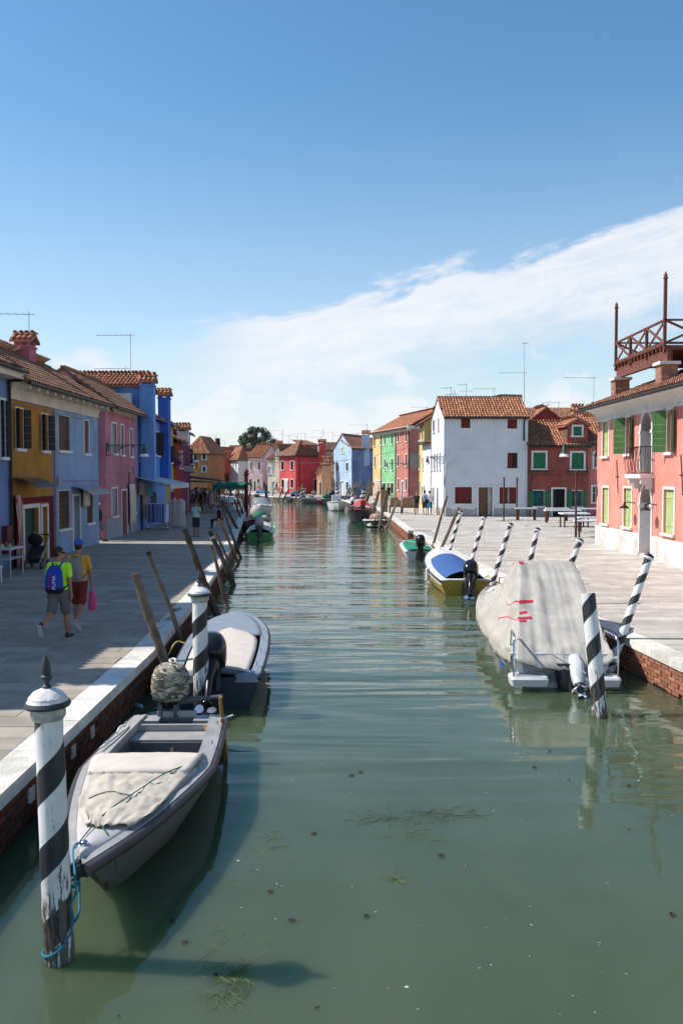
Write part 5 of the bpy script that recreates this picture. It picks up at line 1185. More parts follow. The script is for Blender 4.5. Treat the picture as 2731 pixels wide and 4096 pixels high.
# ------------------------------------------------------------------ boats
class Boat:
    """local frame: y from stern (0) to bow (L), z = 0 at the waterline"""
    def __init__(s, label, stern, bow, B, fs, fb, hullm, railm, name='boat', ws=.82, peak=.45, blunt=2.2, draft=.22, group='boats moored along the canal', flare=.80, gw=.09, capm=None, n=18, rake=.35, rr_=.03):
        st, bw = Vector((stern[0], stern[1], ZW)), Vector((bow[0], bow[1], ZW)); d = bw - st; s.L = d.length; s.B = B
        s.root = thing(name, label, 'boat', st, group, math.atan2(-d.x, d.y), local=True); s.ws, s.peak, s.blunt, s.fs, s.fb, s.gw = ws, peak, blunt, fs, fb, gw
        N = n; s.N = N; out = MB(); L_, R_ = [], []
        rs = []
        for i in range(N + 1):
            t = i / N; w = s.w(t); z = s.sh(t); y = t * s.L; k = -draft * (1 - max(0, (t - .55) / .45) ** 2.2) + max(0, (t - .8) / .2) ** 2 * .12; c = max(0, (t - .6) / .4)
            cw = w * (flare - .25 * c); cz = .02 + .16 * c; yb = y - rake * c * c
            ym = y - rake * .32 * c * c; rs.append([(-w, y, z), (-w * (.97 - .12 * c), ym, z * .62 + cz * .38), (-cw, y * .25 + yb * .75, cz), (0, yb, k), (cw, y * .25 + yb * .75, cz), (w * (.97 - .12 * c), ym, z * .62 + cz * .38), (w, y, z)])
        s.secs = rs; out.rings(rs, cap=False, closed=False); out.add(rs[0], [(0, 1, 2, 3, 4, 5, 6)]); out.add(rs[-1], [(6, 5, 4, 3, 2, 1, 0)]); s.hull = out.build('hull', hullm, s.root, 40)
        for p in s.hull.data.polygons: pass
        for sg in (1, -1):
            rs = []
            for i in range(N + 1):
                t = i / N; w = s.w(t); z = s.sh(t); y = t * s.L; g = min(gw, w * .9); q = [(sg * w, y, z - .02), (sg * w, y, z + .004), (sg * (w - g), y - (gw if i == N else 0), z + .014), (sg * (w - g), y - (gw if i == N else 0), z - .03)]
                rs.append(q if sg > 0 else q[::-1])
            cp = MB(); cp.rings(rs); cp.build('gunwale', capm or railm, s.root, 40)
        rl = MB()
        for sg in (1, -1): rl.tube([(sg * (s.w(i / N) + .012), i / N * s.L + (.01 if i == N else 0), s.sh(i / N) - .005 - rr_) for i in range(N + 1)], rr_, 8)
        rl.build('rub_rail', railm, s.root, 50)
    def w(s, t):
        h = s.B / 2
        if t < s.peak: f = t / s.peak; return h * (s.ws + (1 - s.ws) * math.sin(f * math.pi / 2))
        f = (t - s.peak) / (1 - s.peak); return max(.05, h * (1 - f ** s.blunt) ** .72)
    def sh(s, t): return s.fs + (s.fb - s.fs) * max(0, t) ** 2.0
    def deck(s, t0, t1, dz, crown, mat, name, inset=None, n=14, wr=0.0, m=10, thick=.012, seed=1):
        """crowned sheet between two stations"""
        rr = random.Random(seed); g = s.gw if inset is None else inset; rs = []
        for i in range(n + 1):
            t = t0 + (t1 - t0) * i / n; w = max(.01, s.w(t) - g); z = s.sh(t) + dz
            rs.append([(-w + 2 * w * j / m, t * s.L, z + crown * (1 - (2 * j / m - 1) ** 2) + rr.uniform(-wr, wr)) for j in range(m + 1)])
        mb = MB(); mb.rings(rs, cap=False, closed=False); o = mb.build(name, mat, s.root, 60); md = o.modifiers.new('thick', 'SOLIDIFY'); md.thickness = thick; md.offset = -1; return o
    def well(s, t0, t1, zf, mat, name='cockpit', inset=None):
        g = s.gw if inset is None else inset; n = 10; rs = []
        for i in range(n + 1):
            t = t0 + (t1 - t0) * i / n; w = s.w(t) - g; z = s.sh(t); rs.append([(-w, t * s.L, z), (-w * .9, t * s.L, zf), (w * .9, t * s.L, zf), (w, t * s.L, z)])
        mb = MB(); mb.rings(rs, cap=False, closed=False); mb.add(rs[0], [(0, 1, 2, 3)]); mb.add(rs[-1], [(3, 2, 1, 0)]); return mb.build(name, mat, s.root, 30)
    def box(s, name, c, d, mat, rot=None, par=None): mb = MB(); mb.box(c, d, rot); return mb.build(name, mat, par or s.root)
    def rope(s, pts, r, mat, name='rope', par=None): mb = MB(); mb.tube(chaikin(pts), r, 6); return mb.build(name, mat, par or s.root, 60)
def cowlshape(mb, Mx, sc=1.0, wide=1.0):
    mb.loft([((0, -.02, 0), .13 * wide * sc, .19 * sc, 2.6), ((0, -.02, .03 * sc), .165 * wide * sc, .235 * sc, 2.8), ((0, -.02, .16 * sc), .18 * wide * sc, .26 * sc, 2.8), ((0, -.01, .30 * sc), .172 * wide * sc, .25 * sc, 2.7), ((0, .01, .40 * sc), .14 * wide * sc, .205 * sc, 2.5), ((0, .025, .445 * sc), .085 * wide * sc, .13 * sc, 2.3), ((0, .03, .455 * sc), .03 * wide * sc, .05 * sc, 2)], 24, Mx)
def outboard(boat, x, y, z, tilt=0.0, sc=1.0, cowl=None, leg=None, tiller=True, turn=0.0, wide=1.0, lower=True, swing=0.0):
    cowl = cowl or MT['black_gloss']; leg = leg or MT['black_gloss']
    Mx = Matrix.Translation((x, y - .12 * sc, z)) @ Matrix.Rotation(turn, 4, 'Z') @ Matrix.Rotation(-tilt, 4, 'X')
    mb = MB(); cowlshape(mb, Mx @ Matrix.Translation((0, -.02, .12 * sc)), sc, wide); co = mb.build('outboard_motor', cowl, boat.root, 50)
    mb = MB(); mb.loft([((0, -.02, .13 * sc), .12 * sc, .17 * sc, 2.6), ((0, -.02, .02 * sc), .10 * sc, .15 * sc, 2.5), ((0, -.03, -.1 * sc), .055 * sc, .10 * sc, 2.2), ((0, -.04, -.45 * sc), .045 * sc, .085 * sc, 2.2), ((0, -.05, -.55 * sc), .04 * sc, .12 * sc, 2.1), ((0, -.05, -.56 * sc), .09 * sc, .19 * sc, 2.1), ((0, -.05, -.575 * sc), .09 * sc, .19 * sc, 2.1), ((0, -.04, -.585 * sc), .035 * sc, .09 * sc, 2.1), ((0, -.04, -.72 * sc), .03 * sc, .08 * sc, 2.1)], 16, Mx); mb.build('leg', leg, co, 45)
    mb = MB(); mb.tube([Mx @ Vector(p) for p in ((0, .13 * sc, -.72 * sc), (0, .08 * sc, -.72 * sc), (0, -.08 * sc, -.72 * sc), (0, -.2 * sc, -.72 * sc))], [.01, .05 * sc, .055 * sc, .035 * sc], 12); mb.hexa([Mx @ Vector(p) for p in ((-.008, .05 * sc, -.9 * sc), (.008, .05 * sc, -.9 * sc), (.008, -.03 * sc, -.9 * sc), (-.008, -.03 * sc, -.9 * sc), (-.012, .08 * sc, -.74 * sc), (.012, .08 * sc, -.74 * sc), (.012, -.07 * sc, -.74 * sc), (-.012, -.07 * sc, -.74 * sc))]); mb.build('gearcase', leg, co, 45)
    pm = MB()
    for i in range(3):
        a = i * 2.094 + .4; ring = []
        for r, w in ((.03, .02), (.07, .05), (.11, .05), (.135, .02)):
            for sg in (-1, 1): q = Vector((math.cos(a) * r - math.sin(a) * w * sg, -.21 + .25 * w * sg, math.sin(a) * r + math.cos(a) * w * sg)) * sc; ring.append(Mx @ (q + Vector((0, 0, -.72 * sc))))
        pm.add(ring, [(0, 1, 3, 2), (2, 3, 5, 4), (4, 5, 7, 6)])
    pm.build('propeller', MT['steel'], co)
    mb = MB()
    for sx in (-.09, .09): mb.box((x + sx * sc, y - .02, z - .06 * sc), (.04 * sc, .16 * sc, .3 * sc))
    mb.tube([(x - .12 * sc, y - .02, z + .02), (x + .12 * sc, y - .02, z + .02)], .03 * sc, 8); mb.build('bracket', MT['motor_grey'], co)
    if tiller: mb = MB(); Ms = Mx @ Matrix.Rotation(swing, 4, 'Z'); mb.tube([Ms @ Vector(p) for p in ((0, .12 * sc, .1 * sc), (0.0, .4 * sc, .13 * sc), (0, .46 * sc, .14 * sc), (0, .65 * sc, .16 * sc))], [.045 * sc, .035 * sc, .022 * sc, .026 * sc], 10); mb.build('tiller', MT['motor_grey'], co, 45)
    return co
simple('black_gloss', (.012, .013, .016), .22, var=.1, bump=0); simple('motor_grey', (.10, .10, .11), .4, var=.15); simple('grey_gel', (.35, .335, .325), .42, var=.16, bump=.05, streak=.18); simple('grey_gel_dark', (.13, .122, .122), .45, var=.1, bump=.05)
simple('hull_taupe', (.155, .145, .13), .45, streak=.2); simple('black_rubber', (.03, .03, .033), .6, var=.2); simple('white_gel', (.72, .72, .72), .35, var=.10, streak=.25); simple('blue_grey_gel', (.23, .26, .31), .35, var=.08, streak=.12); simple('navy_hull', (.03, .04, .055), .4)
simple('beige_canvas', (.60, .53, .47), .85, var=.07, bump=.3, bscale=150); simple('grey_canvas', (.42, .395, .355), .85, var=.09, bump=.3, bscale=120, tint=(.35, .325, .29)); simple('blue_canvas', (.035, .10, .30), .8, bump=.2, bscale=120)
simple('teal_rope', (.005, .10, .085), .8); simple('blue_rope', (.01, .18, .30), .8); simple('white_rope', (.6, .58, .52), .9); simple('yellow_rope', (.55, .5, .08), .8)
def camo():
    m = bpy.data.materials.new('camouflage cloth'); m.use_nodes = True; t = m.node_tree; t.nodes.clear(); k = NT(t); p = k.scaled(k.n('ShaderNodeTexCoord').outputs['Object'], (1, 1, 2.2))
    a, b, c = k.noise(p, 6, 2, .5, .6), k.noise(p, 8, 2, .5, .8), k.noise(p, 10, 2, .5, .5)
    col = k.mix(k.ramp(a, .5, .515), (.09, .085, .06), (.27, .24, .17)); col = k.mix(k.ramp(b, .57, .585), col, (.46, .43, .36)); col = k.mix(k.ramp(c, .6, .615), col, (.03, .03, .028))
    k.n('ShaderNodeOutputMaterial', None, Surface=k.n('ShaderNodeBsdfPrincipled', None, Base_Color=col, Roughness=.85).outputs[0]); MT['camo'] = m
camo()

# ---- near grey boat, bow towards us
b1 = Boat('grey open boat with netting on its bow and a camouflage covered outboard', (-2.11, 11.25), (-2.03, 6.62), 1.34, .50, .64, MT['hull_taupe'], simple('fender strip', (.055, .05, .055), .5, var=.2), ws=.86, peak=.45, blunt=1.12, gw=.07, capm=MT['grey_gel'], draft=.25, flare=.66, rake=.85, rr_=.05)
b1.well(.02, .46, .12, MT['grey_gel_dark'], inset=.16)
mb = MB()                                   # inner rail along the cockpit
for sg in (1, -1):
    rs = []
    for i in range(11):
        t = .01 + .46 * i / 10; w = b1.w(t); z = b1.sh(t); y = t * b1.L; rs.append([(sg * (w - .06), y, z + .012), (sg * (w - .17), y, z + .035), (sg * (w - .17), y, z - .06), (sg * (w - .06), y, z - .05)])
    mb = MB(); mb.rings(rs); mb.build('side_deck', MT['grey_gel'], b1.root, 40)
b1.deck(.44, .985, .008, .05, M('grey deck gelcoat', (.50, .47, .465), .5, .05, 3, .15, 70), 'foredeck', inset=.065, n=16)
# stern bench, thwart, transom cut
b1.box('aft_deck', (-.40, .13, b1.sh(.03) - .02), (.36, .26, .05), MT['grey_gel']); b1.box('aft_deck', (.40, .13, b1.sh(.03) - .02), (.36, .26, .05), MT['grey_gel'])
b1.box('transom_board', (.02, .05, .40), (.5, .06, .34), MT['grey_gel'], Matrix.Rotation(R(8), 3, 'X'))
b1.box('thwart', (0, .62, .40), (1.0, .34, .045), MT['grey_gel']); b1.box('thwart_front', (0, .80, .27), (.98, .03, .25), MT['grey_gel_dark']); b1.box('aft_rail', (0, .40, .46), (1.02, .05, .08), MT['grey_gel'])
for x in (-.3, .3): b1.box('hinge', (x, .375, .44), (.035, .02, .09), MT['steel'])
b1.box('latch', (-.05, .822, .30), (.04, .015, .09), MT['steel']); b1.box('tiller_stick', (-.5, .75, .45), (.04, .55, .03), MT['yellowwood'], Matrix.Rotation(R(20), 3, 'Z') @ Matrix.Rotation(R(-12), 3, 'X'))
b1.box('side_locker', (.53, 1.25, .25), (.12, .7, .2), MT['yellowwood'])
# folded canvas dodger
mb = MB(); rs = []
for i in range(8):
    f = i / 7; t = .37 + .17 * f; w = b1.w(t) - .1; z = b1.sh(t) + .02 + .09 * math.sin(min(1, f * 1.5) * math.pi / 2) * (1 - .55 * f) + .02
    rs.append([(-w + 2 * w * j / 16, t * b1.L + .05 * math.sin(math.pi * j / 16) * (1 if i > 0 else 1.2), z + .03 * math.sin(math.pi * j / 16) + rnd.uniform(-.003, .003)) for j in range(17)])
mb.rings(rs, cap=False, closed=False); cv = mb.build('canvas_cover', MT['beige_canvas'], b1.root, 70); md = cv.modifiers.new('thick', 'SOLIDIFY'); md.thickness = .03
for i in range(8): mb = MB(); t = .535; w = b1.w(t) - .14; x = -w + 2 * w * i / 7; mb.ball((x, t * b1.L + .05, b1.sh(t) + .085), .014); mb.build('snap_button', MT['steel'], cv)
# crumpled translucent net over the foredeck
NET = M('beige netting', (.52, .47, .40), .9, .12, 6, .5, 160, tint=(.44, .39, .32))
rs = []; n, m = 34, 30
for i in range(n + 1):
    f = i / n; t = .50 + .36 * f; y = t * b1.L; w = (b1.w(.50) - .12) * (1 - .60 * f ** 1.6); w = min(w, b1.w(t) - .05); cx = -.05 * f; row_ = []
    for j in range(m + 1):
        g = j / m * 2 - 1; x = cx + g * w + .02 * math.sin(f * 9 + g * 2)
        nz = noise.noise; z = b1.sh(t) + .02 + .05 * (1 - (x / b1.w(t)) ** 2) + .05 * abs(nz(Vector((g * 2.6 + f * 1.5, f * 4.2 - g, 2.2)))) + .028 * abs(nz(Vector((g * 5 - f * 3, f * 9 + g * 4, 5.1)))) + .012 * nz(Vector((g * 13, f * 17, .7)))
        row_.append((x, y + .05 * math.sin(g * 3 + 1) * f, z))
    rs.append(row_)
mb = MB(); mb.rings(rs, cap=False, closed=False); o = mb.build('deck_net', NET, b1.root, 80); md = o.modifiers.new('thick', 'SOLIDIFY'); md.thickness = .006; md.offset = 1
z0 = lambda t, x=0: b1.sh(t) + .07 * (1 - (x / max(.1, b1.w(t))) ** 2) + .035
b1.rope([(-.47, .49 * b1.L, z0(.49, .5) + .02), (-.3, .58 * b1.L, z0(.58) + .02), (-.12, .70 * b1.L, z0(.7)), (0.02, .80 * b1.L, z0(.8) - .01), (.07, .9 * b1.L, z0(.9) - .04), (.08, .955 * b1.L, z0(.95) - .06)], .006, MT['teal_rope'])
b1.rope([(-.12, .71 * b1.L, z0(.7)), (.0, .70 * b1.L, z0(.7)), (.1, .68 * b1.L, z0(.68)), (.25, .69 * b1.L, z0(.69, .3)), (.33, .73 * b1.L, z0(.73, .36))], .005, MT['teal_rope'])
b1.rope([(0.0, .86 * b1.L, z0(.86) - .02), (-.10, .89 * b1.L, z0(.89) - .05), (-.17, .90 * b1.L, .55), (-.19, .905 * b1.L, .35)], .007, MT['teal_rope'])
mb = MB(); mb.ball((.02, .945 * b1.L, b1.sh(.945) + .065), (.035, .035, .03)); mb.build('bow_stud', MT['steel'], b1.root, 60)
mb = MB(); mb.tube([(.06, b1.L - .1, .56), (0, b1.L + .015, .585), (-.06, b1.L - .1, .56)], [.05, .055, .05], 10); mb.build('bow_bumper', MT['black_rubber'], b1.root, 50)
for sg, t in ((-1, .3), (1, .3), (1, .12), (-1, .12)):
    c = Vector((sg * (b1.w(t) - .05), t * b1.L, b1.sh(t) + .03)); mb = MB(); mb.tube([c + Vector((0, .05 * math.cos(a), .045 * math.sin(a))) for a in [i * math.pi / 8 for i in range(9)]], .008, 6); mb.build('fairlead', MT['steel'], b1.root)
mo = outboard(b1, .13, 0.02, .56, 0, 1.05, MT['camo'], MT['black_gloss'], True, 0, 1.3, swing=R(88))
mb = MB(); a_ = []
for i in range(25): an = i / 24 * 6.283; a_.append((.13 + .25 * math.cos(an), -.14 + .272 * math.sin(an), .76 + .015 * math.cos(an)))
mb.tube(a_, .006, 5); mb.build('strap', MT['teal_rope'], mo)
for k in range(4): b1.rope([(.13 + .05 * k - .08, -.05, .62), (.1 + .07 * k - .1, .06, .52 - .03 * k), (.05 * k, .12, .42)], .009, MT['black_rubber'], 'cable', mo)
b1.rope([(-.58, .08 * b1.L, .56), (-.68, .07 * b1.L, .57), (-.74, .075 * b1.L, .60)], .012, MT['white_rope'])
b1.rope([(.58, .2 * b1.L, .55), (.6, .15 * b1.L, .57), (.5, .12 * b1.L, .54), (.55, .24 * b1.L, .56), (.62, .34 * b1.L, .57)], .014, MT['white_rope'])
# blue mooring rope from the bow round the striped pole
bow = Vector((-2.03, 6.66, -.12)); pb = G(*zO(290, 655), ZW); ptop = at(*zN(303, 385), pb.y)
def onpole(z, ang, r=.135): f = (z - pb.z) / (ptop.z - pb.z); c = pb.lerp(ptop, f); return c + Vector((math.cos(ang) * r, math.sin(ang) * r, 0))
mb = MB(); mb.tube(chaikin([bow + Vector((0, 0, .02)), bow + Vector((-.01, -.12, -.02)), onpole(-.1, R(20), .15), onpole(-.13, R(-30)), onpole(-.28, R(-10)), onpole(-.42, R(-50)), onpole(-.5, R(-100)), onpole(-.55, R(-170)), onpole(-.52, R(150)), onpole(-.45, R(90)), onpole(-.3, R(30), .16), bow + Vector((.02, -.08, -.12)), bow]), .009, 6)
tag(mb.build('mooring_rope', MT['blue_rope'], None, 60), 'bright blue mooring rope looped round the near striped pole', 'rope')
mb = MB(); q = Vector((-2.03, 6.85, .10)); mb.tube(chaikin([q, q + Vector((-.10, -.06, .03)), onpole(.0, R(40), .15), onpole(-.05, R(-10), .15), q + Vector((-.08, -.2, -.2)), q + Vector((-.02, -.16, -.22))]), .008, 6); tag(mb.build('bow_rope', MT['blue_rope'], None, 60), 'short blue rope from the grey boat deck to the pole', 'rope')

# ---- boat with beige canvas, stern towards us
b2 = Boat('grey blue boat under a flat beige canvas with a tilted black outboard', (-1.97, 13.45), (-2.30, 19.2), 1.52, .48, .60, MT['navy_hull'], MT['black_rubber'], ws=.90, peak=.42, blunt=2.9, gw=.15, capm=MT['blue_grey_gel'])
b2.deck(.56, .975, .012, .03, MT['blue_grey_gel'], 'foredeck', inset=.12)
mb = MB(); rs = []
for i in range(22):
    t = .045 + .60 * i / 21; e = max(0, (t - .42) / .225); w = (b2.w(t) - .19) * (max(.0, 1 - e ** 2.4)) ** .5 if e < 1 else .02; w = max(w, .03); rs.append([(-w + 2 * w * j / 14, t * b2.L, b2.sh(t) + .03 + .05 * (1 - (2 * j / 14 - 1) ** 2) + rnd.uniform(-.002, .002)) for j in range(15)])
mb.rings(rs, cap=False, closed=False); o = mb.build('canvas_cover', MT['beige_canvas'], b2.root, 70); md = o.modifiers.new('thick', 'SOLIDIFY'); md.thickness = .03; md.offset = -1
for sg in (-1, 1):
    mb = MB(); mb.loft([((sg * .50, .12, .40), .2, .14, 6), ((sg * .50, .13, .52), .19, .13, 6), ((sg * .50, .14, .535), .17, .11, 6)], 16); mb.build('stern_box', MT['blue_grey_gel'], b2.root, 40)
    for t in (.12, .3, .48, .62): c = Vector((sg * (b2.w(t) - .09), t * b2.L, b2.sh(t) + .03)); mb = MB(); mb.tube([c, c + Vector((0, 0, .06))], .008, 6); mb.tube([c + Vector((0, -.05, .06)), c + Vector((0, .05, .06))], .01, 6); mb.build('cleat', MT['steel'], b2.root)
    mb = MB(); mb.ball((sg * .52, .1, .545), (.035, .035, .02)); mb.build('vent', MT['steel'], b2.root)
b2.box('motor_well', (0, .16, .30), (.6, .3, .3), MT['inside'])
outboard(b2, -.05, .0, .56, R(52), 1.25, MT['black_gloss'], MT['black_gloss'], True, 0, 1.05, swing=R(-70))
mb = MB(); mb.lathe([(.02, 0), (.075, .02), (.09, .1), (.075, .2), (.03, .24)], 14, Matrix.Translation((-.30, -.1, .38)) @ Matrix.Rotation(R(70), 4, 'Y')); mb.build('fender', MT['white_gel'], b2.root, 40)
b2.rope([(-.70, .6, .56), (-.8, .75, .60), (-.78, .9, .58), (-.72, .8, .62), (-.66, .65, .60), (-.85, .4, .45)], .02, MT['white_rope']); b2.rope([(-.72, 2.3, .57), (-.9, 2.35, .62), (-1.0, 2.1, .4)], .014, MT['yellow_rope'])
b2.rope([(.3, .1, .54), (.6, .0, .5), (.72, .03, .35), (.5, -.02, .33)], .006, simple('blue_cord', (.05, .12, .4), .7))

# ---- tarpaulin covered motorboat on the right
b3 = Boat('white motorboat hidden under a large pale grey tarpaulin with red tape', (3.74, 14.75), (3.90, 21.6), 1.72, .56, .88, MT['white_gel'], MT['black_rubber'], ws=.94, peak=.4, blunt=2.4, gw=.12, capm=MT['white_gel'])
b3.well(.0, .35, .1, MT['white_gel'])
for sg in (-1, 1):
    mb = MB(); mb.loft([((sg * .60, -.16, .10), .30, .20, 7), ((sg * .60, -.17, .22), .32, .22, 7), ((sg * .60, -.17, .25), .30, .20, 7)], 20); mb.build('swim_platform', MT['white_gel'], b3.root, 40)
    b3.box('platform_recess', (sg * .60, -.16, .252), (.42, .2, .006), MT['blue_grey_gel'])
    mb = MB(); mb.tube([(sg * .86, -.30, .26), (sg * .86, -.29, .85), (sg * .84, -.2, .93), (sg * .80, .3, .93), (sg * .80, .4, .58)], .017, 8); mb.build('hand_rail', MT['steel'], b3.root, 60)
b3.box('transom_top', (0, .03, .52), (1.72, .1, .14), MT['white_gel'])
drv = MB(); drv.loft([((.06, -.05, .45), .20, .16, 4), ((.06, -.12, .1), .17, .18, 4), ((.06, -.14, -.1), .12, .14, 3)], 16); drv = drv.build('outboard_motor', MT['black_gloss'], b3.root, 40)
mx = Matrix.Translation((.20, -.14, .36)) @ Matrix.Rotation(R(-34), 4, 'X'); mb = MB(); mb.loft([((0, .02, .22), .09, .12, 2.6), ((0, 0, .05), .13, .17, 3), ((0, -.02, -.12), .12, .17, 3), ((0, -.04, -.30), .07, .13, 2.4)], 18, mx); mb.build('drive_housing', MT['white_gel'], drv, 40)
mb = MB(); mb.loft([((0, -.04, -.30), .068, .128, 2.4), ((0, -.05, -.38), .06, .13, 2.2)], 18, mx); mb.build('drive_band', MT['navy_hull'], drv, 40)
mb = MB(); mb.loft([((0, -.05, -.38), .055, .12, 2.2), ((0, -.06, -.41), .12, .24, 2.2), ((0, -.06, -.43), .12, .24, 2.2), ((0, -.06, -.44), .05, .10, 2.2), ((0, -.06, -.58), .04, .09, 2.1), ((0, -.05, -.74), .015, .05, 2)], 18, mx); mb.build('leg', MT['white_gel'], drv, 40)
mb = MB(); mb.tube([mx @ Vector(p) for p in ((0, .12, -.57), (0, .04, -.57), (0, -.12, -.57), (0, -.30, -.57))], [.01, .055, .06, .05], 12); mb.build('gearcase', MT['white_gel'], drv, 45)
pm = MB()
for i in range(3):
    a = i * 2.094; ring = []
    for r, w in ((.03, .02), (.08, .06), (.13, .055), (.16, .02)):
        for sg in (-1, 1): ring.append(mx @ Vector((math.cos(a) * r - math.sin(a) * w * sg, -.32 + .3 * w * sg, -.57 + math.sin(a) * r + math.cos(a) * w * sg)))
    pm.add(ring, [(0, 1, 3, 2), (2, 3, 5, 4), (4, 5, 7, 6)])
pm.build('propeller', MT['black_gloss'], drv)
def tz(x, y):
    """height of the tarpaulin over the boat's own axes"""
    L7 = ((-.12, .47, .84), (.0, .60, .82), (.12, .68, .78), (2.5, 1.90, .55), (3.1, 1.84, .5), (4.4, 1.25, .25), (5.6, 1.0, .12), (6.7, .93, .05)); 
    for (ya, ha, wa), (yb, hb, wb) in zip(L7, L7[1:]):
        if y <= yb or yb == 6.7: f = max(0, min(1, (y - ya) / (yb - ya))); h = ha + (hb - ha) * f; tw = wa + (wb - wa) * f; break
    cx = .24 * math.exp(-((y - 2.55) / 2.0) ** 2); W = b3.w(max(0, min(1, y / b3.L))) + .07; xx = x - cx; hem = b3.sh(max(0, min(1, y / b3.L))) + .05; side = abs(xx) - tw; span = (W - cx * (1 if xx > 0 else -1)) - tw
    if side > 0: h = h + (hem - h) * min(1.02, side / max(span, .04)) ** 1.1
    h -= .06 * max(0, 1 - abs(y - 1.3) / 1.2) * (1 - min(1, abs(xx) / .6) ** 2)
    up = max(0, min(1, y / 2.5)); nz = noise.noise; fan = xx / (1.0 - .28 * up)
    fold = nz(Vector((fan * 4.2 + 1.7, y * .35, 3.1))) * .045 + nz(Vector((fan * 9.5, y * .6 + fan, 7.7))) * .02 + nz(Vector((xx * 3.1 + y * 1.4, y * 2.2 - xx, 1.3))) * .055
    h += fold * (1.0 if side <= 0 else max(.25, 1 - side / max(span, .05) * .7)) * (.55 if y > 3 else 1) * (.35 + .65 * min(1, abs(y - 2.55) / .5))
    if side > 0: sf = min(1, side / max(span, .05)); h += math.sin(math.pi * min(1, sf * 1.05)) * (.11 * nz(Vector((y * 2.6 + xx * .6, 4.4 + xx, 9.1))) + .06 * nz(Vector((y * 6.1 - xx, 2.0, 3.3)))) - .10 * math.sin(math.pi * sf)
    h += .012 * nz(Vector((xx * 22, y * 9, .3))) * max(0, 1 - y / .9)
    return h
rs = []; ny, nx = 96, 64
for i in range(ny + 1):
    y = -.12 + 6.8 * (i / ny) ** 1.15; tt = max(0, min(1, y / b3.L)); W = b3.w(tt) + .07; sk = b3.sh(tt); nz = noise.noise
    def skirt(sg): d = .30 + .10 * nz(Vector((y * 1.1, sg * 3.0, 0))) - .12 * max(0, 1 - y / 1.2); return [(sg * (W + .02 + .03 * nz(Vector((y * 4, sg, f * 2)))), y, sk + .05 - d * f) for f in (.35, .7, 1.0)]
    rs.append(skirt(-1)[::-1] + [(x, y + (-.14 * math.cos(x * 1.9) if i == 0 else 0), tz(x, y) - (.10 * max(0, math.cos(x * 1.9)) if i == 0 else 0)) for x in [-W + 2 * W * j / nx for j in range(nx + 1)]] + skirt(1))
mb = MB(); mb.rings(rs, cap=False, closed=False); tp = mb.build('tarpaulin', MT['grey_canvas'], b3.root, 75); md = tp.modifiers.new('thick', 'SOLIDIFY'); md.thickness = .012; md.offset = -1
TM = Matrix.Translation((3.74, 14.75, ZW)) @ Matrix.Rotation(math.atan2(-(3.90 - 3.74), 21.6 - 14.75), 4, 'Z'); TI = TM.inverted()
def on_tarp(px, py):
    o = TI @ Vector((0, 0, CAMH)); d = (TI.to_3x3() @ ray(px, py)).normalized(); k = 13.0
    while k < 22:
        p = o + d * k
        if p.y > -.12 and p.z < tz(p.x, p.y): return p
        k += .01
    return None
TAPE = simple('red tape', (.52, .02, .05), .5)
for pts, w in (([(308, 462), (352, 470), (400, 463), (450, 460), (500, 452)], .035), ([(402, 540), (458, 534)], .035), ([(252, 590), (258, 577), (330, 577), (385, 590), (440, 578), (490, 575)], .03), ([(400, 596), (452, 597)], .03), ([(354, 196), (365, 184), (382, 178), (398, 180), (432, 185)], .05)):
    q = [on_tarp(*zK(*p)) for p in pts]; q = [p for p in q if p is not None]; ring = []
    dense = [q[i].lerp(q[i + 1], f / 5) for i in range(len(q) - 1) for f in range(5)] + [q[-1]]
    for p in dense:
        ring.append([(p.x, p.y - w, tz(p.x, p.y - w) + .007), (p.x, p.y + w, tz(p.x, p.y + w) + .007)])
    if len(ring) > 1: mb = MB(); mb.rings(ring, cap=False, closed=False); mb.build('tape_strip', TAPE, tp)
b3.rope([(-.2, -.02, .62), (.1, -.25, .45), (.32, -.38, .33)], .008, MT['white_rope']); b3.rope([(.38, -.02, .72), (.38, -.3, .4), (.36, -.36, .12)], .008, MT['white_rope'])
b3.box('plastic_bag', (.80, .75, .68), (.16, .3, .12), MT['sh_white'], Matrix.Rotation(.4, 3, 'Z')); b3.box('name_panel', (-.935, .55, .28), (.01, .35, .10), simple('blue lettering', (.03, .08, .35), .5))

# ---- yellow and white boat
def strake(b, mat, z0=.62, off=.006, name='white_strake'):
    for sg in (1, -1):
        rs = []
        for i in range(b.N + 1):
            a, m = Vector(b.secs[i][6]), Vector(b.secs[i][5]); m = a.lerp(m, .42 / max(.2, 1 - z0) * (1 - z0) / .42) if True else m; rs.append([(sg * (a.x + off), a.y + off, a.z - .03), (sg * (m.x + off), m.y + off, m.z)])
        mb = MB(); mb.rings(rs if sg > 0 else [r[::-1] for r in rs], cap=False, closed=False); mb.build(name, mat, b.root, 50)
b4 = Boat('yellow hulled boat with white rail, blue canvas cover and black outboard', (3.72, 25.9), (3.60, 32.6), 1.66, .46, .86, simple('yellow_hull', (.46, .30, .03), .35, streak=.3), MT['black_rubber'], ws=.92, peak=.4, blunt=2.3, gw=.20, capm=MT['white_gel'])
strake(b4, MT['white_gel'], .55); b4.deck(.60, .97, .02, .05, MT['white_gel'], 'foredeck', inset=.16); b4.deck(.06, .66, .03, .20, MT['blue_canvas'], 'canvas_cover', inset=.2, wr=.004, n=18)
b4.box('stern_seat', (0, .16, .43), (1.2, .26, .1), MT['white_gel']); b4.box('motor_board', (.05, -.02, .22), (.42, .06, .4), MT['oldwood'])
outboard(b4, .08, -.02, .46, R(46), 1.2, MT['black_gloss'], MT['black_gloss'], True, R(-12), 1.05, swing=R(20))
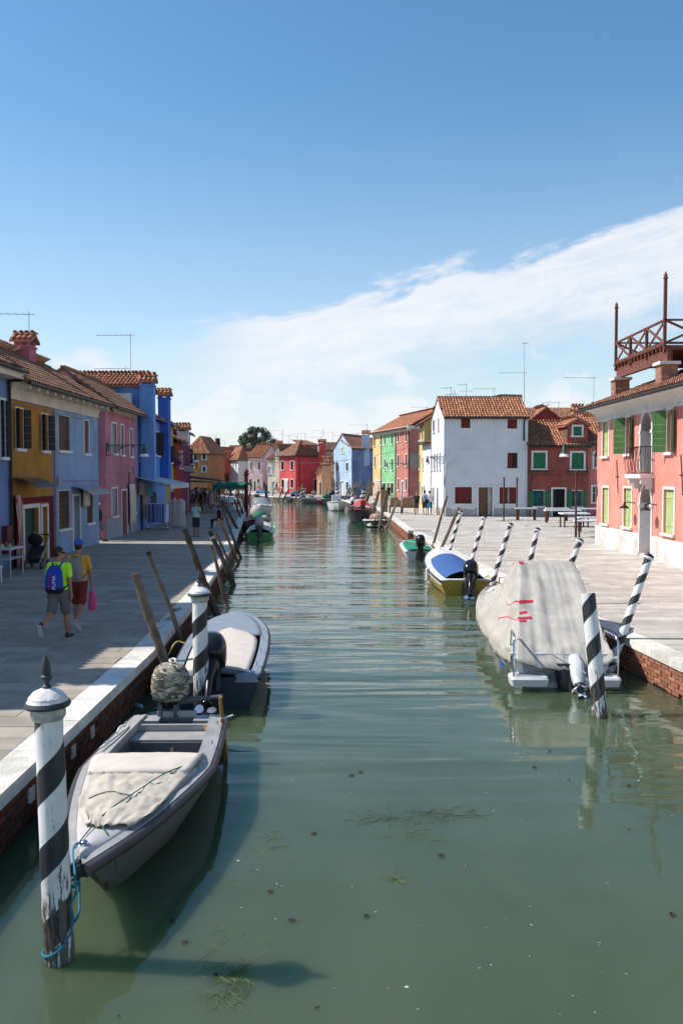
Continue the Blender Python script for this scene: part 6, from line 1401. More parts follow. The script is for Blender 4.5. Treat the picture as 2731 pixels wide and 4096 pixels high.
mb = MB(); mb.lathe([(.02, -.22), (.07, -.19), (.075, 0), (.07, .19), (.02, .22)], 12, Matrix.Translation((-.86, 2.6, .35))); mb.build('fender', MT['white_gel'], b4.root, 40)
b4.rope([(.6, .4, .5), (.75, .5, .54), (.7, .7, .52), (.9, .9, .5)], .02, MT['yellow_rope'])
# ---- small boat with green netting
b5 = Boat('small white boat with a green net cover and black outboard', (3.28, 36.2), (3.3, 41.2), 1.28, .40, .5, MT['white_gel'], MT['white_gel'], ws=.95, peak=.4, blunt=3.5, gw=.1)
b5.deck(.06, .93, .03, .05, M('green net', (.01, .20, .115), .8, .2, 20, .6, 90), 'net_cover', inset=.08, wr=.01); outboard(b5, -.02, -.02, .48, R(10), 1.1)
b5.rope([(-.6, 4.3, .55), (0, 3.0, .56), (.5, .8, .53)], .01, MT['white_rope']); b5.box('transom_board', (0, -.02, .2), (.4, .05, .36), MT['grey_gel_dark'])
# ---- grey rowing boat and the red work barge
def simple_boat(label, px, yw, wpx, L, hull, deckm, bow_near=True, fs=.45, fb=.6, crown=.05, head=0.0, motor=None, rail=None, blunt=2.2, span=(.1, .9), B=None, ws=.8):
    p = G(px, yw, ZW); B = B or wpx * p.y / FPX; d = Vector((math.sin(head), math.cos(head))); n, f = Vector((p.x, p.y)), Vector((p.x, p.y)) + d * L
    b = Boat(label, f if bow_near else n, n if bow_near else f, B, fs, fb, hull, rail or hull, ws=ws, blunt=blunt, n=14)
    if deckm: b.deck(span[0], span[1], .02, crown, deckm, 'cover', wr=.006)
    if motor: outboard(b, 0, -.02, fs + .08, R(motor[0]), 1.25, motor[1], MT['black_gloss'], False)
    return b
dkg = simple('dark grey hull', (.10, .105, .105), .5, streak=.3)
b6 = simple_boat('small dark grey rowing boat with white inside at the quay', 1501, 2112, 92, 3.6, dkg, None, True, .42, .55, rail=MT['white_gel'], blunt=2.8); b6.well(.02, .9, .1, MT['white_gel']); b6.box('thwart', (0, 1.4, .36), (1.2, .25, .04), MT['oldwood'])
b7 = simple_boat('black and red work barge loaded with rubble sacks under a red tarpaulin', 1452, 2098, 122, 9.0, simple('barge black', (.015, .015, .018), .4), None, True, .95, 1.1, rail=simple('barge red', (.30, .045, .025), .5), blunt=3.0)
mb = MB(); rs = []
for i in range(13):
    f = i / 12; rs.append([(x, 3.2 + 4.2 * f, 1.0 + (.75 * (1 - abs(x) / 1.0)) * math.sin(.35 + 2.4 * f) + rnd.uniform(-.05, .05)) for x in [-1.0 + 2 * j / 12 for j in range(13)]])
mb.rings(rs, cap=False, closed=False); mb.build('red_tarpaulin', simple('red tarp', (.42, .03, .03), .6, tint=(.5, .10, .03)), b7.root, 50)
for i in range(46):
    mb = MB(); mb.ball((rnd.uniform(-.95, .95), rnd.uniform(6.6, 8.0), 1.0 + rnd.uniform(0, .22)), (rnd.uniform(.08, .2), rnd.uniform(.08, .2), rnd.uniform(.06, .12)), Matrix.Rotation(rnd.uniform(0, 3), 3, 'Z'), 7, 5); mb.build('rubble_sack', rnd.choice([MT['cream'], MT['brickpier'], MT['oldwood'], MT['sh_grey']]), b7.root)
b7.box('bow_post', (0, 8.85, 1.0), (.3, .2, .9), MT['barge black']); b7.box('bow_post_cap', (0, 8.85, 1.5), (.34, .24, .35), MT['barge red']); b7.box('waterline_band', (0, 8.6, .03), (1.1, .5, .1), simple('green band', (.01, .16, .10), .5))
mb = MB(); mb.ball((0, 0, 0), (.42, .35, .3), None, 10, 7); o = mb.build('cloth_bundle', simple('striped bundle', (.40, .22, .16), .9, tint=(.6, .55, .5), scale=9)); o.location = at(*zE(1048, 1230), 60.5); tag(o, 'striped cloth bundle piled by the grey rowing boat', 'bundle')
b8 = simple_boat('white open motorboat pointing at us with a grey cowl behind', 1356, 2046, 78, 6.5, MT['white_gel'], MT['sh_grey'], True, .7, 1.0, .1, R(-4), blunt=2.4); b8.box('console', (0, 2.2, 1.1), (.9, .8, .7), MT['white_gel']); outboard(b8, .3, 0, .9, R(20), 1.8, MT['black_gloss'])
b9 = simple_boat('low dark boat with a pale outboard behind the white motorboat', 1410, 2040, 50, 6, MT['navy_hull'], MT['sh_grey'], False, .5, .6, .05, R(4), motor=(15, MT['white_gel']))
b10 = simple_boat('navy and white boat with dark blue cover and green bundle', 1282, 2019, 40, 5.5, simple('hull_bluegrey', (.17, .22, .28), .4), simple('navy_canvas', (.03, .035, .10), .8), True, .6, .75, .35, R(62), rail=MT['white_gel'], B=1.8); mb = MB(); mb.ball((-.1, 4.9, .95), (.45, .4, .35), None, 10, 7); mb.build('green_bundle', simple('green_cloth', (.01, .16, .09), .8), b10.root, 60)
b11 = simple_boat('grey tarpaulin covered boat left of the navy boat', 1206, 2013, 40, 4.5, MT['sh_grey'], MT['grey_canvas'], True, .55, .6, .35, R(68), B=1.6)
b12 = simple_boat('small red dinghy beside the grey tarpaulin boat', 1262, 2016, 20, 2.4, simple('red_gel', (.4, .03, .03), .4), MT['sh_grey'], True, .45, .5, .05, R(75), B=1.2)
b13 = simple_boat('white boat with square blue cover before the crimson house', 1134, 2006, 40, 4.6, MT['white_gel'], MT['blue_canvas'], True, .55, .65, .45, R(55), motor=(20, MT['camo']), span=(.3, .7), B=1.6)
b14 = simple_boat('white boat with a heap of green net at its stern', 1070, 2001, 40, 4.6, MT['white_gel'], MT['white_gel'], True, .55, .7, .05, R(60), B=1.6); mb = MB(); mb.ball((.1, .4, .75), (.6, .6, .5), None, 12, 8); mb.build('net_heap', M('green heap', (.005, .13, .10), .9, .3, 8, .8, 40), b14.root)
b15 = simple_boat('white boat with light blue cover before the faded pink house', 1014, 1990, 40, 4.5, MT['white_gel'], simple('sky_canvas', (.05, .22, .55), .8), True, .55, .65, .4, R(55), span=(.45, .85), B=1.7); mb = MB(); mb.ball((0, .3, .8), (.7, .6, .4), None, 10, 7); mb.build('brown_cover', MT['cream'], b15.root)
# ---- left bank boats
b16 = Boat('bright green boat with pale cover and shrouded outboard by the left quay', (-4.42, 47.1), (-4.75, 54.2), 1.5, .45, .62, simple('green_hull', (.05, .30, .07), .35, var=.1), simple('lime_rail', (.22, .55, .18), .35), ws=.92, peak=.35, blunt=2.6, gw=.12)
b16.deck(.05, .72, .03, .16, simple('pale_canvas', (.52, .49, .43), .85), 'canvas_cover', inset=.14, wr=.006); b16.deck(.70, .97, .02, .05, MT['lime_rail'], 'foredeck', inset=.1); outboard(b16, 0, -.02, .55, R(30), 1.35, MT['grey_canvas'], MT['navy_hull'], False)
b17 = Boat('boat with red deck and heaped grey and green covers behind the green boat', (-5.6, 57.0), (-6.2, 63.5), 1.7, .5, .6, MT['navy_hull'], simple('red_rail', (.30, .02, .03), .4), gw=.25); b17.deck(.1, .95, .02, .05, MT['red_rail'], 'deck')
for x, y, z, r, mm in ((.3, 1.2, .75, (.5, .6, .4), 'green_cloth'), (.1, 2.6, .95, (.5, .7, .55), 'grey_canvas'), (.6, .6, .6, (.35, .5, .3), 'sh_grey')): mb = MB(); mb.ball((x, y, z), r, None, 12, 8); mb.build('covered_heap', MT[mm], b17.root, 60)
b18 = Boat('white speedboat with windscreen and bow rail pointing at us on the left', (-7.2, 79.5), (-6.75, 73.0), 2.0, .75, .95, MT['white_gel'], MT['grey_gel_dark'], ws=.9, peak=.5, blunt=2.6, gw=.25, capm=MT['white_gel']); b18.deck(.45, .97, .02, .12, MT['white_gel'], 'foredeck')
strake(b18, MT['white_gel'], .4); mb = MB(); rs = []
for j in range(13): a = math.pi * j / 12; rs.append([(math.cos(a) * .85, 2.6 + math.sin(a) * .7, .95), (math.cos(a) * .7, 2.4 + math.sin(a) * .35, 1.45)])
mb.rings(rs, cap=False, closed=False); mb.build('windscreen', simple('pale glass', (.25, .3, .33), .08, var=.02, bump=0), b18.root, 60)
mb = MB(); mb.tube([(b18.w(t) * sg - .05 * sg, t * b18.L, b18.sh(t) + .28) for sg, tt in ((1, [.5, .65, .8, .92]), (-1, [.92, .8, .65, .5])) for t in tt], .025, 6)
for t in (.55, .7, .85):
    for sg in (-1, 1): mb.tube([(b18.w(t) * sg - .05 * sg, t * b18.L, b18.sh(t)), (b18.w(t) * sg - .05 * sg, t * b18.L, b18.sh(t) + .28)], .02, 6)
mb.build('bow_rail', MT['steel'], b18.root, 60); b18.box('mast', (-.4, 1.5, 1.9), (.25, .25, 1.4), MT['motor_grey']); b18.box('seat_back', (.3, 1.8, 1.2), (.6, .2, .6), MT['white_gel'])

# ------------------------------------------------------------------ things afloat
mb = MB(); Mx = Matrix.Translation(G(*zL(228, 1740), ZW) + Vector((0, 0, .01))) @ Matrix.Rotation(R(35), 4, 'Z') @ Matrix.Rotation(R(85), 4, 'X'); mb.lathe([(.04, -.14), (.045, -.12), (.043, -.02), (.046, .0), (.043, .02), (.045, .10), (.03, .14), (.014, .17), (.014, .19)], 14, Mx); tag(mb.build('plastic_bottle', simple('clear plastic', (.35, .42, .48), .1, var=.05, bump=0), None, 40), 'empty plastic bottle floating by the left quay wall', 'bottle')
WEED = simple('seaweed green', (.085, .115, .03), .7, var=.3); WEED2 = simple('seaweed dark', (.03, .04, .022), .7, var=.3)
def weed(label, cx, cy, n, sx, sy, ln, mat):
    p = G(cx, cy, ZW); root = thing('seaweed_clump', label, 'seaweed', p); mb = MB()
    for i in range(n):
        q = p + Vector((rnd.gauss(0, sx), rnd.gauss(0, sy), rnd.uniform(.003, .012))); a = rnd.uniform(0, 6.283); l = rnd.uniform(.3, 1) * ln; c = rnd.uniform(-1.2, 1.2); pts = []
        for k in range(5): f = k / 4; pts.append(q + Vector((math.cos(a + c * f) * l * f, math.sin(a + c * f) * l * f, .004 * math.sin(f * 3))))
        w = rnd.uniform(.0012, .0026); mb.tube(pts, [w, w, w, w * .8, w * .3], 4)
    mb.build('blades', mat, root, kind='stuff')
weed('tuft of bright green seaweed floating at the bottom centre left', *zO(1140, 735), 60, .05, .07, .22, WEED); weed('flat green seaweed strand below the bright tuft', *zO(1085, 830), 34, .06, .05, .26, WEED); weed('dark tangled seaweed raft in mid canal, left half', *zP(400, 280), 42, .24, .12, .3, WEED2); weed('dark tangled seaweed raft in mid canal, right half', *zP(600, 265), 42, .18, .1, .3, WEED2); weed('small upright green seaweed sprig in mid canal', *zP(400, 530), 22, .012, .02, .22, WEED); weed('loose seaweed bits near the grey boat shadow', *zO(1290, 120), 26, .15, .3, .2, WEED); weed('scattered thin seaweed under the mid canal raft', *zP(470, 355), 24, .14, .1, .25, WEED); weed('thin seaweed strands left of the bright tuft', *zO(1100, 590), 22, .12, .2, .25, WEED)
DL = simple('dead leaf', (.022, .013, .012), .7); PL = simple('pale petal', (.5, .47, .42), .7)
spots = [(zO(828, 460), .05), (zO(895, 568), .05), (zO(1040, 720), .04), (zO(1408, 462), .045), (zO(1305, 322), .05), (zO(575, 926), .02), (zP(580, 432), .05), (zP(272, 682), .05), (zP(55, 342), .05), (zP(212, 104), .05), (zP(248, 91), .05), (zP(1522, 676), .045), (zP(960, 72), .05), (zP(1022, 6), .05), (zP(70, 1057), .03), (zP(1345, 146), .05), (zP(1100, 121), .03), (zP(1346, 327), .025)]
for i, (p, r) in enumerate(spots):
    r *= .75
    c = G(*p, ZW + .006); mb = MB(); n = 9; mb.add([c + Vector((math.cos(k * .698) * r * rnd.uniform(.5, 1.1), math.sin(k * .698) * r * rnd.uniform(.5, 1.2), rnd.uniform(0, .012))) for k in range(n)], [tuple(range(n))]); tag(mb.build('floating_leaf', DL), 'small dark dead leaf floating on the green water', 'leaf', 'dead leaves on the water')
mb = MB()
for i in range(70):
    x, y = rnd.uniform(900, 2700), rnd.uniform(2950, 4060); c = G(x, y, ZW + .005); r = rnd.uniform(.003, .009) * (1 if i % 12 else 2); mb.add([c + Vector((math.cos(k * 1.257) * r * rnd.uniform(.6, 1.1), math.sin(k * 1.257) * r * rnd.uniform(.6, 1.2), 0)) for k in range(5)], [(0, 1, 2, 3, 4)])
o = mb.build('floating_specks', PL); o['kind'] = 'stuff'; o['label'] = 'pale petals and specks drifting on the water'; o['category'] = 'specks'

# ------------------------------------------------------------------ people
def melt(mb, name, mat, parent, voxel, smooth=2):
    """closed overlapping shapes fused into one continuous skin"""
    me = mb.mesh(name); tmp = bpy.data.objects.new(name + '_tmp', me); COL.objects.link(tmp)
    md = tmp.modifiers.new('fuse', 'REMESH'); md.mode = 'VOXEL'; md.voxel_size = voxel; md.use_smooth_shade = True
    if smooth: sm = tmp.modifiers.new('soft', 'SMOOTH'); sm.factor = .5; sm.iterations = smooth
    o = link(name, bpy.data.meshes.new(name), mat, parent); MELT.append((tmp, o, mat)); return o
MELT = []
def flush():
    dg = bpy.context.evaluated_depsgraph_get()
    for tmp, o, mat in MELT:
        out = bpy.data.meshes.new_from_object(tmp.evaluated_get(dg)); out.materials.clear(); out.materials.append(mat); out.name = o.name.split('.')[0]; o.data = out
    for tmp, o, mat in MELT: me = tmp.data; bpy.data.objects.remove(tmp); bpy.data.meshes.remove(me)
    MELT.clear()
SKIN = [simple('skin light', (.46, .24, .16), .55, var=.06, bump=.05), simple('skin tan', (.33, .16, .10), .55, var=.06, bump=.05), simple('skin dark', (.2, .1, .065), .55, var=.06, bump=.05)]
def cloth(c, n=None):
    key = 'cloth %.2f %.2f %.2f' % c
    return simple(key, c, .85, var=.12, scale=6, bump=.25, bscale=60)
HAIRM = {'black': simple('hair black', (.012, .01, .009), .5, bump=.4, bscale=120), 'brown': simple('hair brown', (.05, .028, .016), .5, bump=.4, bscale=120), 'blond': simple('hair blond', (.32, .2, .09), .5, bump=.4, bscale=120), 'white': simple('hair white', (.6, .58, .55), .6, bump=.4, bscale=120)}
def rotx(v, a): c, s = math.cos(a), math.sin(a); return Vector((v[0], v[1] * c - v[2] * s, v[1] * s + v[2] * c))
def person(label, loc, face, H=1.72, skin=0, top=None, bottom=None, shoes=(.02, .02, .02), hair='brown', hairlen=0, legs=((20, 5), (-15, 25)), arms=((-15, 10), (15, 15)), shorts=True, skirt=None, hat=None, head_turn=0.0, hero=False, sleeve=.6, lean=0, pack=None, glasses=False, stance=.10, girth=1.0, group='people along the canal', sit=False, headtilt=0):
    s = H / 1.75; vx = .009 if hero else .02
    root = thing('person', label, 'person', loc, group, face, local=True); gb = girth
    V = lambda x, y, z: Vector((x, y, z)) * s
    hipz = .92; sp = lambda p: rotx(p - V(0, 0, hipz), -R(lean)) + V(0, 0, hipz)
    body = MB(); n = 12 if hero else 8
    # legs
    feet = []; kn = []
    hipdrop = 0
    J = {}
    for sd, (sw, kb) in zip((-1, 1), legs):
        hip = V(sd * .085, 0, hipz - .02); a = R(sw); th = Vector((sd * (stance - .085) * .4, math.sin(a), -math.cos(a))).normalized() * .43 * s; knee = hip + th
        b = a - R(kb); shn = Vector((0, math.sin(b), -math.cos(b))) * .42 * s; ank = knee + shn; J[sd] = (hip, knee, ank, b)
    low = min(J[k][2].z for k in J) - .075 * s
    for sd in J:
        hip, knee, ank, b = J[sd]
        body.capsule(hip, .082 * s * gb, knee, .056 * s * gb, n); body.capsule(knee, .055 * s * gb, knee.lerp(ank, .35), .057 * s * gb, n); body.capsule(knee.lerp(ank, .35), .057 * s * gb, ank, .036 * s, n)
        fa = min(0, b * .9) if not sit else 0; fd = Vector((sd * .12, math.cos(fa), math.sin(fa))).normalized(); dn = Vector((0, math.sin(fa), -math.cos(fa))); heel = ank + dn * .045 * s - fd * .03 * s; toe = heel + fd * .19 * s + dn * .012 * s
        body.capsule(ank, .036 * s, heel, .034 * s, n); body.capsule(heel, .034 * s, toe, .026 * s, n)
        J[sd] = (hip, knee, ank, heel, toe, fd, dn)
    # torso
    tor = [(0, 0, .86, .135, .10), (0, 0, .93, .155, .115), (0, .0, 1.05, .135, .10), (0, .005, 1.18, .145, .105), (0, .005, 1.30, .165, .112), (0, 0, 1.40, .15, .095), (0, -.005, 1.46, .085, .07)]
    def torso(mb, grow, z0=0, z1=9):
        rs = []
        for x, y, z, rx, ry in tor:
            if z < z0 or z > z1: continue
            ring = []
            for j in range(18): an = 2 * math.pi * j / 18; ring.append(sp(V(x + (rx * gb + grow) * math.cos(an), y + (ry * gb + grow) * math.sin(an), z)))
            rs.append(ring)
        mb.rings(rs)
    torso(body, 0)
    # neck and head
    nb = sp(V(0, -.01, 1.44)); hc = sp(V(0, .015, 1.615)); Rt = Matrix.Rotation(head_turn, 3, 'Z') @ Matrix.Rotation(-R(headtilt), 3, 'X'); hd = lambda x, y, z: hc + Rt @ (V(x, y, z))
    body.capsule(nb, .056 * s, hd(0, -.02, -.06), .052 * s, n)
    body.ball(hc + Rt @ V(0, -.005, .03), (.075 * s, .095 * s, .088 * s), Rt, 16, 12); body.ball(hd(0, .03, -.045), (.058 * s, .062 * s, .07 * s), Rt, 14, 10)
    body.capsule(hd(0, .083, .015), .011 * s, hd(0, .104, -.022), .015 * s, 8)
    for e in (-1, 1): body.ball(hd(e * .076, -.005, -.005), (.012 * s, .02 * s, .032 * s), Rt, 8, 6)
    body.capsule(hd(-.02, .083, -.065), .01 * s, hd(.02, .083, -.065), .01 * s, 6)
    # arms and hands
    A = {}
    for sd, (sw, fl) in zip((-1, 1), arms):
        sh = sp(V(sd * .165 * (.6 + .4 * gb), -.005, 1.385)); a = R(sw) - R(lean) * .0; out = .16; up = Vector((sd * out, math.sin(a), -math.cos(a))).normalized() * .285 * s; el = sh + up; b = a + R(fl); fo = Vector((sd * (.05 - fl * .0016), math.sin(b), -math.cos(b))).normalized() * .25 * s; wr = el + fo; A[sd] = (sh, el, wr, fo.normalized())
        body.capsule(sh, .052 * s * gb, el, .039 * s, n); body.capsule(el, .039 * s, wr, .026 * s, n)
        d = fo.normalized(); side = Vector((1, 0, 0)); fwd = (side - d * side.dot(d)).normalized().cross(d).normalized(); pal = wr + d * .085 * s
        body.capsule(wr, .026 * s, wr + d * .03 * s, .03 * s, 8)
        if hero:
            for q in (-.024, -.008, .008, .024): body.capsule(wr + d * .03 * s + fwd * q * s * .7, .012 * s, pal + fwd * q * s, .0115 * s, 6)
            for q, l in ((-.027, .05), (-.009, .062), (.009, .068), (.027, .06)):
                b0 = pal + fwd * q * s; m_ = b0 + d * l * .55 * s - side * sd * .012 * s; body.capsule(b0, .0105 * s, m_, .0095 * s, 6); body.capsule(m_, .0095 * s, m_ + (d * .7 - side * sd * .7).normalized() * l * .55 * s, .008 * s, 6)
            t0 = wr + d * .035 * s + fwd * .024 * s; t1 = t0 + (d * .75 + fwd * .65).normalized() * .045 * s; body.capsule(t0, .0125 * s, t1, .0105 * s, 6); body.capsule(t1, .0105 * s, t1 + (d * .95 + fwd * .2).normalized() * .03 * s, .009 * s, 6)
        else: body.capsule(wr + d * .03 * s, .032 * s, wr + d * .12 * s, .022 * s, 6)
    melt(body, 'body', SKIN[skin], root, vx, 2 if hero else 1)
    # clothes
    if top is not None:
        mb = MB(); torso(mb, .022 * s, .90 if not skirt else .95)
        if sleeve > 0:
            for sd in A: sh, el, wr, _ = A[sd]; e = sh.lerp(el, min(1, sleeve)); mb.capsule(sh, .066 * s * gb, e, .062 * s * gb if sleeve <= 1 else .05 * s, n)
            if sleeve > 1:
                for sd in A: sh, el, wr, _ = A[sd]; mb.capsule(el, .05 * s, el.lerp(wr, sleeve - 1), .042 * s, n)
        melt(mb, 'shirt', cloth(top), root, vx * 1.15, 2)
    if bottom is not None and not skirt:
        mb = MB(); rs = []
        for z, rx, ry in ((.80, .145, .115), (.86, .162, .128), (.93, .168, .13), (1.0, .155, .122)):
            rs.append([sp(V((rx * gb) * math.cos(2 * math.pi * j / 18), (ry * gb) * math.sin(2 * math.pi * j / 18), z)) if not sit else V(rx * gb * math.cos(2 * math.pi * j / 18), ry * gb * math.sin(2 * math.pi * j / 18), z) for j in range(18)])
        mb.rings(rs)
        for sd in J:
            hip, knee, ank = J[sd][:3]; e = hip.lerp(knee, .88) if shorts else knee; mb.capsule(hip, .10 * s * gb, e, (.088 if shorts else .07) * s * gb, n)
            if not shorts: mb.capsule(knee, .07 * s * gb, knee.lerp(ank, .93), .055 * s * gb, n)
        melt(mb, 'shorts' if shorts else 'trousers', cloth(bottom), root, vx * 1.15, 2)
    if skirt:
        mb = MB(); zs = [(1.46, .09, .075), (1.40, .17, .115), (1.30, .185, .135), (1.12, .16, .125), (.95, .19, .15), (skirt, .24, .19)]; mb.rings([[sp(V(rx * math.cos(2 * math.pi * j / 18) * (1 + .05 * math.sin(j * 3) * (z < 1)), ry * math.sin(2 * math.pi * j / 18), z)) for j in range(18)] for z, rx, ry in zs][::-1]); mb.build('dress', cloth(bottom), root, 60)
    for sd in J:
        heel, toe, fd, dn = J[sd][3:]; mb = MB(); mb.capsule(heel - dn * .01 * s, .043 * s, toe - dn * .004 * s, .036 * s, 10); mb.capsule(heel - dn * .045 * s, .041 * s, heel, .043 * s, 8); so_ = melt(mb, 'shoe', cloth(shoes), root, vx, 1)
        mb = MB(); c0 = (heel + toe) / 2 + dn * .03 * s; u = fd.cross(dn).normalized()
        mb.hexa([c0 + fd * x * .135 * s + u * y * .04 * s + dn * z * .012 * s for z in (1, -1) for x, y in ((-1, -1), (1, -1), (1, 1), (-1, 1))]); mb.build('sole', cloth((.55, .55, .56)) if hero else cloth(shoes), so_)
    if hair:
        mb = MB(); mb.ball(hc + Rt @ V(0, -.018, .045), (.083 * s, .098 * s, .09 * s), Rt, 16, 12); mb.ball(hc + Rt @ V(0, -.045, .0), (.074 * s, .066 * s, .075 * s), Rt, 14, 10)
        if hairlen: mb.capsule(hd(0, -.05, 0), .07 * s, hd(0, -.06, -hairlen), .05 * s, 10)
        ho = melt(mb, 'hair', HAIRM[hair], root, vx, 1)
    if hat:
        col, kind = hat; mb = MB(); T = Matrix.Translation(hc) @ Rt.to_4x4(); 
        mb.loft([((0, -.012 * s, .035 * s), .092 * s, .108 * s, 2), ((0, -.012 * s, .09 * s), .088 * s, .104 * s, 2), ((0, -.012 * s, .128 * s), .06 * s, .075 * s, 2), ((0, -.012 * s, .142 * s), .02 * s, .03 * s, 2)], 18, T)
        if kind == 'cap': mb.loft([((0, .12 * s, .034 * s), .07 * s, .075 * s, 2.4), ((0, .12 * s, .044 * s), .072 * s, .077 * s, 2.4)], 16, T)
        else: mb.loft([((0, -.01 * s, .03 * s), .16 * s, .18 * s, 2), ((0, -.01 * s, .042 * s), .16 * s, .18 * s, 2)], 20, T)
        mb.build('hat', cloth(col), root, 50)
    if glasses: mb = MB(); mb.tube([hd(-.078, .0, .012), hd(-.07, .07, .014), hd(-.03, .098, .012), hd(0, .102, .014), hd(.03, .098, .012), hd(.07, .07, .014), hd(.078, .0, .012)], [.006 * s, .02 * s, .022 * s, .008 * s, .022 * s, .02 * s, .006 * s], 8); mb.build('sunglasses', MT['black_gloss'], root, 50)
    else:
        for e in (-1, 1): mb = MB(); mb.ball(hd(e * .03, .084, .015), .010 * s, None, 6, 5); mb.build('eye', cloth((.02, .015, .012)), root)
    if pack:
        col, w, h, z0 = pack[:4]; bo = MB(); cy = -.20; secs = [(0, cy, z0, w * .82, .085), (0, cy - .015, z0 + .05, w, .11), (0, cy - .02, z0 + h * .45, w * .98, .115), (0, cy - .005, z0 + h * .8, w * .85, .095), (0, cy + .015, z0 + h, w * .5, .05)]
        rs = []
        for x, y, z, rx, ry in secs: rs.append([sp(V(x + rx * math.copysign(abs(math.cos(q)) ** .75, math.cos(q)), y + ry * math.copysign(abs(math.sin(q)) ** .75, math.sin(q)), z)) for q in [2 * math.pi * j / 20 for j in range(20)]])
        bo.rings(rs); pk = bo.build('backpack', cloth(col), root, 50)
        for sd in (-1, 1): mb = MB(); pts = [sp(V(sd * .07, cy + .07, z0 + h * .93)), sp(V(sd * .095, -.06, 1.455)), sp(V(sd * .105, .04, 1.45)), sp(V(sd * .12, .135, 1.34)), sp(V(sd * .14, .12, 1.15)), sp(V(sd * .165, .0, z0 + .12)), sp(V(sd * .14, -.13, z0 + .06))]; mb.tube(pts, .02 * s, 6); mb.build('strap', cloth(col), pk, 60)
        mb = MB(); mb.tube([sp(V(-.03, cy + .04, z0 + h - .01)), sp(V(-.02, cy + .03, z0 + h + .04)), sp(V(.02, cy + .03, z0 + h + .04)), sp(V(.03, cy + .04, z0 + h - .01))], .009 * s, 6); mb.build('handle', cloth((.02, .02, .025)), pk, 60)
        J['pack'] = (pk, sp, V, cy, z0, h, w)
    root.location.z = loc[2] - low
    J['A'] = A; J['low'] = low; J['root'] = root; J['s'] = s; J['V'] = V
    return J
NAVY = (.02, .025, .06)
# the two boys walking away on the left pavement (they face +y: face angle 0)
p1_ = G(*zM(760, 1585)); p2_ = G(*zM(1000, 1455))
h1 = 1.70; h2 = 1.74
J1 = person('boy in neon yellow shirt with blue backpack and sunglasses walking away', p1_, R(-8), h1, 1, (.42, .85, .03), (.12, .118, .12), (.03, .03, .04), 'black', 0, legs=((-24, 42), (12, 4)), arms=((-8, 12), (-4, 14)), head_turn=R(-58), hero=True, sleeve=.62, pack=((.012, .045, .32), .165, .50, .90), glasses=True, girth=1.08)
J2 = person('boy in orange yellow shirt, red shorts and blue cap walking away', p2_, R(-4), h2, 1, (.62, .30, .045), (.17, .018, .014), (.35, .34, .35), 'black', 0, legs=((8, 3), (-14, 30)), arms=((2, 10), (10, 2)), hat=((.02, .10, .42), 'cap'), head_turn=R(12), hero=True, sleeve=.68, pack=((.22, .2, .185), .155, .46, .94), girth=1.0)
# cap worn backwards look: peak forward is hidden; details on the blue backpack
pk, sp_, V_, cy, z0, hh, ww = J1['pack']
mb = MB(); mb.tube([sp_(V_(-.035, cy - .142, z0 + .07)), sp_(V_(-.035, cy - .147, z0 + hh * .42)), sp_(V_(-.025, cy - .125, z0 + hh * .72))], .006, 6); mb.build('zip', cloth((.45, .03, .08)), pk)
mb = MB(); rs = []
for x, y, z, rx, ry in ((0, cy, z0 - .015, ww * .8, .08), (0, cy - .012, z0 + .045, ww * 1.015, .115), (0, cy - .014, z0 + .09, ww * 1.012, .117)): rs.append([sp_(V_(x + rx * math.copysign(abs(math.cos(q)) ** .75, math.cos(q)), y + ry * math.copysign(abs(math.sin(q)) ** .75, math.sin(q)), z)) for q in [2 * math.pi * j / 20 for j in range(20)]])
mb.rings(rs); mb.build('base_panel', cloth((.008, .009, .013)), pk, 50)
tc = bpy.data.curves.new('lettering', 'FONT'); tc.body = 'PUMA'; tc.size = .095; tc.extrude = .002; tc.align_x = 'LEFT'; tmp = bpy.data.objects.new('lettering', tc); COL.objects.link(tmp)
me = bpy.data.meshes.new_from_object(tmp.evaluated_get(bpy.context.evaluated_depsgraph_get())); bpy.data.objects.remove(tmp); me.materials.clear()
o = link('lettering', me, cloth((.72, .74, .78)), pk); p0 = sp_(V_(.085, cy - .139, z0 + .07)); o.matrix_basis = Matrix.Translation(p0) @ Matrix(((0, -1, 0, 0), (0, 0, -1, 0), (1, 0, 0, 0), (0, 0, 0, 1)))
pk, sp_, V_, cy, z0, hh, ww = J2['pack']; mb = MB(); mb.loft([(sp_(V_(0, cy - .12, z0 + .05)), .11, .03, 4), (sp_(V_(0, cy - .125, z0 + .2)), .11, .03, 4), (sp_(V_(0, cy - .12, z0 + .23)), .09, .02, 4)], 16); mb.build('front_pocket', cloth((.18, .165, .15)), pk, 50)
# pink carrier bag in the right hand of the second boy
wr = J2['A'][1][2] + J2['A'][1][3] * .10; R2 = J2['root']; bw = Matrix.Translation(R2.location) @ Matrix.Rotation(R(-4), 4, 'Z') @ wr
bag = thing('carrier_bag', 'bright pink plastic bag hanging from the boy\'s hand', 'bag', bw); mb = MB(); mb.loft([((bw.x, bw.y, bw.z - .43), .075, .035, 2.5), ((bw.x, bw.y, bw.z - .40), .085, .05, 2.5), ((bw.x + .01, bw.y, bw.z - .2), .078, .045, 2.2), ((bw.x, bw.y, bw.z - .08), .065, .03, 2.2), ((bw.x, bw.y, bw.z - .06), .06, .028, 2.2)], 16); mb.build('sack', cloth((.72, .09, .26)), bag, 40)
for sd in (-1, 1): mb = MB(); mb.tube([(bw.x + sd * .04, bw.y, bw.z - .07), (bw.x + sd * .02, bw.y, bw.z - .01), (bw.x, bw.y, bw.z + .005)], .008, 6); mb.build('handle', cloth((.72, .09, .26)), bag)
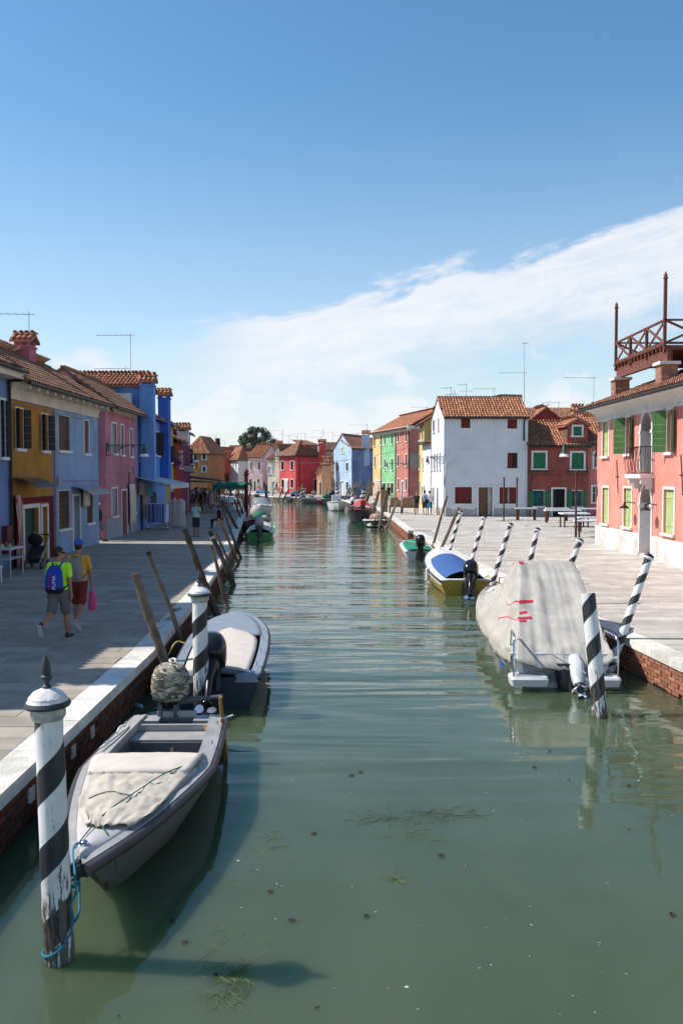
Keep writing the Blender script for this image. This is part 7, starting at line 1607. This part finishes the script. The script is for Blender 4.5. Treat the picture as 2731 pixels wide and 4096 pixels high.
# man coming out of the alley, tourists
def ground_at(p): return G(*p)
person('white haired man in dark striped shirt stepping out of the alley', Vector((-10.8, 39.0, 0)), R(-90), 1.72, 1, (.02, .022, .035), (.11, .14, .22), (.02, .02, .02), 'white', legs=((16, 6), (-14, 22)), arms=((15, 60), (-10, 20)), sleeve=.6)
person('tourist photographing us in pale aqua shirt and dark shorts', G(*zD(268, 1560)), R(180), 1.70, 1, (.30, .50, .50), (.03, .03, .035), NAVY, 'black', legs=((4, 4), (-4, 6)), arms=((38, 118), (38, 118)), sleeve=.5, stance=.16, girth=1.08, glasses=True)
# seated woman on a red chair
sw_ = G(*zD(555, 1450)); ch = thing('red_chair', 'red plastic chair with steel legs by the kerb', 'chair', (sw_.x, sw_.y, 0)); mb = MB(); mb.box((sw_.x, sw_.y, .45), (.46, .46, .05)); mb.build('seat', cloth((.4, .02, .02)), ch); mb = MB(); mb.box((sw_.x + .23, sw_.y, .70), (.05, .46, .42), Matrix.Rotation(R(8), 3, 'Y')); mb.build('backrest', cloth((.4, .02, .02)), ch)
for x in (-.2, .2):
    for y in (-.2, .2): mb = MB(); mb.tube([(sw_.x + x, sw_.y + y, 0), (sw_.x + x * .9, sw_.y + y * .9, .43)], .014, 6); mb.build('leg', MT['steel'], ch)
JS = person('woman in black with sunglasses sitting on a red chair facing the canal side street', Vector((sw_.x, sw_.y, 0)), R(90), 1.64, 0, (.02, .02, .024), (.012, .012, .014), (.01, .01, .012), 'brown', .05, legs=((84, 84), (80, 78)), arms=((22, 60), (18, 66)), shorts=False, sit=True, glasses=True, sleeve=.7)
JS['root'].location.z = -.36
crowd = [('woman in white dress standing among the tables', (458, 1222), 180, 1.66, 0, None, (.62, .60, .56), 'brown', .25, dict(skirt=.55, legs=((3, 2), (-3, 3)), arms=((0, 8), (0, 8)))), ('blonde woman in black top and olive trousers walking', (330, 1235), 160, 1.68, 0, (.015, .015, .018), (.10, .10, .05), 'blond', .15, dict(shorts=False, sleeve=.0, arms=((-10, 60), (10, 50)))), ('man in black shirt and blue shorts behind the blonde woman', (372, 1215), 20, 1.75, 1, (.015, .015, .02), (.06, .10, .18), 'black', 0, {}), ('man in grey shirt and dark shorts in the shade by the wall', (180, 1230), 170, 1.78, 1, (.14, .17, .17), (.02, .02, .03), 'brown', 0, {}), ('woman in white blouse with her back to us', (252, 1150), 0, 1.66, 0, (.66, .64, .66), (.05, .05, .06), 'black', .2, {}), ('man in white shirt beside the woman in white blouse', (290, 1150), 0, 1.74, 0, (.62, .60, .62), (.1, .1, .12), 'black', 0, {}), ('waiter all in black by the green awning', (520, 1150), 90, 1.78, 1, (.012, .012, .014), (.012, .012, .014), 'black', 0, dict(shorts=False)), ('woman with sun hat by the dress racks', (135, 1255), 160, 1.60, 0, (.4, .38, .36), (.30, .25, .28), 'brown', 0, dict(hat=((.6, .57, .5), 'sun'), skirt=.6)), ('man in dark shirt next to the waiter', (548, 1130), -30, 1.76, 1, (.02, .02, .03), (.03, .03, .03), 'black', 0, dict(shorts=False)), ('person in red top deep in the crowd', (430, 1165), 180, 1.68, 1, (.35, .03, .04), (.03, .03, .03), 'black', .1, {}), ('person in white top deep in the crowd', (392, 1172), 180, 1.70, 1, (.6, .58, .55), (.04, .04, .05), 'brown', .1, {}), ('person in black top deep in the crowd', (345, 1180), 0, 1.72, 1, (.02, .02, .02), (.04, .04, .05), 'black', .1, {}), ('person in beige top deep in the crowd', (485, 1175), 0, 1.69, 0, (.45, .36, .26), (.03, .03, .04), 'brown', .2, {}), ('diner in pink top at the canal side tables', (650, 1120), 90, 1.62, 0, (.5, .25, .25), (.05, .05, .05), 'brown', .2, {}), ('diner in black at the canal side tables', (700, 1130), -90, 1.66, 1, (.02, .02, .02), (.05, .05, .05), 'black', .2, {}), ('diner in white at the canal side tables', (762, 1140), -90, 1.66, 0, (.62, .6, .6), (.05, .05, .05), 'black', .1, {}), ('diner in orange shirt under the green awning', (800, 1110), 90, 1.66, 1, (.55, .25, .05), (.05, .05, .05), 'brown', .0, {})]
extra = [('in black vest', (210, 1120), (.02, .02, .02)), ('in pale blue shirt', (228, 1105), (.3, .36, .45)), ('in grey hoodie', (310, 1120), (.2, .2, .2)), ('in olive shirt', (325, 1090), (.13, .13, .06)), ('in cream shirt', (405, 1110), (.5, .45, .36)), ('in dark green shirt', (445, 1115), (.02, .07, .04)), ('in brown top', (490, 1110), (.14, .07, .04)), ('in pink shirt', (365, 1070), (.5, .2, .24)), ('in white vest', (415, 1065), (.6, .6, .58)), ('in navy shirt', (270, 1085), (.02, .03, .09)), ('in charcoal shirt', (505, 1085), (.05, .05, .055)), ('in mustard top', (455, 1065), (.4, .25, .04))]
crowd += [('stroller %s far back under the black awnings' % nm if False else 'tourist %s far back under the black awnings' % nm, (p[0], p[1] + 85), (i * 67) % 360, 1.62 + .03 * (i % 5), i % 2, c, (.05 + .02 * (i % 3), .05, .06), ('black', 'brown', 'blond')[i % 3], .1 * (i % 2), {}) for i, (nm, p, c) in enumerate(extra)]
for lb, p, f, H, sk, tp_, bt_, hr, hl, kw in crowd:
    kw = dict(kw); person(lb, G(*zD(*p)), R(f), H, sk, tp_, bt_, (.05, .045, .04), hr, hl, **kw)
right = [('woman in black with backpack and shorts walking off on the right', zF(562, 1330), 0, 1.68, 0, (.015, .015, .017), (.07, .065, .055), 'blond', .06, dict(pack=((.02, .02, .022), .16, .45, .95), legs=((-12, 18), (10, 4)))), ('man in light blue shirt with black shoulder bag', zF(648, 1335), -5, 1.80, 1, (.33, .38, .50), (.025, .03, .04), 'black', 0, dict(sleeve=1.4, legs=((10, 4), (-14, 22)))), ('man in white shirt with a bright blue bag', zF(698, 1330), -10, 1.76, 1, (.72, .72, .74), (.02, .02, .022), 'black', 0, dict(legs=((-10, 14), (12, 4))))]
for lb, p, f, H, sk, tp_, bt_, hr, hl, kw in right: person(lb, G(*p), R(f), H, sk, tp_, bt_, (.3, .3, .3), hr, hl, **kw)
c = G(*zF(690, 1330)); mb = MB(); mb.loft([((c.x - .02, c.y - .2, .55), .12, .05, 3), ((c.x - .02, c.y - .2, .62), .14, .06, 3), ((c.x - .02, c.y - .2, .95), .09, .03, 3)], 12); tag(mb.build('shopping_bag', cloth((.05, .40, .62)), None, 40), 'bright blue bag carried by the man in white', 'bag')
c = G(*zF(655, 1335)); mb = MB(); mb.box((c.x + .1, c.y - .2, 1.0), (.28, .1, .26)); mb.tube([(c.x + .1, c.y - .16, 1.1), (c.x - .05, c.y - .14, 1.35), (c.x - .15, c.y, 1.5)], .02, 6); tag(mb.build('shoulder_bag', cloth((.012, .012, .014))), 'black shoulder bag on the man in light blue', 'bag')
far = [('pedestrian in grey before the light blue house', zE(778, 1035), 0, 1.7, (.4, .42, .42), (.35, .35, .33), 'black'), ('pedestrian in dark blue with a bag before the light blue house', zE(834, 1040), 0, 1.72, (.06, .09, .13), (.16, .2, .2), 'blond'), ('person in dark red walking past the cream house', zE(18, 980), 60, 1.74, (.12, .02, .03), (.25, .22, .18), 'black'), ('person in white and black beside the one in dark red', zE(44, 975), -60, 1.72, (.6, .58, .56), (.05, .01, .02), 'black'), ('person in white shirt and mustard shorts before the cream house', zD(1197, 1000), 180, 1.75, (.62, .62, .62), (.40, .22, .02), 'brown'), ('person in brown dress before the faded pink house', zD(1120, 985), 150, 1.66, (.16, .07, .05), (.16, .07, .05), 'brown'), ('person in pale top by the faded pink house door', zD(1052, 985), 200, 1.68, (.5, .45, .35), (.3, .28, .25), 'brown'), ('dark haired woman in black standing beside the tall cardboard box', zE(1186, 1045), 200, 1.74, (.02, .02, .022), (.03, .03, .03), 'black'), ('person half hidden behind the tall cardboard box', zE(1118, 1040), 180, 1.74, (.03, .02, .02), (.03, .03, .03), 'black'), ('figure crouched on the step of the crimson house', zE(398, 975), 150, 1.1, (.05, .05, .07), (.2, .12, .1), 'brown')]
for lb, p, f, H, tp_, bt_, hr in far: person(lb, G(*p), R(f), H, rnd.choice((0, 1)), tp_, bt_, (.04, .04, .04), hr, .04)

# ------------------------------------------------------------------ left pavement: shop, restaurant, household things
# stroller
sc_ = G(*zB(330, 1285)); st = thing('baby_stroller', 'black and lime green baby stroller parked by the red painted door', 'stroller', sc_); mk = lambda x, y, z: Vector((sc_.x + x, sc_.y + y, z))
for i, (x, y, r) in enumerate(((.25, .35, .13), (.25, -.25, .13), (-.25, .35, .13), (-.25, -.45, .15))):
    mb = MB(); T = Matrix.Translation(mk(x, y, r)) @ Matrix.Rotation(R(90), 4, 'Y'); mb.lathe([(r * .5, -.02), (r * .95, -.025), (r, 0), (r * .95, .025), (r * .5, .02)], 16, T); w_ = mb.build('wheel', MT['black_rubber'], st, 40)
    mb = MB(); mb.lathe([(.03, -.03), (r * .5, -.012), (r * .5, .012), (.03, .03)], 12, T); mb.build('hub', MT['motor_grey'], w_, 40)
for sx in (-.24, .24):
    mb = MB(); mb.tube([mk(sx, -.45, .2), mk(sx, .1, .55), mk(sx, .5, 1.0), mk(sx, .58, 1.04)], .018, 8); mb.build('frame_tube', MT['alu'], st, 50); mb = MB(); mb.beam(mk(sx, .33, .2), mk(sx, .22, .72), .05, .03); mb.build('lime_strut', cloth((.38, .45, .02)), st)
mb = MB(); mb.tube([mk(-.24, .58, 1.04), mk(0, .62, 1.05), mk(.24, .58, 1.04)], .025, 8); mb.build('handle', MT['black_rubber'], st, 50)
mb = MB(); rs = []
for i in range(6): f = i / 5; rs.append([mk(x, -.4 + .62 * f, .42 + .1 * f + .3 * max(0, f - .4) + d) for x, d in ((-.22, .02), (-.2, -.08), (.2, -.08), (.22, .02))])
mb.rings(rs); mb.build('seat', MT['black_rubber'], st, 40)
mb = MB(); mb.ball(mk(0, -.05, .92), (.23, .26, .19), Matrix.Rotation(R(-30), 3, 'X'), 14, 10); mb.build('hood', cloth((.012, .012, .014)), st, 60); mb = MB(); mb.ball(mk(.0, .06, .97), (.225, .14, .17), Matrix.Rotation(R(-30), 3, 'X'), 14, 10); mb.build('hood_trim', cloth((.30, .34, .06)), st, 60); mb = MB(); mb.box(mk(0, 0, .26), (.36, .45, .14)); mb.build('basket', cloth((.02, .02, .02)), st)
# small table with jars, striped curtain, meter box, chair
tb = G(*zB(150, 1350)); tbl = thing('side_table', 'thin legged pale metal table with jars beside the light blue wall', 'table', tb); tz_ = .82
mb = MB(); mb.box((tb.x - .35, tb.y + .1, tz_), (.75, 1.1, .04)); mb.build('table_top', MT['sh_white'], tbl); mb = MB(); mb.box((tb.x - .35, tb.y + .1, tz_ - .3), (.68, 1.0, .02)); mb.build('shelf', MT['sh_white'], tbl)
for x in (-.68, -.02):
    for y in (-.4, .6): mb = MB(); mb.tube([(tb.x + x, tb.y + y, 0), (tb.x + x, tb.y + y, tz_ - .02)], .018, 6); mb.build('leg', MT['sh_white'], tbl)
for i, (x, y, hgt, c) in enumerate(((-.5, -.25, .16, (.3, .16, .08)), (-.3, -.3, .13, (.5, .42, .35)), (-.45, .0, .18, (.25, .1, .06)), (-.2, .05, .12, (.4, .3, .2)), (-.4, .3, .15, (.2, .12, .09)), (-.25, .4, .2, (.06, .1, .03)))):
    mb = MB(); mb.lathe([(.05, 0), (.055, .02), (.052, hgt * .8), (.035, hgt)], 12, Matrix.Translation((tb.x + x, tb.y + y, tz_ + .02))); tag(mb.build('jar', cloth(c), None, 40), ['brown jar at the near end of the thin legged table', 'pale jar at the near end of the thin legged table', 'tall dark jar in the middle of the thin legged table', 'tan jar in the middle of the thin legged table', 'dark jar at the far end of the thin legged table', 'small green potted plant at the far end of the thin legged table'][i], 'jar', 'jars on the thin legged table')
F = l1.front
def stripes():
    m = bpy.data.materials.new('red and white striped cloth'); m.use_nodes = True; t = m.node_tree; t.nodes.clear(); k = NT(t); uvc = k.n('ShaderNodeSeparateXYZ', None, i0=k.n('ShaderNodeTexCoord').outputs['Generated']); f = k.math('FRACT', k.math('MULTIPLY', uvc.outputs[1], 5.0)); c = k.mix(k.ramp(f, .48, .52), (.42, .04, .03), (.6, .56, .52)); k.n('ShaderNodeOutputMaterial', None, Surface=k.n('ShaderNodeBsdfPrincipled', None, Base_Color=c, Roughness=.9).outputs[0]); return m
ct = thing('striped_curtain', 'red and white striped curtain bunched beside the red painted door', 'curtain', (-10.4, 28.3, 0)); u0 = F.uv(*zB(100, 800))[0]; hang(F, u0 + .05, u0 + .75, .05, 2.35, .12, stripes(), ct, 'cloth', 6, .45)
bx_ = thing('wall_box', 'dark red metal box on the light blue wall near the curtain', 'box', (-10.45, 27.3, 1)); mb = MB(); l0.front.box(mb, l0.front.L - .75, l0.front.L - .35, .55, 1.35, .0, .18); mb.build('case', simple('box red', (.10, .012, .02), .5), bx_); mb = MB(); l0.front.box(mb, l0.front.L - .74, l0.front.L - .36, 1.352, 1.40, .0, .2); mb.build('lid', MT['box red'], bx_)
c = G(*zB(8, 1420)); chh = thing('white_chair', 'white plastic chair cut by the left edge', 'chair', c)
for x in (-.45, -.05):
    for y in (-.2, .2): mb = MB(); mb.tube([(c.x + x, c.y + y, 0), (c.x + x * .9 - .02, c.y + y * .9, .43)], .022, 6); mb.build('leg', MT['white_paint'], chh)
mb = MB(); mb.box((c.x - .25, c.y, .45), (.46, .46, .04)); mb.build('seat', MT['white_paint'], chh); mb = MB(); mb.box((c.x - .46, c.y, .68), (.04, .46, .42)); mb.build('backrest', MT['white_paint'], chh)
# clothes shop: white awning, racks and garments
aw = thing('shop_awning', 'white folding awning over the clothes shop', 'awning', (-10.7, 48, 2.9)); za = zat(zB(0, 470)[1], 47.5); Yaw0, Yaw1 = 45.9, 51.5
for i in range(8):
    y0, y1 = Yaw0 + (Yaw1 - Yaw0) * i / 8, Yaw0 + (Yaw1 - Yaw0) * (i + 1) / 8; mb = MB(); mb.hexa([(-10.75, y0, za), (-10.75, y1, za), (-8.95, y1, za - .37), (-8.95, y0, za - .37), (-10.75, y0, za + .02), (-10.75, y1, za + .02), (-8.95, y1, za - .35), (-8.95, y0, za - .35)]); mb.build('canvas_strip', cloth((.55, .56, .58) if i % 2 else (.46, .48, .52)), aw)
    mb = MB(); mb.hexa([(-8.96, y0, za - .60), (-8.96, y1 - .05, za - .60), (-8.94, y1 - .05, za - .60), (-8.94, y0, za - .60), (-8.96, y0, za - .36), (-8.96, y1 - .05, za - .36), (-8.94, y1 - .05, za - .36), (-8.94, y0, za - .36)]); mb.build('valance', cloth((.5, .52, .55)), aw)
for y in (Yaw0 + .1, Yaw1 - .1): mb = MB(); mb.tube([(-10.7, y, za - .35), (-9.0, y, za - .41)], .03, 6); mb.tube([(-9.0, y, za - .41), (-9.0, y, 0)], .025, 6); mb.build('arm', MT['alu'], aw)
def garment(label, p, w, h, col, group, dirx=0.0, d=.07):
    mb = MB(); p = Vector(p); c, s_ = math.cos(dirx), math.sin(dirx); rs = []
    for f, k in ((0, .35), (.06, .8), (.2, .95), (.5, .85), (1, 1.1)):
        ring = []
        for j in range(10): a = 2 * math.pi * j / 10; x, y = w / 2 * k * math.cos(a), d * (1 + .3 * math.sin(3 * a)) * math.sin(a); ring.append((p.x + x * c - y * s_, p.y + x * s_ + y * c, p.z - h * f))
        rs.append(ring)
    mb.rings(rs[::-1]); return tag(mb.build('garment', cloth(col), None, 60), label, 'garment', group)
def rack(label, a, b, h):
    a, b = Vector(a), Vector(b); root = thing('clothes_rack', label, 'clothes rack', a)
    mb = MB(); mb.tube([a + Vector((0, 0, h)), b + Vector((0, 0, h))], .018, 6); mb.build('bar', MT['white_paint'], root)
    for p in (a, b): mb = MB(); mb.tube([p + Vector((0, 0, .08)), p + Vector((0, 0, h))], .018, 6); mb.tube([p + Vector((0, -.25, .08)), p + Vector((0, .25, .08))], .018, 6); mb.build('upright', MT['white_paint'], root); [MB().ball(p + Vector((0, y, .04)), .04).build('castor', MT['black_rubber'], root) for y in (-.25, .25)]
    mb = MB(); mb.tube([a + Vector((0, 0, .12)), b + Vector((0, 0, .12))], .016, 6); mb.build('lower_bar', MT['white_paint'], root)
a = G(*zB(1325, 935)); b = G(*zB(1490, 940)); b.y = a.y; hr_ = zat(zB(0, 705)[1], a.y); rack('white rolling rack of blue patterned blouses before the blue house', a, b, hr_)
cols = [(.25, .24, .34), (.06, .09, .3), (.30, .12, .3), (.35, .36, .42), (.04, .06, .2), (.10, .18, .5), (.4, .4, .5), (.08, .22, .55), (.2, .25, .3), (.12, .2, .55), (.45, .5, .6), (.05, .1, .42), (.3, .36, .6), (.5, .55, .75)]
cn = ['grey violet', 'navy', 'magenta', 'pale grey', 'dark navy', 'blue', 'lilac grey', 'bright blue', 'slate', 'cobalt', 'pale blue', 'royal blue', 'periwinkle', 'ice blue']
for i, (cl_, nm) in enumerate(zip(cols, cn)): garment('%s patterned blouse on the white rolling rack' % nm, (a.x + (b.x - a.x) * (i + .5) / 14, a.y + rnd.uniform(-.03, .03), hr_ - .03), .42, rnd.uniform(.85, 1.0), cl_, 'blouses on the rolling rack', R(80))
for i, (x, y, z, w, h, cl_, nm) in enumerate(((1560, 725, 1.5, .6, 1.35, (.42, .40, .38), 'long grey linen dress at the rack end, left'), (1620, 722, 1.5, .6, 1.35, (.5, .48, .46), 'long pale linen dress at the rack end, right'))):
    g = G(*zB(x, 925)); garment(nm, (g.x, g.y, 1.62), w, 1.5, cl_, 'long dresses by the awning')
for i, (x, y, w, h, cl_, nm) in enumerate(((1275, 500, .5, .75, (.30, .26, .2), 'beige shawl hung under the awning left end'), (1345, 520, .45, .7, (.05, .30, .30), 'teal scarf hung under the awning'), (1300, 590, .6, 1.5, (.32, .31, .30), 'grey patterned dress against the shop wall'), (1255, 640, .5, 1.6, (.26, .26, .28), 'grey dress at the shop door'), (1380, 600, .5, .9, (.1, .12, .14), 'dark top inside the awning'), (1545, 600, .45, .7, (.25, .02, .08), 'crimson top at the awning right end'), (1560, 650, .5, 1.1, (.3, .42, .62), 'light blue shirt at the awning right end'), (1600, 720, .5, 1.3, (.06, .2, .4), 'blue denim dress beside the linen dresses'))):
    Yg = 46.6 + i * .5; p = at(*zB(x, y), Yg); garment(nm, p, w, h, cl_, 'garments under the awning', R(60))
# restaurant: black awnings, green scalloped awning, tables, chairs, sign
for lb, a, b, Y, dy in (('long black awning reaching from the red house', zD(105, 815), zD(560, 862), 68, 4), ('second black awning over the crowd', zD(150, 870), zD(480, 880), 80, 4)):
    p, q = at(*a, Y), at(*b, Y); root = thing('black_awning', lb, 'awning', p); mb = MB(); mb.hexa([p, q, q + Vector((0, dy, 0)), p + Vector((0, dy, 0)), p + Vector((0, 0, .12)), q + Vector((0, 0, .06)), q + Vector((0, dy, .06)), p + Vector((0, dy, .12))]); mb.build('canvas', cloth((.015, .015, .016)), root); mb = MB(); mb.tube([(q.x, q.y, 0), q], .05, 6); mb.build('pole', MT['iron'], root)
Yg = 66.0; p, q = at(*zD(484, 925), Yg), at(*zD(868, 890), Yg); ga = thing('green_awning', 'green scalloped restaurant awning over canal side tables', 'awning', (p.x, Yg, 0)); GA = cloth((.005, .13, .085)); zg = zat(zD(0, 915)[1], Yg); zt_ = zat(zD(0, 862)[1], Yg + 2)
mb = MB(); x0, x1 = p.x, q.x; rs = []
for i in range(5): f = i / 4; rs.append([(x0 + (x1 - x0) * j / 12, Yg + 6 * f, zg + (zt_ - zg) * math.sin(math.pi * min(1, f * 1.2 + .0)) * (1 - .25 * abs(j / 6 - 1)) + .03 * math.sin(j * 1.57)) for j in range(13)])
mb.rings(rs, cap=False, closed=False); o = mb.build('canvas', GA, ga, 60); md = o.modifiers.new('thick', 'SOLIDIFY'); md.thickness = .02
for j in range(12):
    xa, xb = x0 + (x1 - x0) * j / 12, x0 + (x1 - x0) * (j + 1) / 12; pts = [(xa, Yg, zg + .01), (xb, Yg, zg + .01)] + [(xb + (xa - xb) * k / 6, Yg - .01, zg - .2 - .14 * math.sin(math.pi * k / 6)) for k in range(7)]; mb = MB(); mb.add(pts + [(x, y + .02, z) for x, y, z in pts], [tuple(range(9))[::-1], tuple(range(9, 18))] + [(k, (k + 1) % 9, 9 + (k + 1) % 9, 9 + k) for k in range(9)]); mb.build('scallop', GA, ga)
for x in (x0 + .1, (x0 + x1) / 2, x1 - .1):
    for y in (Yg + .1, Yg + 5.5): mb = MB(); mb.tube([(x, y, 0), (x, y, zg)], .04, 6); mb.build('pole', MT['sh_grey'], ga)
seats = [(zD(255, 1165), 'nearest the crowd'), (zD(640, 1185), 'under the awning at the kerb'), (zD(735, 1190), 'under the awning right end'), (zD(690, 1150), 'under the awning further back'), (zD(600, 1140), 'at the back of the awning')]
def rtable(label, p):
    root = thing('restaurant_table', label, 'table', p, 'restaurant tables'); mb = MB(); mb.box((p.x, p.y, .74), (.9, .9, .04)); mb.build('table_top', MT['oldwood'], root); rs = []
    for z, w in ((.768, .47), (.76, .50), (.60, .515), (.45, .53)): rs.append([(p.x + w * math.copysign(min(1, abs(math.cos(a)) * 1.4), math.cos(a)), p.y + w * math.copysign(min(1, abs(math.sin(a)) * 1.4), math.sin(a)) + .02 * math.sin(a * 8) * (z < .7), z) for a in [2 * math.pi * j / 24 for j in range(24)]])
    mb = MB(); mb.rings(rs); mb.build('tablecloth', cloth((.66, .65, .66)), root, 40)
    for x in (-.38, .38):
        for y in (-.38, .38): mb = MB(); mb.beam((p.x + x, p.y + y, 0), (p.x + x, p.y + y, .72), .05); mb.build('leg', MT['darkwood'], root)
def rchair(label, p, ang):
    root = thing('restaurant_chair', label, 'chair', p, 'restaurant chairs'); Mz = Matrix.Rotation(ang, 3, 'Z'); P_ = lambda x, y, z: Vector(p) + Mz @ Vector((x, y, z))
    mb = MB(); mb.box(P_(0, 0, .45), (.42, .42, .04), Mz); mb.build('seat', MT['deckwood'], root); mb = MB(); mb.box(P_(0, -.2, .85), (.4, .03, .12), Mz); mb.box(P_(0, -.2, .66), (.4, .03, .06), Mz); mb.build('backrest', MT['deckwood'], root)
    for x in (-.18, .18): mb = MB(); mb.beam(P_(x, .18, 0), P_(x, .18, .43), .04); mb.build('leg', MT['deckwood'], root); mb = MB(); mb.beam(P_(x, -.2, 0), P_(x, -.2, .92), .04); mb.build('leg', MT['deckwood'], root)
for p, w in seats:
    g = G(*p); rtable('white clothed restaurant table ' + w, g); rchair('wooden chair left of the table ' + w, g + Vector((-.75, 0, 0)), R(-90)); rchair('wooden chair right of the table ' + w, g + Vector((.75, 0, 0)), R(90))
sg = thing('shop_sign', 'pale rectangular hanging sign with a lantern beside it above the crowd', 'sign', at(*zD(170, 745), 64)); p, q = at(*zD(103, 665), 64), at(*zD(235, 745), 64); mb = MB(); mb.box(((p.x + q.x) / 2, 64, (p.z + q.z) / 2), (q.x - p.x, .1, p.z - q.z)); mb.build('board', cloth((.42, .44, .45)), sg); mb = MB(); w_ = q.x - p.x
for z in (p.z + .02, q.z - .02): mb.beam((p.x - .03, 64, z), (q.x + .03, 64, z), .07)
mb.build('frame', MT['iron'], sg); mb = MB(); mb.box((q.x + .25, 64, q.z + .45), (.28, .28, .5)); mb.build('lantern', simple('amber lamp', (.5, .3, .05), .4), sg)
# ---- right bank: cardboard, carts, draped cloth
p, q = at(*zE(1108, 940), 64), at(*zE(1180, 1172), 64); g = G(*zE(1140, 1172)); k = g.y / 64; w = (q.x - p.x) * k; hgt = zat(zE(0, 940)[1], g.y); CB = simple('cardboard', (.34, .21, .12), .85, bump=.1)
cbx = thing('cardboard_box', 'very tall upright cardboard box on the quay', 'box', g); mb = MB(); mb.box((g.x, g.y + .3, hgt / 2), (w, .6, hgt)); mb.build('carton', CB, cbx); mb = MB(); mb.box((g.x, g.y - .003, hgt * .5), (.06, .006, hgt)); mb.build('tape', simple('parcel tape', (.28, .16, .08), .4), cbx)
def cart(label, p, s_):
    g = G(*p); root = thing('hand_cart', label, 'cart', g); P_ = lambda x, y, z: Vector((g.x + x * s_, g.y + y, z * s_))
    mb = MB(); mb.box(P_(0, .4, .5), (1.1 * s_, .9, .06)); mb.build('platform', MT['oldwood'], root)
    for x in (-.5, .5):
        mb = MB(); T = Matrix.Translation(P_(x, .1, .3)) @ Matrix.Rotation(R(90), 4, 'Y'); mb.lathe([(.12, -.04), (.29 * s_, -.05), (.3 * s_, 0), (.29 * s_, .05), (.12, .04)], 16, T); mb.build('wheel', MT['black_rubber'], root, 40)
    mb = MB(); mb.tube([P_(-.45, .8, .5), P_(-.45, .9, 1.3), P_(.45, .9, 1.3), P_(.45, .8, .5)], .025, 6); mb.build('handle', MT['steel'], root, 50)
    for i, (x, y, z, a_, b_, c_) in enumerate(((0, .4, .78, .95, .7, .5), (-.1, .45, 1.14, .6, .55, .2))): mb = MB(); mb.box(P_(x, y, z), (a_ * s_, b_, c_ * s_)); mb.build('carton', CB, root)
cart('hand cart loaded with brown cartons near the three walkers', zF(478, 1325), 1.0); cart('hand cart with cartons behind the tall cardboard box', zF(350, 1310), .95)
c = thing('draped_cloth', 'pale pink cloth hanging out before the yellow house door', 'cloth', G(*zE(1060, 1030))); Fy = Fac(P(1488, 99), P(1520, 96.5), 4); u0, zA_ = Fy.uv(*zE(1035, 850)); u1, zB_ = Fy.uv(*zE(1088, 995)); hang(Fy, u0, u1, zB_, zA_, 0, cloth((.62, .42, .36)), c, 'cloth', 4, .3)
mb = MB(); mb.tube([Fy.pt(u0, zA_, 0), Fy.pt(u1, zA_, 0)], .03, 6); mb.tube([Fy.pt(u0, zA_, 0), Fy.pt(u0, 0, 0)], .03, 6); mb.build('pole', MT['alu'], c)

flush()
for o in WORLD_ROOTS:
    if '_w' in o: del o['_w']
